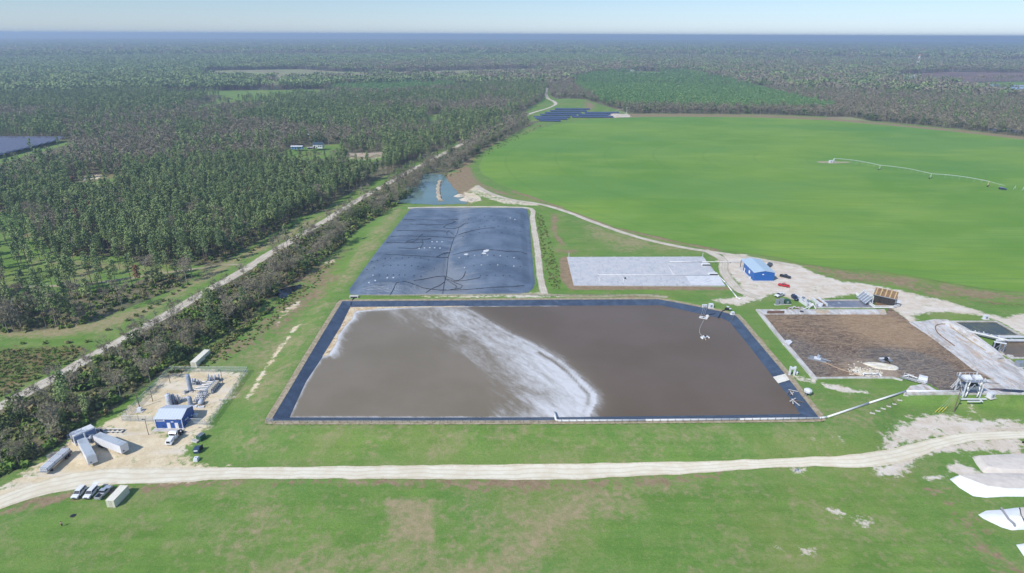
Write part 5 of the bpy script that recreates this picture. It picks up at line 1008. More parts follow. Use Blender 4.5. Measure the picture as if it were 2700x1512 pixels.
# white chute stain and debris on the right bank
def on_bank(px, py):
    p = G(px, py, -.7); return p
P4 = [at_water(2038, 995), G(2070, 987, .1), G(2082, 1003, .1), at_water(2052, 1012)]; m = MB(); v = [tuple(p + Vector((0, 0, .14 + .02 * k))) for k, p in enumerate(P4)]; m.add(v + [(a, b, c - .1) for a, b, c in v], [(0, 1, 2, 3), (7, 6, 5, 4), (0, 4, 5, 1), (1, 5, 6, 2), (2, 6, 7, 3), (3, 7, 4, 0)]); tag(m.build('chute_sheet', paint('chalky_white', (226, 224, 214), .9, 0, .12, .4), None), 'chalky white sheet crossing the right-hand liner bank', 'sheet')
for k, (x, y, l_) in enumerate(((2086, 1038, 'upper'), (2099, 1060, 'lower'))):
    c = on_bank(x, y); t = thing('debris_pile', l_ + ' heap of tan pipes and planks on the right-hand liner bank', 'debris', c[:], R(30 * k)); r_ = random.Random(k); [MB().box((r_.random() - .5) * 3, (r_.random() - .5) * 2, .2 + .12 * i, 2.5 + r_.random() * 1.5, .35, .12, r_.random() * 3).build('plank', M_WOOD if i % 2 else M_SLABC, t) for i in range(5)]
p = GH(2087, 990); t = thing('pump_stand', 'white slanted pump stand at the top of the right-hand liner bank', 'pump', (p.x, p.y, p.z)); m = MB(); [m.box(x, 0, 2.0, .7, .4, 4.0) for x in (-.9, .9)]; m.build('column', M_TRIM, t); m = MB(); m.box(0, -.1, 3.2, 2.4, .5, .9); m.build('crossbeam', M_TRIM, t); MB().lathe([(.5, 0), (.6, .8), (.3, 1.2)], 2.4, 1, 10).build('motor', M_TRIM, t); MB().path([(1, .4, .5), (3.4, 1.4, .5)], .2).build('pipe', M_STEEL, t)
p = GH(2128, 1043); t = thing('hopper', 'white faceted hopper on legs beside the lower right bank', 'hopper', (p.x, p.y, p.z)); MB().lathe([(.5, 1.0), (1.4, 1.6), (1.5, 2.4), (.7, 2.9), (.05, 3.0)], 0, 0, 8).build('shell', M_TRIM, t); [MB().cyl((1.0 * math.cos(a), 1.0 * math.sin(a), 0), (.9 * math.cos(a), .9 * math.sin(a), 1.6), .08).build('leg', M_STEEL, t) for a in (.8, 2.4, 3.9, 5.5)]; MB().cyl((0, 0, .1), (0, 0, 1.0), .25).build('outlet', M_DARK, t)
# brown basin things
p = G(2155, 948, .1); t = thing('pump_raft', 'silver pump raft on the brown basin with a long hose behind it', 'raft', (p.x, p.y, p.z), R(-32)); [MB().box(x, y, .25, sx, .9, .5).build('pontoon', M_STEEL, t) for x, y, sx in ((0, -1.1, 7), (0, .9, 6))]; MB().box(0, 0, .6, 2.6, 2.4, .15).build('deck', M_TRIM, t); MB().box(.3, .2, 1.3, 1.1, .9, 1.3).build('motor', M_TANK, t); MB().cyl((2, 0, .7), (5, .2, .4), .2).build('discharge_pipe', M_STEEL, t); MB().cyl((0, 0, .7), (0, 0, 2.6), .08).build('mast', M_TRIM, t)
hose = resample([G(x, y, .2) for x, y in ((2166, 952), (2190, 963), (2213, 973), (2252, 986), (2275, 993))], 2); tag(MB().path(hose, .16, 6).build('hose', paint('tan_hose', (196, 168, 142), .8), None), 'long tan hose curving over the brown basin to its near curb', 'hose')
p = G(2335, 952, .1); t = thing('floating_aerator', 'silver floating sprayer beside the white foam oval in the brown basin', 'aerator', (p.x, p.y, p.z), R(8)); [MB().box(x, y, .3, 1.1, 2.6, .6).build('pontoon', M_STEEL, t) for x, y in ((-1.7, 0), (1.7, 0))]; MB().box(0, .9, .8, 4.4, .9, .2).build('deck', M_TRIM, t); MB().box(0, 0, 1.1, .9, 1.1, 1.1).build('motor', M_DARK, t); MB().cyl((0, -.5, .8), (0, -2.4, .5), .22).build('nozzle', M_DARK, t)
def foam_mat():
    t = NT('foam_white', .9, .1); c = t.mix(t.rng(t.noise(.5, 4, .7, t.obj()), .38, .62), C(244, 242, 232), C(224, 212, 184)); t.color(c); t.bump(t.noise(2, 3), .3, .2); return t.m
M_FOAM = foam_mat(); c = G(2325, 966, .1); n = 40; ring_ = []
for k, h in ((1.0, .08), (.8, .3), (.45, .35), (.2, .12)): ring_.append([(c.x + 6.6 * k * math.cos(a) * (1 + .1 * math.sin(3 * a)), c.y + 3.3 * k * math.sin(a) - .3 * 6.6 * k * math.cos(a) * .8, .1 + h) for a in np.linspace(0, 2 * math.pi, n + 1)[:-1]])
m = MB(); m.ring(ring_); tag(m.build('foam_oval', M_FOAM, None, True), 'creamy white oval of foam on the near side of the brown basin', 'foam')
m = MB()
for i in range(420):
    a = random.random(); x = 2322 - 75 * a + random.gauss(0, 8); y = 980 + random.gauss(0, 6) + 8 * (1 - a) - 10 * (random.random() < .15)
    if y > 993: continue
    q = G(x, y, .1); s = .08 + .2 * random.random(); ang = random.random() * 3; m.lathe([(s, 0), (s * .6, .1)], 0, 0, 5); k = 10
    for j in range(k): v = m.v[-1 - j]; m.v[-1 - j] = (v[0] * 1.8 + q.x, v[1] + q.y, v[2] + .1)
tag(m.build('foam_flecks', M_FOAM, None), 'cream foam flecks floating left of the foam oval', 'foam', kind='stuff')
p = G(2076, 906, .3); t = thing('flat_boat', 'small white flat boat lying against the left curb of the brown basin', 'boat', (p.x, p.y, 0), R(-40)); m = MB(); m.ring([[(-1.0, -2.6, .1), (1.0, -2.6, .1), (1.1, 2.0, .1), (0, 3.0, .1), (-1.1, 2.0, .1)], [(-1.3, -2.8, .7), (1.3, -2.8, .7), (1.4, 2.2, .7), (0, 3.5, .7), (-1.4, 2.2, .7)]]); m.build('hull', M_TRIM, t); MB().box(0, 0, .75, 2.3, .4, .1).build('bench', M_SLABC, t)
p = GH(2300, 994); t = thing('guard_rail', 'low white tubular rail on the near curb of the brown basin', 'rail', (p.x, p.y, .3)); MB().path([(-3.6, 0, .2), (-3.3, .9, .9), (0, .4, .7), (2.8, .8, .9), (3.2, -.4, 0)], .22, 8).build('tube', M_PIPE, t, True); [MB().cyl((x, .4, 0), (x, .6, .8), .1).build('post', M_STEEL, t) for x in (-3, 0, 2.6)]
def bank_machine():
    p = GH(2408, 1008); t = thing('pump_station', 'weathered white pump station with inclined conveyor at the basin corner', 'pump station', (p.x, p.y, .2), R(-35)); MB().box(2.8, 2.0, 1.4, 3.2, 2.4, 1.8, 0, .9, .8).build('motor_cover', M_TRIM, t); MB().truss((-4.5, 0, .4), (4.5, -1.5, 1.2), .9, 8, .09).build('conveyor', M_STEEL, t); MB().box(0, 1, .25, 8, 2.0, .3).build('deck', M_SLABC, t); m = MB(); [m.cyl((x, 1.9, .4), (x, 1.9, 1.8), .07) for x in (-3.5, -2, -.5)]; m.path([(-3.5, 1.9, 1.8), (-.5, 1.9, 1.8)], .06); m.build('railing', M_TRIM, t); MB().path([(-4, 1, .5), (-2, 2, 1.4), (1, 1.6, 1.2)], .2).build('pipe', M_PIPE, t)
bank_machine()
# separator tower
def tower():
    p = GH(2555, 1060); h = height_at(2555, 1060, 998) ; t = thing('separator_tower', 'tall white braced steel separator tower straddling the concrete wall', 'tower', (p.x, p.y, p.z)); print('tower h', h); W2, D2 = 3.2, 2.2
    for x in (-1, 1):
        for y in (-1, 1): MB().box(x * W2, y * D2 + 2, h / 2, .35, .35, h).build('leg', M_TRIM, t)
    m = MB()
    for y in (-D2 + 2, D2 + 2):
        for z in (.5, .42, .75): pass
        m.cyl((-W2, y, .3), (0, y, h * .7), .13, 6); m.cyl((W2, y, .3), (0, y, h * .7), .13, 6); m.cyl((-W2, y, h * .45), (W2, y, h * .45), .14, 6); m.cyl((-W2, y, h * .45), (-W2 / 2, y, h * .9), .12, 6); m.cyl((W2, y, h * .45), (W2 / 2, y, h * .9), .12, 6)
    for x in (-W2, W2): m.cyl((x, -D2 + 2, h * .1), (x, D2 + 2, h * .8), .12, 6)
    m.build('bracing', M_STEEL, t); MB().box(0, 2, h * .84, 2 * W2 + 1.6, 2 * D2 + 1.2, .2).build('deck', M_STEEL, t); MB().box(0, 2, h * .5, 2 * W2 + .4, 2 * D2, .15).build('lower_deck', M_STEEL, t)
    for s in (-1, 1): MB().prof([(.9, h * .86), (3.1, h * .86), (3.1, h * .97), (2.6, h), (.9, h * .92)], s * 2.0 - 1.3, s * 2.0 + 1.3).build('screen_box', M_TRIM, t)
    for x in (-2.4, 1.9): MB().path([(x, -.6, h * .86), (x - .25, -.7, h * .6), (x + .1, -.7, h * .35), (x - .2, -.7, .4)], .22, 8).build('down_pipe', M_PIPE, t, True)
    m = MB(); [m.cyl((x, y, h * .84), (x, y, h * .84 + 1.1), .05, 5) for x in np.linspace(-W2 - .7, W2 + .7, 6) for y in (-D2 + 1.5, D2 + 2.5)]; [m.cyl((-W2 - .7, y, h * .84 + 1.1), (W2 + .7, y, h * .84 + 1.1), .05, 5) for y in (-D2 + 1.5, D2 + 2.5)]; m.build('railing', M_TRIM, t)
    m = MB(); m.box(0, -1.6, .2, 9.5, .5, .4); m.box(-1, -3.4, .3, 5, .35, .35); m.box(2, -2.5, .3, .35, 2.2, .35); m.build('base_frame', M_TRIM, t); MB().box(.5, 2, h * .56, 3, 2.4, 1.1).build('press', M_DARK, t); MB().truss((-W2 - 2.4, 3, h * .25), (-W2, 3, h * .78), .8, 5, .07, (0, 1, 0)).build('stair', M_TRIM, t)
tower()
p = GH(2515, 1087); h = height_at(2515, 1087, 1020); t = thing('utility_pole', 'grey utility pole with stay wires in front of the separator tower', 'utility pole', (p.x, p.y, p.z)); MB().cyl((0, 0, 0), (0, 0, h), .2, 8, .13).build('pole', M_WOOD, t); MB().box(0, 0, h - .5, 1.8, .12, .14).build('crossarm', M_WOOD, t); MB().box(.2, -.25, h * .7, .5, .35, .7).build('pole_box', M_STEEL, t)
for k, (x, y, l_) in enumerate(((2465, 1088, 'leftmost'), (2474, 1087.5, 'middle'), (2484, 1087, 'rightmost'))):
    q = GH(x, y); g = thing('guy_wire', l_ + ' of three yellow-sleeved stay wires on the lawn', 'stay wire', (q.x, q.y, q.z), 0, 'yellow stay wires'); d = (Vector((p.x, p.y, p.z + h - .5 - k)) - q); u = d.normalized(); MB().cyl((0, 0, 0), tuple(u * 2.6), .09, 6).build('sleeve', M_YEL, g); MB().cyl(tuple(u * 2.6), tuple(d), .025, 4).build('wire', M_STEEL, g)
# screen house with brown hopper and white sand screens
def screens():
    p = G(2330, 800, 0); t = thing('brown_hopper', 'rust-brown slatted hopper roof over a dark opening behind the brown basin', 'hopper', (p.x, p.y, 0), R(-38)); MB().box(0, -.5, 2.2, 9.5, 3.0, 4.0).build('bin', paint('dark_bin', (66, 62, 58), .7, 0, .3, .8), t)
    m = MB(); m.add([(-5, -2.4, 4.3), (5, -2.4, 4.3), (5, 2.6, 6.6), (-5, 2.6, 6.6), (-5, -2.4, 4.1), (5, -2.4, 4.1), (5, 2.6, 6.4), (-5, 2.6, 6.4)], [(0, 1, 2, 3), (7, 6, 5, 4), (0, 4, 5, 1), (1, 5, 6, 2), (2, 6, 7, 3), (3, 7, 4, 0)]); m.build('screen_roof', M_RUST, t)
    for i in range(5):
        x = -4.2 + 2.1 * i; m = MB(); m.add([(x - .25, -2.4, 4.36), (x + .25, -2.4, 4.36), (x + .25, 2.6, 6.68), (x - .25, 2.6, 6.68), (x - .25, -2.4, 4.3), (x + .25, -2.4, 4.3), (x + .25, 2.6, 6.6), (x - .25, 2.6, 6.6)], [(0, 1, 2, 3), (0, 4, 5, 1), (1, 5, 6, 2), (2, 6, 7, 3), (3, 7, 4, 0)]); m.build('roof_rib', paint('tan_rib', (204, 176, 128), .8, 0, .2), t)
    MB().box(0, -2.5, 4.2, 10, .2, .35).build('gutter', M_STEEL, t); [MB().box(x, y, 2.2, .25, .25, 4.2).build('leg', M_STEEL, t) for x in (-5, 5) for y in (-2.2, 2.2)]; MB().box(6.2, 0, 2.6, 1.6, 3.4, .3).build('side_platform', M_TRIM, t)
    sheet('mud_deck', np.array([(p_.x, p_.y) for p_ in [G(x, y) for x, y in ((2303, 795), (2318, 778), (2344, 805), (2338, 812), (2312, 811))]]), .3, M_RUST); bpy.data.objects['mud_deck'].name = 'mud_floor'; tag(bpy.data.objects['mud_floor'], kind='structure')
    a = G(2274, 788); b = G(2298, 806); r = heading(a, b); t = thing('sand_screen', 'row of tall white frames and inclined screens left of the rust-brown hopper', 'screen', (a.x, a.y, 0), r); L = (b - a).length
    for i in range(5): y = L * i / 4; MB().box(0, y, 2.4, .3, .3, 4.8).build('post', M_TRIM, t); MB().cyl((0, y, 4.6), (3.4, y, 1.2), .12, 5).build('brace', M_TRIM, t)
    MB().box(0, L / 2, 4.8, .3, L + .4, .3).build('top_beam', M_TRIM, t); m = MB(); m.add([(.4, 0, 4.0), (.4, L, 4.0), (3.2, L, .8), (3.2, 0, .8), (.4, 0, 3.8), (.4, L, 3.8), (3.2, L, .6), (3.2, 0, .6)], [(0, 1, 2, 3), (7, 6, 5, 4), (0, 4, 5, 1), (1, 5, 6, 2), (2, 6, 7, 3), (3, 7, 4, 0)]); m.build('screen_panel', M_STEEL, t); [MB().box(1.0, L * (i + .5) / 4, 1.6, 1.2, .9, 1.6).build('motor', M_TANK, t) for i in range(4)]
    pts = [G(x, y, .3) for x, y in ((2257, 777), (2306, 812.5), (2354, 812.5), (2372, 807), (2352, 792))]; t = thing('platform_rail', 'white beam railing round the deck of the rust-brown hopper', 'railing', pts[0][:]); o = pts[0]; m = MB()
    for a_, b_ in zip(pts[:-1], pts[1:]): m.cyl(a_ - o + Vector((0, 0, 1.0)), b_ - o + Vector((0, 0, 1.0)), .22, 6); m.cyl(a_ - o + Vector((0, 0, .2)), b_ - o + Vector((0, 0, .2)), .3, 6)
    m.build('beam', M_PIPE, t); [MB().cyl(q - o, q - o + Vector((0, 0, 1.1)), .14, 6).build('post', M_TRIM, t) for q in resample(pts, 3.0, False)]
    q = GH(2297, 768); hh = height_at(2297, 785, 750); t = thing('antenna_mast', 'thin grey mast between the white screens and the rust-brown hopper', 'mast', (G(2302, 786).x, G(2302, 786).y, 0)); MB().cyl((0, 0, 0), (0, 0, hh), .1, 6, .05).build('mast', M_STEEL, t); MB().box(0, 0, hh * .5, .5, .4, .7).build('box', M_TRIM, t)
screens()
def troughs():
    a = G(2103, 786, .3); b = G(2135, 808, .3); t = thing('wash_trough', 'white slanting trough and pump frames left of the small grey pool', 'trough', (a.x, a.y, 0), heading(a, b)); L = (b - a).length
    for s in (-1, 1): MB().box(s * 1.4, L / 2, .7, .3, L, 1.4).build('side_wall', M_TRIM, t)
    MB().box(0, L / 2, .35, 2.5, L, .2).build('trough_floor', M_SLABC, t); [MB().box((-1) ** i * 1.1, L * (i + .5) / 5, 1.5, 1.1, 1.2, 1.2).build('motor', M_STEEL if i % 2 else M_TRIM, t) for i in range(5)]; m = MB(); [m.cyl((s * 1.6, y, .4), (s * 1.6, y, 2.4), .07) for s in (-1, 1) for y in np.linspace(0, L, 5)]; [m.cyl((s * 1.6, 0, 2.4), (s * 1.6, L, 2.4), .07) for s in (-1, 1)]; m.build('railing', M_TRIM, t)
    a = G(2142, 790, .3); b = G(2163, 806, .3); t = thing('channel_wall', 'stubby white U-shaped channel wall standing in the small grey pool', 'wall', (a.x, a.y, 0), heading(a, b)); L = (b - a).length; MB().box(0, L / 2, .7, .9, L, 1.3).build('wall', M_TRIM, t); MB().lathe([(1.2, 0), (1.2, 1.4), (.9, 1.4), (.9, 1.2)], 0, L, 14).build('round_end', M_TRIM, t); MB().box(-3.2, L / 2, .7, .6, L + 1, 1.2).build('outer_wall', M_TRIM, t); MB().box(-1.7, L / 2, .4, 2.4, L, .3).build('mud_fill', M_RUST, t)
    t = thing('pipe_pair', 'two slanting white pipes by the lower left corner of the grey pool', 'pipe', G(2118, 815)[:]); o = G(2118, 815); [MB().cyl(G(x0_, y0_, .3) - o, G(x1_, y1_, 1.6) - o, .22).build('pipe', M_PIPE, t) for x0_, y0_, x1_, y1_ in ((2117, 816, 2142, 806), (2132, 815, 2143, 803), (2151, 815, 2143, 800))]
    p = GH(2096, 813); t = thing('rubble_pile', 'low pile of broken white pipes and rubble above the basin walkway', 'rubble', (p.x, p.y, 0)); r_ = random.Random(5); [MB().box((r_.random() - .5) * 8, (r_.random() - .5) * 2.2, .3 + .15 * (i % 3), 1 + 2 * r_.random(), .4 + .4 * r_.random(), .35, r_.random() * 3).build('fragment', M_SLABC if i % 3 else M_RUST, t) for i in range(12)]
    p = G(2114, 822, .5); t = thing('manhole', 'small dark round manhole in the pale walkway of the brown basin', 'manhole', (p.x, p.y, .5)); MB().lathe([(.9, 0), (.9, .2), (.7, .25)], 0, 0, 12).build('cover', M_DARK, t); MB().cyl((0, 0, .2), (0, 0, .5), .1).build('handle', M_STEEL, t)
    for k, (x, lb) in enumerate(((2158, 'left'), (2330, 'right'))): tag(sheet('stained_slab', wpoly([(x - 7, 817.5), (x + 26 if k == 0 else x + 2, 817.5), (x + 30 if k == 0 else x + 6, 826.5), (x - 6, 826.5)], .52), .54, paint('tan_slab', (206, 188, 160), .85, 0, .15, .3)), lb + '-hand rust-stained slab on the walkway above the brown basin', 'slab')
troughs()
# white beams beside the olive pool
a = G(2616, 891, 1.2); b = G(2930, 891, 1.2); t = thing('scraper_bridge', 'pair of long white beams crossing between the two right-hand pools', 'bridge', (a.x, a.y, 0)); L = b.x - a.x
for y, z in ((.6, 1.3), (-2.6, 1.3)): MB().box(L / 2, y, z, L, .7, .7).build('beam', M_TRIM, t)
[MB().box(x, -1, 1.0, .3, 3.2, .3).build('crossbar', M_STEEL, t) for x in np.linspace(1, L - 1, 8)]; [MB().box(x, y, .5, .4, .4, 1.0).build('leg', M_STEEL, t) for x in (2, L * .4, L * .7) for y in (.6, -2.6)]
p = G(2600, 892, .5); t = thing('pump_station', 'tangle of white pipes and rails at the left end of the long white beams', 'pump station', (p.x, p.y, .3), R(-38)); MB().box(0, 0, 1.6, 15, .6, .5).build('top_rail', M_PIPE, t); r_ = random.Random(3)
[MB().path([(-6 + i * 1.5, .8, .2), (-6 + i * 1.5, .8 + r_.random(), 1.5 + r_.random()), (-5.4 + i * 1.5 + r_.random(), 2.0, 1.0), (-5 + i * 1.5, 2.4, .2)], .13).build('pipe', M_TRIM if i % 2 else M_STEEL, t) for i in range(9)]; MB().box(1, 1.2, .8, 9, 2.2, .3).build('deck', M_STEEL, t); [MB().box(-3 + 3 * i, 1.0, 1.5, .9, .8, .9).build('motor', M_TANK, t) for i in range(3)]
p = G(2628, 928, .2); t = thing('steel_frame', 'leaning grey steel frame with a dark opening at the corner of the brown pool', 'frame', (p.x, p.y, .2), R(-25)); [MB().box(x, 0, 2.2, .4, .4, 4.4).build('post', M_STEEL, t) for x in (-1.5, .5, 2.0)]; MB().box(.2, 0, 4.4, 4.4, .6, .4).build('top_beam', M_TRIM, t); MB().box(-.5, 1.2, 2.4, 2.6, .3, 2.6).build('dark_panel', M_DARK, t); [MB().cyl((x, 0, .2), (x + 1.8, -1.2, 4.2), .12).build('brace', M_STEEL, t) for x in (-1.5, .5)]; MB().box(1.8, -2.2, .2, 7, 1.0, .4).build('footing', M_SLABC, t)
# pipes leaving the grey membrane
t = pipeline('drain_pipe', [(1896, 731), (1912, 747), (1930, 770), (1944, 788), (1953, 791)], .3, 'white pipe leading down from the grey membrane roof to the track', None, .4); t = pipeline('supply_pipe', [(1764, 694.5), (1850, 694.5), (1962, 695)], .18, 'thin white pipe from the grey membrane to the blue warehouse', 8, .9)
t = pipeline('supply_pipe', [(1880, 716), (1899, 733), (1905, 741)], .12, 'short thin pipe at the right edge of the grey membrane', 5, .5)
# pivot irrigation machine
def pivot():
    hub = G(2197, 430); pts = [hub] + [G(x, y) for x, y in ((2318.5, 448.5), (2453, 471.5), (2604.5, 492.5))]; t = thing('irrigation_pivot', 'long white wheeled irrigation arm reaching across the round green field', 'irrigation machine', (hub.x, hub.y, .1)); P = [p - hub for p in pts]; h = 4.6
    for k, p in enumerate(P):
        if k == 0: MB().add([(-1.4, -1.4, 0), (1.4, -1.4, 0), (1.4, 1.4, 0), (-1.4, 1.4, 0)], [(0, 1, 2, 3)]); m = MB(); [m.cyl((sx * 1.5, sy * 1.5, 0), (0, 0, h), .14, 5) for sx in (-1, 1) for sy in (-1, 1)]; m.cyl((0, 0, 0), (0, 0, h + .4), .2, 8); m.build('hub_frame', M_TRIM, t)
        else:
            d = (P[k] - P[k - 1]).normalized(); n = Vector((-d.y, d.x, 0)); m = MB(); [m.cyl(p + n * s * 2.1 + Vector((0, 0, .6)), p + Vector((0, 0, h)), .15, 5) for s in (-1, 1)]; m.cyl(p + n * 2.1 + Vector((0, 0, .6)), p - n * 2.1 + Vector((0, 0, .6)), .12, 5); m.build('tower', paint('tower_' + str(k), (236, 222, 176) if k == 3 else (226, 230, 222), .5), t)
            for s in (-1, 1): c = p + n * s * 2.1; o = MB().cyl((n * -.2)[:], (n * .2)[:], .6, 12).build('wheel', M_TYRE, t, loc=(c.x, c.y, .6))
    for k in range(3):
        a, b = P[k], P[k + 1]; q = []; n_ = 8
        for i in range(n_ + 1): u = i / n_; q.append(a.lerp(b, u) + Vector((0, 0, h + 1.2 * math.sin(math.pi * u))))
        o = MB().path(q, .14, 6).build('span_pipe', M_TRIM, t); m = MB(); m.path([v - Vector((0, 0, .9 * math.sin(math.pi * i / n_))) for i, v in enumerate(q)], .05, 4); [m.cyl(v, v - Vector((0, 0, .9 * math.sin(math.pi * i / n_))), .05, 4) for i, v in enumerate(q)]; m.build('span_truss', M_STEEL, t)
        for i in range(2, n_): v = q[i]; MB().path([v, v - Vector((0, 0, 2.6)), v - Vector((.35, 0, 2.9))], .05, 4).build('drop_hose', M_TRIM, t)
    d = (P[3] - P[2]).normalized(); e = G(2648, 497) - hub; MB().path([P[3] + Vector((0, 0, h)), e + Vector((0, 0, 2.2))], .1, 5).build('end_boom', M_TRIM, t)
    p = G(2190, 430); cb_ = thing('pump_box', 'white box on bare ground beside the pivot of the irrigation arm', 'box', (p.x, p.y, .14), 0); MB().box(0, 0, 1.3, 3.4, 2.4, 2.6, 0, .96, .96).build('housing', M_TRIM, cb_); MB().box(0, -1.25, 1.2, 1.2, .08, 1.8).build('door', M_STEEL, cb_)
    P_ = np.array([G(x, y)[:2] for x, y in ((2152, 427), (2185, 425.5), (2240, 428), (2242, 431), (2195, 432.5), (2160, 430))]); tag(sheet('bare_patch', P_, .2, paint('tan_dirt', (178, 168, 134), .95, 0, .15, .2), rag=1.2), kind='structure')
pivot()
for x, y, l_ in ((2675, 500, 'first small white sprinkler stand right of the car in the field'), (2697, 503, 'second small white sprinkler stand at the right edge of the field')):
    p = G(x, y); t = thing('sprinkler_stand', l_, 'sprinkler', (p.x, p.y, .1)); MB().cyl((-1.2, 0, 0), (0, 0, 2.4), .1, 5).build('leg', M_TRIM, t); MB().cyl((1.2, 0, 0), (0, 0, 2.4), .1, 5).build('leg', M_TRIM, t); MB().cyl((0, 0, 2.3), (0, 0, 3.4), .12, 5).build('nozzle', M_TRIM, t)
# ------------------------------------------------------------------ solar arrays
def solar_mat(name, a, b):
    t = NT(name, .2, .6); sep = t.new('ShaderNodeSeparateXYZ'); t.link(t.obj(), sep.inputs[0]); g = t.math('FRACT', t.math('DIVIDE', sep.outputs[0], 2.0)); c = t.mix(t.rng(g, .04, .08), b, a); t.color(c); return t.m
M_SOL = solar_mat('solar_cells', C(34, 44, 84), C(130, 140, 160)); M_SOL2 = solar_mat('solar_cells_violet', C(92, 92, 108), C(140, 140, 150))
def solar(p0, p1, lbl, grp, mat, dpt=5.5, tilt=20, h=2.2):
    a = G(*p0); b = G(*p1); c = (a + b) / 2; L = (b - a).length; t = thing('solar_panel_row', lbl, 'solar panels', (c.x, c.y, 0), math.atan2(b.y - a.y, b.x - a.x), grp); s, k = math.sin(R(tilt)) * dpt / 2, math.cos(R(tilt)) * dpt / 2
    MB().add([(-L / 2, -k, h - s), (L / 2, -k, h - s), (L / 2, k, h + s), (-L / 2, k, h + s), (-L / 2, -k, h - s - .1), (L / 2, -k, h - s - .1), (L / 2, k, h + s - .1), (-L / 2, k, h + s - .1)], [(0, 1, 2, 3), (7, 6, 5, 4), (0, 4, 5, 1), (1, 5, 6, 2), (2, 6, 7, 3), (3, 7, 4, 0)]).build('panel', mat, t)
    for i in range(max(2, int(L / 14))): x = -L / 2 + L * (i + .5) / max(2, int(L / 14)); MB().box(x, .4, h / 2, .2, .2, h).build('post', M_STEEL, t)
ORD = ['farthest', 'second', 'third', 'fourth', 'fifth', 'sixth', 'nearest']
for i, r_ in enumerate([((1463, 289.5), (1555, 290)), ((1450, 294.5), (1547, 295)), ((1436, 300), (1533, 300.5)), ((1424, 305), (1520, 305.5)), ((1407, 310.5), (1503, 311.5)), ((1413, 315), (1495, 316)), ((1421, 320), (1478, 321))]): solar(r_[0], r_[1], '%s dark blue solar panel row of the left block behind the round field' % ORD[i], 'solar rows behind the round field', M_SOL, 9.0, 8, 1.6)
for i, r_ in enumerate([((1541, 300), (1632, 299.5)), ((1524, 305), (1628, 305)), ((1508, 310.5), (1617, 310.5))]): solar(r_[0], r_[1], '%s dark blue solar panel row of the right block behind the round field' % ['farthest', 'middle', 'nearest'][i], 'solar rows behind the round field', M_SOL, 10.0, 8, 1.6)
for i in range(10):
    y = 371 + 4.6 * i; solar((-70, y + .4), (166 - (y - 370) * 3.95, y), 'violet-grey solar panel row at the left edge, %s' % ['farthest back', 'second from the back', 'third from the back', 'fourth from the back', 'fifth from the back', 'sixth from the back', 'fourth from the front', 'third from the front', 'second from the front', 'nearest the camera'][i], 'solar rows at the left edge', M_SOL2, 16, 12, 2.4)
# ------------------------------------------------------------------ houses far off
def house(px, w, d, h, lbl, wall, roof, rz=0, rr=1.6, name='house', cat='house'):
    p = G(*px); t = thing(name, lbl, cat, (p.x, p.y, 0), R(rz)); MB().box(0, d / 2, h / 2, w, d, h).build('wall', wall, t); MB().prof([(-.6, h), (d / 2, h + rr), (d + .6, h), (d / 2, h + rr - .2)], -w / 2 - .5, w / 2 + .5).build('roof', roof, t); MB().prof([(0, h), (d / 2, h + rr - .1), (d, h)], -w / 2, w / 2).build('gable', wall, t)
    MB().box(-w * .1, -.05, 1.1, 1.1, .12, 2.1).build('door', M_CHAS, t)
    for x in (-w * .32, w * .12, w * .34): MB().box(x, -.05, h * .55, 1.6, .12, 1.2).build('window', M_GLASS, t)
W_, G_ = M_TRIM, paint('grey_roof', (190, 192, 196), .6); DB = paint('dark_blue_roof', (60, 80, 96), .6); PB = paint('pale_blue_wall', (110, 156, 200), .6)
house((782, 394), 13, 6, 3.0, 'long pale blue mobile home in the woodland clearing', PB, paint('white_roof', (226, 230, 232), .6), 2, .8); house((838, 392), 11, 8, 4.5, 'white farmhouse with dark roof in the woodland clearing', W_, DB, 0, 2.4); house((817, 394), 6, 5, 1.8, 'low grey porch deck left of the white farmhouse', paint('grey_deck', (176, 170, 176), .8), paint('deck_top', (186, 178, 184), .8), 0, .3, 'shed', 'shed'); house((812, 363), 10, 7, 3, 'small white-roofed shed in the bare trees above the farmhouse', W_, W_, 0, 1)
house((1108, 302), 22, 9, 4, 'white house roof among pines with a small lawn', W_, W_, -6, 2); house((1192, 279), 13, 8, 5, 'small white building deep in the pine wood', W_, W_, 20, 2); house((1230, 221), 30, 18, 7, 'large white farm shed beside the distant fields', W_, W_, -5, 5, 'farm_shed', 'shed'); house((178, 437), 12, 9, 4, 'grey-white shed at the end of a drive in the bare woods', G_, W_, 15, 2, 'shed', 'shed'); house((240, 366), 5, 9, 4, 'small pale hut in the bare woods near the violet solar rows', W_, W_, 40, 2, 'shed', 'shed')
house((1662, 193), 26, 16, 7, 'pinkish building at the far edge of the young pines', paint('pink_wall', (214, 186, 180), .7), G_, 0, 4, 'shed', 'shed'); house((2406, 206), 22, 16, 7, 'pale house in the distant woods below the lattice mast', W_, W_, 10, 4); house((2446, 173), 16, 14, 8, 'tiny white building right of the distant lattice mast', W_, W_, 0, 4); house((2352, 203), 22, 16, 6, 'tiny white shed left of the pale distant house', W_, W_, 0, 3, 'shed', 'shed'); house((2400, 180), 22, 16, 7, 'tiny white hut at the foot of the distant lattice mast', W_, W_, 0, 3, 'shed', 'shed'); house((200, 212), 40, 24, 8, 'lone white building in the hazy woods at upper left', W_, W_, 0, 4); house((305, 178), 26, 18, 7, 'faint white speck of a house in the hazy far woods', W_, W_, 0, 4)
p = G(2418, 180); lo, hi = 0, 200
while hi - lo > .5:
    m_ = (lo + hi) / 2
    if proj(p.x, p.y, m_)[1] > 142: lo = m_
    else: hi = m_
h = lo; t = thing('lattice_mast', 'red and white lattice telecom mast rising from the distant woods', 'mast', (p.x, p.y, 0)); MR = paint('faded_red', (196, 150, 150), .6)
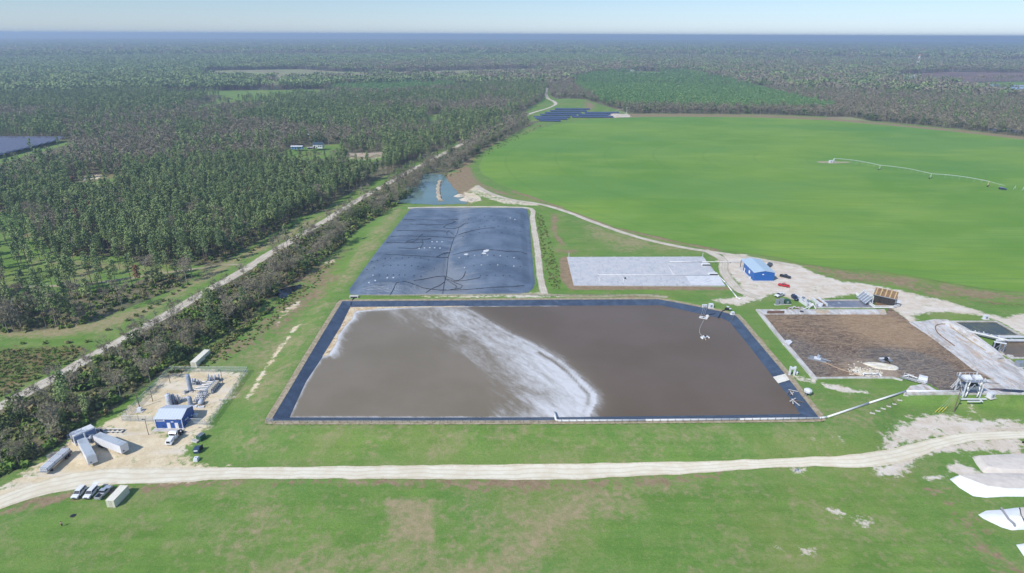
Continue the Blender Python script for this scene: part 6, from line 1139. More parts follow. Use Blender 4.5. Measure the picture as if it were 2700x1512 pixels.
for k in range(6):
    z0_, z1_ = h * k / 6, h * (k + 1) / 6; w0 = 9 * (1 - k / 7); w1 = 9 * (1 - (k + 1) / 7); m = MB(); c0 = [(w0 * math.cos(a), w0 * math.sin(a), z0_) for a in (.5, 2.6, 4.7)]; c1 = [(w1 * math.cos(a), w1 * math.sin(a), z1_) for a in (.5, 2.6, 4.7)]
    for i in range(3): m.cyl(c0[i], c1[i], 1.0, 4); m.cyl(c0[i], c1[(i + 1) % 3], .6, 4); m.cyl(c0[(i + 1) % 3], c1[i], .6, 4)
    m.build('mast_section', MR if k % 2 else W_, t)
p = G(1652, 303); t = thing('utility_pole', 'pale pole with a crossarm beside the sandy heap at the solar rows', 'utility pole', (p.x, p.y, 0)); MB().cyl((0, 0, 0), (0, 0, 13), .35, 6).build('pole', M_SLABC, t); MB().box(0, 0, 12, 3, .3, .3).build('crossarm', M_SLABC, t)
for k, (x, y, w, h, l_) in enumerate(((1625, 305, 22, 3.0, 'long pale sand heap at the right end of the solar rows'), (1232, 528, 8, 2.2, 'white rubble mound by the blue-green pond'), (1212, 518, 6, 2.0, 'smaller reddish-white mound touching the pond edge'))):
    p = G(x, y); m = MB(); rg = [[(w * f * (1 + .2 * math.sin(3 * a + k)) * math.cos(a), w * .55 * f * math.sin(a) * (1 + .15 * math.cos(4 * a)), h * (1 - f) * (1 + .2 * math.sin(5 * a))) for a in np.linspace(0, 2 * math.pi, 17)[:-1]] for f in (1, .7, .4, .12)]; m.ring(rg); tag(m.build('spoil_heap', paint('chalk_spoil', (214, 202, 184), .95, 0, .2, .4), None, False, (p.x, p.y, -.02)), l_, 'heap')
# power poles along the woods road and field posts
for k, (x, y, yt, l_) in enumerate(((735, 640, 600, 'tall wooden power pole by the gravel road near the low shrubs'), (1172, 416, 388, 'power pole where dead trunks lean over the gravel road'))):
    p = GH(x, y); h = height_at(x, y, yt); t = thing('utility_pole', l_, 'utility pole', (p.x, p.y, p.z)); MB().cyl((0, 0, 0), (0, 0, h), .18, 6, .12).build('pole', M_WOOD, t); MB().box(0, 0, h - .7, 2.2, .14, .14).build('crossarm', M_WOOD, t)
# culvert bench near lagoon corner
p = GH(934, 785); t = thing('valve_box', 'pale concrete valve box with a dark opening at the far left lagoon corner', 'valve box', (p.x, p.y, p.z)); MB().box(0, 0, .5, 4.4, 1.6, 1.0).build('box', M_SLABC, t); MB().box(0, -.84, .5, 3.4, .1, .6).build('opening', M_DARK, t); q = at_water(925, 808); MB().path([(0, -1, .4), (q.x - p.x, q.y - p.y + 2, -.4), (q.x - p.x, q.y - p.y, ZW + .5)], .3).build('spill_pipe', M_DARK, t)
p = GH(2100, 1245); c = GH(2103, 1243); t = thing('hydrant_stand', 'small grey valve stand in a bare patch below the front road', 'valve', (c.x, c.y, c.z)); MB().cyl((0, 0, 0), (0, 0, 1.2), .15).build('riser', M_STEEL, t); MB().path([(0, 0, 1.1), (-1.2, -.6, 1.1), (-1.2, -.6, .2)], .12).build('elbow', M_STEEL, t); MB().box(0, 0, .1, 1.8, 1.2, .2).build('slab', M_SLABC, t)
# ------------------------------------------------------------------ sheeted heaps at bottom right
def heap(lbl, base, top, h, mats, extra=None):
    B = dense(wpolyh(base), 1.2); c = wpolyh(top); z = -LOW; Tn = nearest(c, B); rows = [B, B * .55 + Tn * .45, B * .15 + Tn * .85, Tn * .6 + c.mean(0) * .4, Tn * .002 + c.mean(0) * .998]; zs = [0, h * .6, h * .95, h * 1.08, h * 1.12]; ctr = B.mean(0); t = thing('sheeted_heap', lbl, 'heap', (ctr[0], ctr[1], z + .02)); n = len(B)
    nz = lambda r, k: np.full(n, k) * (1 + .14 * (fbm(r[:, 0], r[:, 1], 7, 3) - .5) * 2)
    V = np.concatenate([np.column_stack([r - ctr, nz(r, k)]) for r, k in zip(rows, zs)]); I = np.arange(len(V)).reshape(5, n); J = np.roll(I, -1, 1); Fq = lambda a, b: np.stack([I[a:b], I[a + 1:b + 1], J[a + 1:b + 1], J[a:b]], -1).reshape(-1, 4)
    def mk(name, F, mat, lift=0):
        e = V[F[:, 0]]; cr = np.cross(V[F[:, 1]] - e, V[F[:, 2]] - e)[:, 2].sum(); F = F[:, ::-1] if cr < 0 else F; o = npmesh(name, V + np.array([0, 0, lift]), F, mat, None, True); o.parent = t; return o
    mk('side_sheet', Fq(0, 2), mats[0]); mk('top_cover', Fq(2, 4), mats[1])
def sheet_mat(name, a, b):
    t = NT(name, .7, .2); c = t.mix(t.rng(t.noise(.4, 4, .6), .35, .7), a, b); c = t.mix(t.rng(t.noise(.9, 5, .8, t.mapping(t.pos(), (1, .3, 1), .5)), .6, .72, 0, .35), c, C(190, 190, 186)); t.color(c); t.bump(t.noise(.8, 4), .4, .25); return t.m
S_W = sheet_mat('white_sheeting', C(246, 250, 252), C(236, 240, 244)); S_G = sheet_mat('dusty_sheeting', C(226, 218, 208), C(212, 204, 194))
heap('flat dusty grey heap just below the front road at the right edge', [(2563, 1206), (2620, 1203), (2950, 1196), (2950, 1256), (2640, 1254), (2592, 1247), (2574, 1225)], [(2580, 1212), (2640, 1210), (2935, 1203), (2935, 1250), (2650, 1246), (2605, 1240)], 1.6, (S_G, S_G))
heap('heap with a broad white sheeted flank, second up from the bottom right corner', [(2504, 1264), (2560, 1262), (2640, 1257), (2950, 1260), (2950, 1312), (2650, 1310), (2600, 1313), (2566, 1309), (2530, 1287)], [(2530, 1266), (2600, 1262), (2935, 1264), (2935, 1300), (2650, 1301), (2600, 1293), (2560, 1277)], 2.0, (S_W, S_G))
heap('white sheeted heap with a grey seam, below the yellow-grass ditch', [(2579, 1358), (2600, 1347), (2660, 1343), (2950, 1335), (2950, 1385), (2700, 1397), (2668, 1399), (2640, 1391), (2592, 1368)], [(2690, 1352), (2720, 1348), (2935, 1344), (2935, 1378), (2715, 1388), (2700, 1375)], 1.8, (S_W, S_G)); heap('corner of a white sheeted heap low on the right edge', [(2679, 1437), (2720, 1430), (2790, 1430), (2790, 1500), (2720, 1490), (2698, 1465)], [(2720, 1445), (2950, 1445), (2950, 1480), (2740, 1478)], 1.5, (S_W, S_W))
q = [GH(x, y, 1.6) for x, y in ((2636, 1351), (2645, 1365), (2655, 1380), (2670, 1393), (2672, 1398))]; tag(MB().path(q, .28, 6).build('seam_tube', paint('grey_seam', (170, 166, 170), .8), None), 'dark grey weight tube along the seam of the white sheeted heap', 'tube'); q = [GH(x, y, 1.6) for x, y in ((2684, 1352), (2688, 1372), (2700, 1392))]; tag(MB().path(q, .2, 6).build('seam_tube', M_CHAS, None), 'black weight tube right of the grey seam on the sheeted heap', 'tube')
p = GH(2697, 1171); t = thing('excavator', 'yellow-brown excavator cut by the right edge beside the front road', 'excavator', (p.x + 1.6, p.y, p.z + .1), R(-70)); t.scale = (.7,) * 3; MB().box(0, 0, 1.6, 2.4, 3, 1.6, 0, .9, .9).build('body', paint('digger_yellow', (176, 140, 84), .5, 0, .2), t); [MB().box(s * 1.2, 0, .45, .5, 3.8, .9).build('track', M_TYRE, t) for s in (-1, 1)]; MB().path([(0, 1.4, 1.8), (0, 3.6, 4.0), (0, 5.6, 1.2)], .25).build('boom', paint('digger_yellow', (176, 140, 84)), t); MB().box(-.6, .9, 2.7, 1.0, 1.3, 1.3).build('cab', M_GLASS, t)

Z2 = lambda x, y: (2250 + x / 5.551, 740 + y / 5.551)
m = MB(); pts = [G(*Z2(x, y), .2) for x, y in ((1350, 640), (1230, 648), (1200, 700), (1255, 790), (1400, 900), (1480, 960))]; m.path([p + Vector((0, 0, .12)) for p in resample(pts, 2)], .22, 5); tag(m.build('apron_curb', paint('rusty_curb', (150, 116, 88), .8, 0, .25), None), 'thin rust-brown curb curving round the top of the concrete apron', 'curb')
m = MB(); pts = [G(*Z2(x, y), .2) for x, y in ((1380, 645), (1450, 700), (1600, 810), (1760, 920), (2050, 1100))]; m.path([p + Vector((0, 0, .12)) for p in resample(pts, 2)], .2, 5); tag(m.build('apron_curb', paint('tan_curb', (190, 166, 130), .8, 0, .2), None), 'long tan curb at the foot of the sloping concrete bank', 'curb')
for k, (x, y, w, h, a, l_) in enumerate(((2660, 1030, 5.5, 1.5, -8, 'long black puddle on the concrete apron at the right edge'), (2622, 1027, 2.6, .8, -5, 'small brown puddle on the apron left of the long black one'), (2600, 1009, 4.5, .3, -6, 'thin dark wet streak on the apron beside the separator tower'))):
    c = G(x, y, .2); P = np.array([(c.x + w * math.cos(t) * (1 + .2 * math.sin(3 * t + k)), c.y + h * math.sin(t) * (1 + .25 * math.cos(2 * t)) + math.tan(R(a)) * w * math.cos(t)) for t in np.linspace(0, 6.283, 22)[:-1]]); tag(sheet('puddle', P, .215 + .003 * k, pond_mat('puddle_%d' % k, C(48, 50, 58, .6) if k != 1 else C(96, 74, 60), C(60, 62, 70, .6) if k != 1 else C(110, 86, 70)), rag=.3), l_, 'puddle')
# straight planks of timber / channel blocks along the basin edge of the apron
for i in range(9):
    p = G(2428 + i * 13.5, 862 + i * 10.2, .2); t = thing('curb_stone', '%s of the short pale stones along the basin edge of the apron' % ['uppermost', 'second', 'third', 'fourth', 'fifth', 'sixth', 'seventh', 'eighth', 'lowest'][i], 'stone', (p.x, p.y, .2), R(20), 'stones along the apron edge'); MB().box(0, 0, .15, 2.6, .35, .3, 0, .95, .8).build('stone', M_SLABC, t)
# ------------------------------------------------------------------ vegetation
def leaf_mat(name, cols, sc=(.02, .25), trans=.0, hue=.3):
    t = NT(name, .85, .15); oi = t.new('ShaderNodeObjectInfo').outputs['Random']; P = t.pos()
    f = t.math('ADD', t.math('MULTIPLY', oi, .65), t.math('MULTIPLY', t.noise(sc[0], 3, .6), .35))
    ramp = t.new('ShaderNodeValToRGB'); t.link(f, ramp.inputs[0]); e = ramp.color_ramp.elements
    while len(e) < len(cols): e.new(.5)
    for i, c in enumerate(cols): e[i].position = .12 + .76 * i / (len(cols) - 1); e[i].color = c
    c = t.mix(t.rng(t.noise(sc[1], 2, .6), .3, .7, 0, .35), ramp.outputs[0], tuple(x * .6 for x in cols[0][:3]) + (1,))
    t.color(c); return t.m
LM = {
 'pine': leaf_mat('pine_needles', [C(90, 106, 72, 1.42), C(102, 120, 78, 1.42), C(114, 132, 82, 1.42), C(134, 146, 98, 1.42)]),
 'young': leaf_mat('young_pine_needles', [C(104, 142, 88, 1.05), C(120, 158, 96, 1.05), C(138, 170, 104, 1.05)], (.006, .25)),
 'bare': leaf_mat('bare_twigs', [C(138, 130, 110), C(154, 148, 124), C(170, 160, 138), C(126, 130, 96)]),
 'leafy': leaf_mat('evergreen_leaves', [C(76, 94, 60, 1.15), C(92, 110, 66, 1.15), C(114, 124, 80, 1.15), C(132, 126, 100, 1.15)]),
 'shrub': leaf_mat('shrub_leaves', [C(88, 116, 56, 1.15), C(108, 132, 62, 1.15), C(122, 124, 80, 1.15), C(148, 132, 100, 1.15)]),
 'rusty': leaf_mat('browned_needles', [C(146, 112, 84), C(164, 128, 98)]),
}
M_TRUNK = paint('tree_bark', (128, 112, 100), .9, 0, .2, 1.0); M_TRUNKB = paint('grey_bark', (170, 160, 148), .9, 0, .2, 1.0)
def tris(cent, k, s, spread, asp=1.0, up=.5, r=rng):
    n = len(cent) * k; c = np.repeat(cent, k, 0) + r.normal(size=(n, 3)) * spread * np.array([1, 1, .6]); nrm = r.normal(size=(n, 3)); nrm[:, 2] = np.abs(nrm[:, 2]) + up; nrm /= np.linalg.norm(nrm, axis=1, keepdims=True)
    a = np.cross(nrm, r.normal(size=(n, 3))); a /= np.linalg.norm(a, axis=1, keepdims=True); b = np.cross(nrm, a); q = s * (.6 + .8 * r.random((n, 1)))
    V = np.stack([c - a * q * .9 - b * q * .5 * asp, c + a * q * .9 - b * q * .45 * asp, c + b * q * asp + a * q * .2 * (r.random((n, 1)) - .5)], 1).reshape(-1, 3); return V, np.arange(3 * n).reshape(n, 3)
def limbs(segs, n=3):
    m = MB(); [m.cyl(a, b, r0, n, r1, False) for a, b, r0, r1 in segs]; V = np.array(m.v); F = np.array(m.f); F = np.concatenate([F[:, [0, 1, 2]], F[:, [0, 2, 3]]]); return V, F
def mk_pine(h, far=False, r=rng, dense=1.0, wide=1.0):
    cb = h * (.38 + .14 * r.random()); nc = (56 if not far else 20); z = cb + (h - cb) * r.random(nc) ** .85; t = (z - cb) / (h - cb); rad = wide * (2.0 * (1 - t) ** .7 * (.35 + .65 * np.minimum(1, t * 4)) + .3); an = r.random(nc) * 6.283; rr = rad * (.45 + .65 * r.random(nc)); cen = np.column_stack([rr * np.cos(an), rr * np.sin(an), z]); cen = np.concatenate([cen, [[0, 0, h - .3], [.2, 0, h - 1.2]]])
    V, F = tris(cen, 8 if not far else 6, .42 if not far else .72, .42 if not far else .55, .8); lean = (r.random(2) - .5) * .8
    sg = [((0, 0, -.3), (lean[0] * .5, lean[1] * .5, h * .6), .2, .13), ((lean[0] * .5, lean[1] * .5, h * .6), (0, 0, h - .5), .13, .04)]
    if not far: sg += [((0, 0, c[2] - .5), tuple(c), .05, .02) for c in cen[:14]]
    return (V, F), limbs(sg, 5 if not far else 3)
def mk_bare(h, far=False, r=rng, w=1.0):
    sg = []; tips = []; hb = h * .3; sg.append(((0, 0, -.3), (.1, .1, hb), .2, .15)); top = Vector((.3 * (r.random() - .5), .3 * (r.random() - .5), h * .75)); sg.append(((.1, .1, hb), tuple(top), .15, .06)); tips.append(top)
    for i in range(9 if not far else 4):
        z = hb + (h * .55) * r.random(); a = r.random() * 6.283; L = h * (.16 + .16 * r.random()) * w; p = Vector((0, 0, z)); q = p + Vector((math.cos(a) * L * .8, math.sin(a) * L * .8, L * .75)); sg.append((tuple(p), tuple(q), .08, .04)); tips.append(q)
        for j in range(3 if not far else 1):
            b = a + (r.random() - .5) * 2; u = p.lerp(q, .4 + .5 * r.random()); e = u + Vector((math.cos(b), math.sin(b), .9)) * (h * .12); sg.append((tuple(u), tuple(e), .045, .02)); tips.append(e)
    cen = np.array([t[:] for t in tips]); V, F = tris(cen, 12 if not far else 11, .8 if not far else 1.1, h * .055 if not far else h * .07, .16 if not far else .3, .0)
    return (V, F), limbs(sg, 4 if not far else 3)
def mk_leafy(h, far=False, r=rng, w=.42):
    n = 60 if not far else 10; d = r.normal(size=(n, 3)); d /= np.linalg.norm(d, axis=1, keepdims=True); d[:, 2] = np.abs(d[:, 2]) * 1.0 - .25; R_ = h * w * (.65 + .45 * r.random((n, 1))); cen = d * R_ * np.array([1, 1, 1.15]) + [0, 0, h * .48]; cen[:, 2] = np.maximum(cen[:, 2], h * .12); lob = r.normal(size=(n, 3)) * h * .05
    V, F = tris(cen + lob, 7 if not far else 4, .62 if not far else 1.5, .55 if not far else .9, .85); return (V, F), limbs([((0, 0, -.3), (0, 0, h * .5), .2, .1)], 5)
def mk_shrub(r=rng, far=False):
    n = 9; an = r.random(n) * 6.283; cen = np.column_stack([np.cos(an) * .9 * r.random(n), np.sin(an) * .9 * r.random(n), .3 + .9 * r.random(n)]); return tris(cen, 6, .5, .35, .8), limbs([((0, 0, -.2), (0, 0, .8), .08, .03)], 3)
def mk_patch(kind, r=rng):   # several crowns standing together, for woods kilometres away
    n = 15; xy = (r.random((n, 2)) - .5) * 22; z = 12 + 5 * r.random(n)
    if kind == 'bare': z -= 1
    cen = np.column_stack([xy, z]); return tris(cen, 5, 2.6, 1.6, .7 if kind != 'bare' else .45, .4), limbs([((x, y, 0), (x, y, 11), .4, .3) for x, y in xy], 3)
def template(name, parts, mats):
    (V1, F1), (V2, F2) = parts; V = np.concatenate([V1, V2]); F = np.concatenate([F1, F2 + len(V1)]); o = npmesh(name, V, F, None, link=False); me = o.data; [me.materials.append(m) for m in mats]; me.polygons.foreach_set('material_index', np.r_[np.zeros(len(F1), np.int32), np.ones(len(F2), np.int32)]); return o
def meshes(name, parts, mats):
    (V1, F1), (V2, F2) = parts; a = npmesh('crown', V1, F1, mats[0], link=False).data; b = npmesh('trunk', V2, F2, mats[1], link=False).data; return a, b
NEAR = {
 'pine': [mk_pine(15 + 3 * rng.random()) for _ in range(6)], 'bare': [mk_bare(12 + 3 * rng.random()) for _ in range(6)], 'leafy': [mk_leafy(9 + 2 * rng.random()) for _ in range(4)],
 'shrub': [mk_shrub() for _ in range(4)], 'young': [mk_pine(12 + rng.random(), False, rng, 1, .85) for _ in range(3)], 'rusty': [mk_pine(13, False, rng, 1, .7) for _ in range(2)]}
FAR = {'pine': [mk_pine(15 + 3 * rng.random(), True) for _ in range(5)], 'bare': [mk_bare(12 + 3 * rng.random(), True) for _ in range(5)], 'leafy': [mk_leafy(9 + 2 * rng.random(), True) for _ in range(3)], 'young': [mk_pine(11 + rng.random(), True, rng, 1, .9) for _ in range(3)]}
PATCH = {'pine': [mk_patch('pine') for _ in range(4)], 'bare': [mk_patch('bare') for _ in range(4)]}
BARK = {'pine': M_TRUNK, 'bare': M_TRUNKB, 'leafy': M_TRUNK, 'shrub': M_TRUNK, 'young': M_TRUNKB, 'rusty': M_TRUNK}

# where trees stand
WOODP = [wpolyh(p[1]) for p in MASKS if p[0] == 'wood']
KEEPOFF = []
for o, w in ((woods_road, 6.5), (grove_track, 3.5)):
    n = len(o.data.vertices); co = np.zeros(n * 3); o.data.vertices.foreach_get('co', co); co = co.reshape(-1, 7, 3)[:, 3, :2]; KEEPOFF.append((co[::3], w))
def woodmask(X, Y):
    m = np.zeros(X.shape, bool)
    for P in WOODP: m |= inside(P, X, Y)
    PX, PY = proj(X, Y, 0 * X); m |= (PY < 112)
    for k, P in CLW.items():
        if len(P): m &= ~inside(P, X, Y)
    return m
def offroad(X, Y):
    ok = np.ones(X.shape, bool)
    for c, w in KEEPOFF:
        lo = c.min(0) - w; hi = c.max(0) + w; s = (X > lo[0]) & (X < hi[0]) & (Y > lo[1]) & (Y < hi[1]); ok[s] &= seg_dist(c, X[s], Y[s], False) > w
    return ok
def zone(pts, X, Y): return inside(np.array(pts, float), X, Y)
Z_STRIP = [(-900, 1400), (0, 1275), (330, 1070), (560, 915), (814, 720), (950, 600), (1110, 505), (1260, 410), (1424, 325), (1390, 300), (1200, 395), (1000, 500), (800, 622), (540, 775), (360, 880), (100, 1020), (-900, 1500)]
Z_PINE = [(690, 245), (960, 225), (1200, 228), (1432, 236), (1432, 258), (1380, 290), (1140, 400), (900, 520), (700, 620), (520, 730), (400, 700), (300, 660), (0, 560), (-300, 560), (-300, 480), (180, 490), (330, 470), (480, 400), (480, 330)]
Z_GREY = [(150, 335), (450, 300), (560, 262), (720, 290), (600, 330), (470, 340), (470, 400), (420, 440), (250, 450), (0, 455), (-300, 470), (-300, 420), (0, 425), (190, 375)]
Z_YOUNG = [(1494, 214), (1560, 200), (1640, 193), (1800, 192), (1842, 199), (1922, 217), (1996, 238), (2097, 264), (2200, 288), (2190, 296), (1900, 293), (1660, 290), (1585, 276), (1540, 248)]
Z_RIGHT = [(1600, 140), (1800, 150), (2300, 120), (3400, 150), (3400, 420), (2700, 370), (2184, 318), (1651, 312), (1560, 300), (1460, 285), (1440, 250), (1444, 215), (1500, 200), (1650, 188), (1700, 170)]
def scatter(r0, r1, s, amin=-49, amax=49):
    n = int(2 * r1 / s); g = (np.arange(-n // 2, n // 2 + 1)) * s; X, Y = np.meshgrid(g, np.arange(0, r1 + s, s)); X = X.ravel(); Y = Y.ravel()
    d = np.hypot(X, Y); a = np.degrees(np.arctan2(X, Y)); k = (d >= r0) & (d < r1) & (a > amin) & (a < amax); X = X[k]; Y = Y[k]
    X = X + (rng.random(len(X)) - .5) * s * .95; Y = Y + (rng.random(len(Y)) - .5) * s * .95; k = woodmask(X, Y); return X[k], Y[k]
KINDN = ['pine', 'bare', 'leafy', 'young', 'rusty', 'none']
ROADPX = np.array([(-160, 1150), (-60, 1100), (0, 1072), (55, 1044), (116, 1011), (166, 986), (205, 962), (250, 936), (297, 911), (370, 869), (433, 834), (489, 801), (545, 768), (600, 738), (650, 709), (699, 677), (758, 642), (800, 617), (852, 586), (900, 556), (956, 521), (1019, 486), (1068, 458), (1117, 433), (1158, 412), (1197, 391), (1242, 367)], float)
def opened(X, Y, top=13.0):
    """thin out trees that would stand between the air view and a clearing, house, pond or the road"""
    ok = np.ones(X.shape, bool); u = rng.random(len(X)); near = np.hypot(X, Y) < 4000
    for z in (top * .35, top * .7, top):
        a, b = proj(X, Y, np.full(X.shape, z))
        for k, pts in CLEAR.items():
            if k.startswith('far') and k != 'farm_sol': continue
            ok &= ~(near & inside(np.array(pts, float), a, b) & (u < (.75 if k in ('marsh', 'meadow', 'marsh_b') else .93)))
        ok &= ~(inside(np.array([(0, 640), (90, 615), (160, 674), (314, 680), (524, 708), (524, 722), (384, 736), (304, 762), (87, 772), (0, 774)], float), a, b) & (u < .7))
        ok &= ~((seg_dist(ROADPX, a, b, False) < np.where(b > 480, 12, 5)) & (b > 350) & (u < .74) & near)
        ok &= ~(inside(np.array([(725, 775), (760, 757), (800, 750), (785, 768), (750, 787)], float), a, b))
    return ok
def classify(X, Y):
    PX, PY = proj(X, Y, 0 * X); big = fbm(X, Y, 160, 21, 3); farn = fbm(X * .4, Y, 700, 33, 4); D = np.hypot(X, Y)
    pf = np.where(D < 1400, .5 + 2.2 * (big - .5), .44 + 3.4 * (farn - .5)); strip_ = zone(Z_STRIP, PX, PY); pf = np.where(zone(Z_PINE, PX, PY), .62 + 3.2 * (big - .5), pf); pf = np.where(zone(Z_GREY, PX, PY), .12 + .8 * (big - .5), pf); rz = zone(Z_RIGHT, PX, PY); pf = np.where(rz, .06 + .6 * (big - .5), pf); yz = zone(Z_YOUNG, PX, PY) | zone([(870, 240), (885, 229), (1180, 222), (1205, 232), (1000, 250)], PX, PY)
    u = rng.random(len(X)); v = rng.random(len(X)); K = np.where(u < np.clip(pf, .03, .95), 0, 1)
    K = np.where((K == 1) & (v < .16), 2, K); K = np.where((K == 0) & (v > .975) & (D < 900), 4, K)
    upper = strip_ & (PY < 560); K = np.where(strip_, np.where(u < .1, 0, np.where(u < .75, 1, 2)), K); K = np.where(upper, np.where(u < .08, 0, np.where(u < .75, 1, 2)), K)
    K = np.where(yz, 3, K); dens = np.where(yz, 1.0, np.where(strip_, .66, np.where(K == 0, .84, .8)))
    K = np.where(rng.random(len(X)) > dens, 5, K); return K, PX, PY, strip_, yz
PTS = {k: [] for k in ('pine', 'bare', 'leafy', 'shrub', 'young', 'rusty')}
def addpts(k, X, Y, S, L): PTS[k].append(np.column_stack([X, Y, S, np.full(len(X), L)]))
X, Y = scatter(60, 720, 4.1); k = offroad(X, Y) & opened(X, Y); X, Y = X[k], Y[k]; K, PX, PY, st, yz = classify(X, Y)
for i, kd in enumerate(KINDN[:5]):
    m = K == i
    if kd in ('bare', 'leafy'): m &= ~((~st) & (rng.random(len(X)) < .15))
    S = .58 + .62 * rng.random(m.sum()); S = S * np.where(st[m], .86, 1.0); addpts(kd, X[m], Y[m], S, 0)
X, Y = scatter(720, 1700, 5.6, -45, 45); k = opened(X, Y); X, Y = X[k], Y[k]; K, PX, PY, st, yz = classify(X, Y)
for i, kd in enumerate(KINDN[:5]):
    m = K == i; kd2 = 'pine' if kd == 'rusty' else kd; addpts(kd2, X[m], Y[m], .62 + .6 * rng.random(m.sum()), 1)
X, Y = scatter(900, 1750, 6.6, -20, 45); K, PX, PY, st, yz = classify(X, Y); m = yz; addpts('young', X[m], Y[m], .8 + .3 * rng.random(m.sum()), 1)
X, Y = scatter(1700, 4200, 14, -44, 44); k = opened(X, Y); X, Y = X[k], Y[k]; K, PX, PY, st, yz = classify(X, Y); m = (K == 0) | (K == 2); addpts('pine', X[m], Y[m], .8 + .5 * rng.random(m.sum()), 2); m = (K == 1) | (K == 4); addpts('bare', X[m], Y[m], .8 + .5 * rng.random(m.sum()), 2); m = K == 3; addpts('young', X[m], Y[m], 1.2 + .3 * rng.random(m.sum()), 1)
X, Y = scatter(4200, 13000, 42, -44, 44); K, PX, PY, st, yz = classify(X, Y); m = (K != 1); addpts('pine', X[m], Y[m], 1.5 + .8 * rng.random(m.sum()), 2); m = K == 1; addpts('bare', X[m], Y[m], 1.5 + .8 * rng.random(m.sum()), 2)
# scattered pines of the grassy grove
GR = wpolyh([(-60, 560), (60, 560), (110, 640), (160, 670), (314, 672), (524, 705), (524, 728), (384, 734), (304, 770), (87, 780), (-60, 782)]); lo, hi = GR.min(0), GR.max(0); q = lo + rng.random((1500, 2)) * (hi - lo); q = q[inside(GR, q[:, 0], q[:, 1])]; q = q[offroad(q[:, 0], q[:, 1])][:120]; grove_n = len(q); PTS['pine'].append(np.column_stack([q, .8 + .35 * rng.random(len(q)), np.full(len(q), 3.0)]))
# undergrowth
X, Y = scatter(60, 520, 3.4); k = offroad(X, Y); X, Y = X[k], Y[k]; PX, PY = proj(X, Y, 0 * X); st = zone(Z_STRIP, PX, PY); m = st | (rng.random(len(X)) < .6); addpts('shrub', X[m], Y[m], .7 + 1.1 * rng.random(m.sum()) * np.where(st[m], 1.3, .8), 0)
for pts, nn, s0, s1 in (([(0, 925), (120, 918), (225, 912), (200, 950), (80, 1010), (0, 1050), (-150, 1110), (-150, 930)], 900, .3, .7), ([(440, 985), (560, 915), (690, 830), (800, 760), (735, 800), (640, 880), (530, 960), (470, 985)], 500, .4, 1.0), ([(905, 655), (850, 700), (760, 790), (640, 880), (560, 950), (600, 950), (720, 860), (820, 770), (880, 700)], 160, .3, .6), ([(1412, 560), (1430, 570), (1470, 700), (1480, 760), (1455, 765), (1430, 700)], 260, .25, .6), ([(1124, 470), (1200, 452), (1260, 412), (1350, 365), (1424, 328), (1440, 330), (1350, 375), (1270, 420), (1215, 458), (1150, 480)], 200, .4, .9), ([(450, 976), (520, 950), (600, 900), (650, 885), (560, 965)], 60, .3, .6)):
    P = wpolyh(pts); lo, hi = P.min(0), P.max(0); q = lo + rng.random((nn * 6, 2)) * (hi - lo); q = q[inside(P, q[:, 0], q[:, 1])][:nn]; addpts('shrub', q[:, 0], q[:, 1], s0 + (s1 - s0) * rng.random(len(q)), 0)

LBL = {'pine': 'tree', 'bare': 'tree', 'leafy': 'tree', 'rusty': 'tree'}
def individuals(kd, name, label, group, idx, A):
    base = []
    for v, prt in enumerate(NEAR[kd]):
        cm, tm = meshes(kd, prt, (LM[kd], BARK[kd])); base.append((cm, tm))
    protos = {}
    for i in idx:
        x, y, s, l = A[i]; v = i % len(base); z = H1(x, y); lb, gp = label(x, y, l)
        if v not in protos:
            r = thing(name, lb, 'tree', (x, y, z), 0, gp); c = bpy.data.objects.new('crown', base[v][0]); t_ = bpy.data.objects.new('trunk', base[v][1]); COL.objects.link(c); COL.objects.link(t_); c.parent = r; t_.parent = r; protos[v] = r
        else:
            r = copy_tree(protos[v]); r['label'] = lb; r['group'] = gp
        r.location = (x, y, z); r.rotation_euler = (0, 0, random.random() * 6.28); r.scale = (s * (.9 + .2 * random.random()), s * (.9 + .2 * random.random()), s)
def lab_pine(x, y, l):
    if l == 3: return 'tall thin pine standing alone with others in the grassy grove by the dirt track', 'pines of the grassy grove'
    if y < 330: return 'pine in the near mixed wood left of the pale gravel road', 'pines left of the gravel road'
    return 'pine in the dense wood behind the grassy grove', 'pines of the dense wood'
def lab_bare(x, y, l):
    px, py = proj(x, y, -LOW)
    if zone(Z_STRIP, np.array([float(px)]), np.array([float(py)]))[0]: return 'leafless grey tree in the strip between gravel road and gas yard', 'bare trees right of the gravel road'
    return 'leafless grey tree in the wood left of the pale gravel road', 'bare trees left of the gravel road'
def lab_leafy(x, y, l):
    px, py = proj(x, y, -LOW)
    if zone(Z_STRIP, np.array([float(px)]), np.array([float(py)]))[0]: return 'round dark green tree in the strip between gravel road and gas yard', 'evergreen trees right of the gravel road'
    return 'round dark green tree in the wood left of the pale gravel road', 'evergreen trees left of the gravel road'
def lab_rusty(x, y, l): return 'rust-brown dead pine scattered among the green trees at left', 'browned pines'
INFO = {'pine': ('pine_tree', lab_pine, 300), 'bare': ('bare_tree', lab_bare, 300), 'leafy': ('evergreen_tree', lab_leafy, 290), 'rusty': ('dead_pine_tree', lab_rusty, 280), 'shrub': None, 'young': None}
STN = {'pine': 'pine_forest', 'bare': 'bare_woods', 'leafy': 'evergreen_woods', 'rusty': 'dead_pine_woods', 'shrub': 'undergrowth', 'young': 'young_pine_plantation'}
STL = {'pine': 'mass of green pines stretching to the horizon', 'bare': 'mass of grey leafless woods stretching to the horizon', 'leafy': 'dark green broadleaf trees among the farther woods', 'rusty': 'rust-brown dead pines in the farther woods', 'shrub': 'low bushes and vines under the trees and on the banks', 'young': 'bright green young pine plantation beyond the round field'}
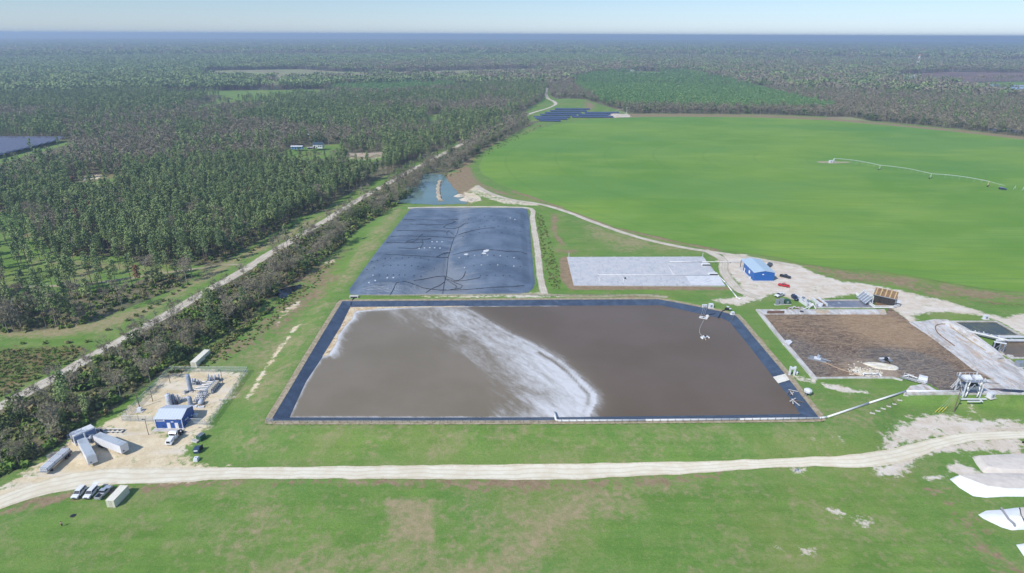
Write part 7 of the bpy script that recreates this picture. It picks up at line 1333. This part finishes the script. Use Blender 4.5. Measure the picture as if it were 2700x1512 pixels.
def stuff(kd, A):
    V = np.column_stack([A[:, 0], A[:, 1], hgt(A[:, 0], A[:, 1]) - .05]); me = bpy.data.meshes.new(STN[kd]); me.vertices.add(len(V)); me.vertices.foreach_set('co', V.astype(np.float32).ravel())
    for n, v in (('tscale', A[:, 2]), ('trot', rng.random(len(A)) * 6.283), ('tlod', A[:, 3] % 3)): a = me.attributes.new(n, 'FLOAT', 'POINT'); a.data.foreach_set('value', v.astype(np.float32))
    a = me.attributes.new('tvar', 'INT', 'POINT'); a.data.foreach_set('value', rng.integers(0, 60, len(A)).astype(np.int32)); me.update()
    o = bpy.data.objects.new(STN[kd], me); COL.objects.link(o); tag(o, STL[kd], 'trees' if kd != 'shrub' else 'bushes', None, 'stuff')
    ng = bpy.data.node_groups.new(STN[kd] + '_scatter', 'GeometryNodeTree'); ng.interface.new_socket('Geometry', in_out='INPUT', socket_type='NodeSocketGeometry'); ng.interface.new_socket('Geometry', in_out='OUTPUT', socket_type='NodeSocketGeometry'); N = ng.nodes; L = ng.links.new
    gi = N.new('NodeGroupInput'); go = N.new('NodeGroupOutput'); jo = N.new('GeometryNodeJoinGeometry')
    def at(nm, ty='FLOAT'):
        n = N.new('GeometryNodeInputNamedAttribute'); n.data_type = ty; n.inputs[0].default_value = nm; return [x for x in n.outputs if x.enabled][0] if any(x.enabled for x in n.outputs) else n.outputs[0]
    cmb = N.new('ShaderNodeCombineXYZ'); L(at('trot'), cmb.inputs[2]); tv = at('tvar', 'INT')
    for lod, src in ((0, NEAR), (1, FAR), (2, PATCH)):
        if kd not in src or not (A[:, 3] % 3 == lod).any(): continue
        j2 = N.new('GeometryNodeJoinGeometry')
        for prt in src[kd]:
            ob = template('%s_%d' % (kd, lod), prt, (LM[kd], BARK[kd])); oi = N.new('GeometryNodeObjectInfo'); oi.inputs[0].default_value = ob; g2 = N.new('GeometryNodeGeometryToInstance'); L(oi.outputs['Geometry'], g2.inputs[0]); L(g2.outputs[0], j2.inputs[0])
        iop = N.new('GeometryNodeInstanceOnPoints'); cmp = N.new('FunctionNodeCompare'); cmp.data_type = 'FLOAT'; cmp.operation = 'EQUAL'; L(at('tlod'), cmp.inputs[0]); cmp.inputs[1].default_value = lod; cmp.inputs['Epsilon'].default_value = .2
        md = N.new('FunctionNodeIntegerMath'); md.operation = 'MODULO'; L(tv, md.inputs[0]); md.inputs[1].default_value = len(src[kd])
        L(gi.outputs[0], iop.inputs['Points']); L(cmp.outputs[0], iop.inputs['Selection']); L(j2.outputs[0], iop.inputs['Instance']); iop.inputs['Pick Instance'].default_value = True; L(md.outputs[0], iop.inputs['Instance Index']); L(cmb.outputs[0], iop.inputs['Rotation']); L(at('tscale'), iop.inputs['Scale']); L(iop.outputs[0], jo.inputs[0])
    L(jo.outputs[0], go.inputs[0]); mdf = o.modifiers.new('scatter', 'NODES'); mdf.node_group = ng; return o
LM['rusty2'] = LM['rusty']
for kd in PTS:
    if not PTS[kd]: continue
    A = np.concatenate(PTS[kd]); print(kd, len(A))
    if not len(A): continue
    if INFO[kd]:
        name, lab, mx = INFO[kd]; PX, PY = proj(A[:, 0], A[:, 1], np.full(len(A), 3.0)); vis = (PX > -10) & (PX < 2710) & (PY < 1520); d = np.hypot(A[:, 0], A[:, 1]) + (~vis) * 1e6; order = np.argsort(d)[:mx]; order = order[vis[order]]; individuals(kd, name, lab, None, order, A); keep = np.ones(len(A), bool); keep[order] = False; A = A[keep]
    if len(A): stuff(kd, A)
# the planted row of low shrubs on the verge of the gravel road
row = resample([GH(x, y).to_2d() for x, y in ((60, 908), (120, 907), (180, 906), (230, 903))], 5.0, False) + resample([GH(x, y).to_2d() for x, y in ((285, 872), (360, 835), (430, 795), (495, 752))], 4.4, False) + resample([GH(x, y).to_2d() for x, y in ((628, 688), (680, 655), (725, 625), (785, 590))], 4.4, False)
sm = [npmesh('shrub', p[0][0], p[0][1], LM['shrub'], link=False).data for p in NEAR['shrub']]
for i, p in enumerate(row):
    if i % 7 == 5: continue
    o = bpy.data.objects.new('verge_shrub', sm[i % 4]); COL.objects.link(o); s = .75 + .35 * random.random(); o.location = (p.x, p.y, H1(p.x, p.y)); o.scale = (s, s, s); o.rotation_euler = (0, 0, random.random() * 6); tag(o, 'small dark shrub planted in the row along the grassy verge of the gravel road', 'shrub', 'shrubs planted along the gravel road')
# felled logs by the woodland clearing
for k, (x, y, l_) in enumerate(((930, 408, 'left'), (958, 412, 'middle'), (990, 407, 'right'))):
    p = G(x, y); t = thing('log_pile', l_ + '-hand pile of felled pale trunks right of the farmhouse clearing', 'logs', (p.x, p.y, .05), R(10 * k)); r_ = random.Random(k)
    for i in range(9): a = (r_.random() - .5) * .5; MB().cyl((-9 + 3 * r_.random(), i * 1.4 - 6, .4), (8 + 3 * r_.random(), i * 1.4 - 6 + 5 * a, .6), .35, 6).build('log', paint('pale_log', (196, 178, 158), .9, 0, .2), t)
# ------------------------------------------------------------------ daylight and air
SUN_EL, SUN_AZ = R(44), math.atan2(-.72, -.69)      # azimuth measured from +y towards +x
w = bpy.data.worlds.new('World'); sc.world = w; w.use_nodes = True; nt = w.node_tree; bg = nt.nodes['Background']
sky = nt.nodes.new('ShaderNodeTexSky'); sky.sky_type = 'NISHITA'; sky.sun_disc = False; sky.sun_elevation = SUN_EL; sky.sun_rotation = SUN_AZ; sky.altitude = 50; sky.air_density = 1.0; sky.dust_density = .15; sky.ozone_density = 3.0
mx = nt.nodes.new('ShaderNodeMix'); mx.data_type = 'RGBA'; mx.blend_type = 'MULTIPLY'; mx.inputs[0].default_value = 1.0; tc = nt.nodes.new('ShaderNodeTexCoord'); sx = nt.nodes.new('ShaderNodeSeparateXYZ'); tm = nt.nodes.new('ShaderNodeValToRGB'); ce = tm.color_ramp.elements; ce[0].position = 0; ce[0].color = (.43, .53, .78, 1); ce[1].position = .4; ce[1].color = (.95, .92, .92, 1); e2 = ce.new(.07); e2.color = (.43, .48, .58, 1); nt.links.new(tc.outputs['Generated'], sx.inputs[0]); nt.links.new(sx.outputs[2], tm.inputs[0]); nt.links.new(tm.outputs[0], mx.inputs[7]); nt.links.new(sky.outputs[0], mx.inputs[6]); nt.links.new(mx.outputs[2], bg.inputs[0]); bg.inputs[1].default_value = .15
sd = bpy.data.lights.new('sun', 'SUN'); sd.energy = 3.5; sd.angle = R(.6); sd.color = (1.0, .955, .89); so = bpy.data.objects.new('sun', sd); COL.objects.link(so)
dv = Vector((math.sin(SUN_AZ) * math.cos(SUN_EL), math.cos(SUN_AZ) * math.cos(SUN_EL), math.sin(SUN_EL))); so.rotation_euler = dv.to_track_quat('Z', 'Y').to_euler()
HAZE = True
if HAZE:
    m = bpy.data.materials.new('haze_air'); m.use_nodes = True; t = m.node_tree; t.nodes.remove(t.nodes['Principled BSDF']); v = t.nodes.new('ShaderNodeVolumePrincipled'); v.inputs['Color'].default_value = (.62, .78, .97, 1); v.inputs['Density'].default_value = 1.75e-4; v.inputs['Anisotropy'].default_value = .2; t.links.new(v.outputs[0], t.nodes['Material Output'].inputs['Volume'])
    hb = MB().box(0, 24000, 65, 110000, 64000, 145).build('haze', m); tag(hb, 'pale even haze filling the air over the plain', 'haze', None, 'stuff'); hb.location.z = 0
sc.view_settings.view_transform = 'Standard'; sc.view_settings.look = 'None'; sc.view_settings.exposure = .42; sc.view_settings.gamma = 1.0
sc.render.engine = 'CYCLES'; cy = sc.cycles; cy.use_denoising = True; cy.max_bounces = 5; cy.diffuse_bounces = 2; cy.glossy_bounces = 2; cy.transmission_bounces = 2; cy.transparent_max_bounces = 8; cy.volume_bounces = 0; cy.use_adaptive_sampling = True; cy.adaptive_threshold = .02
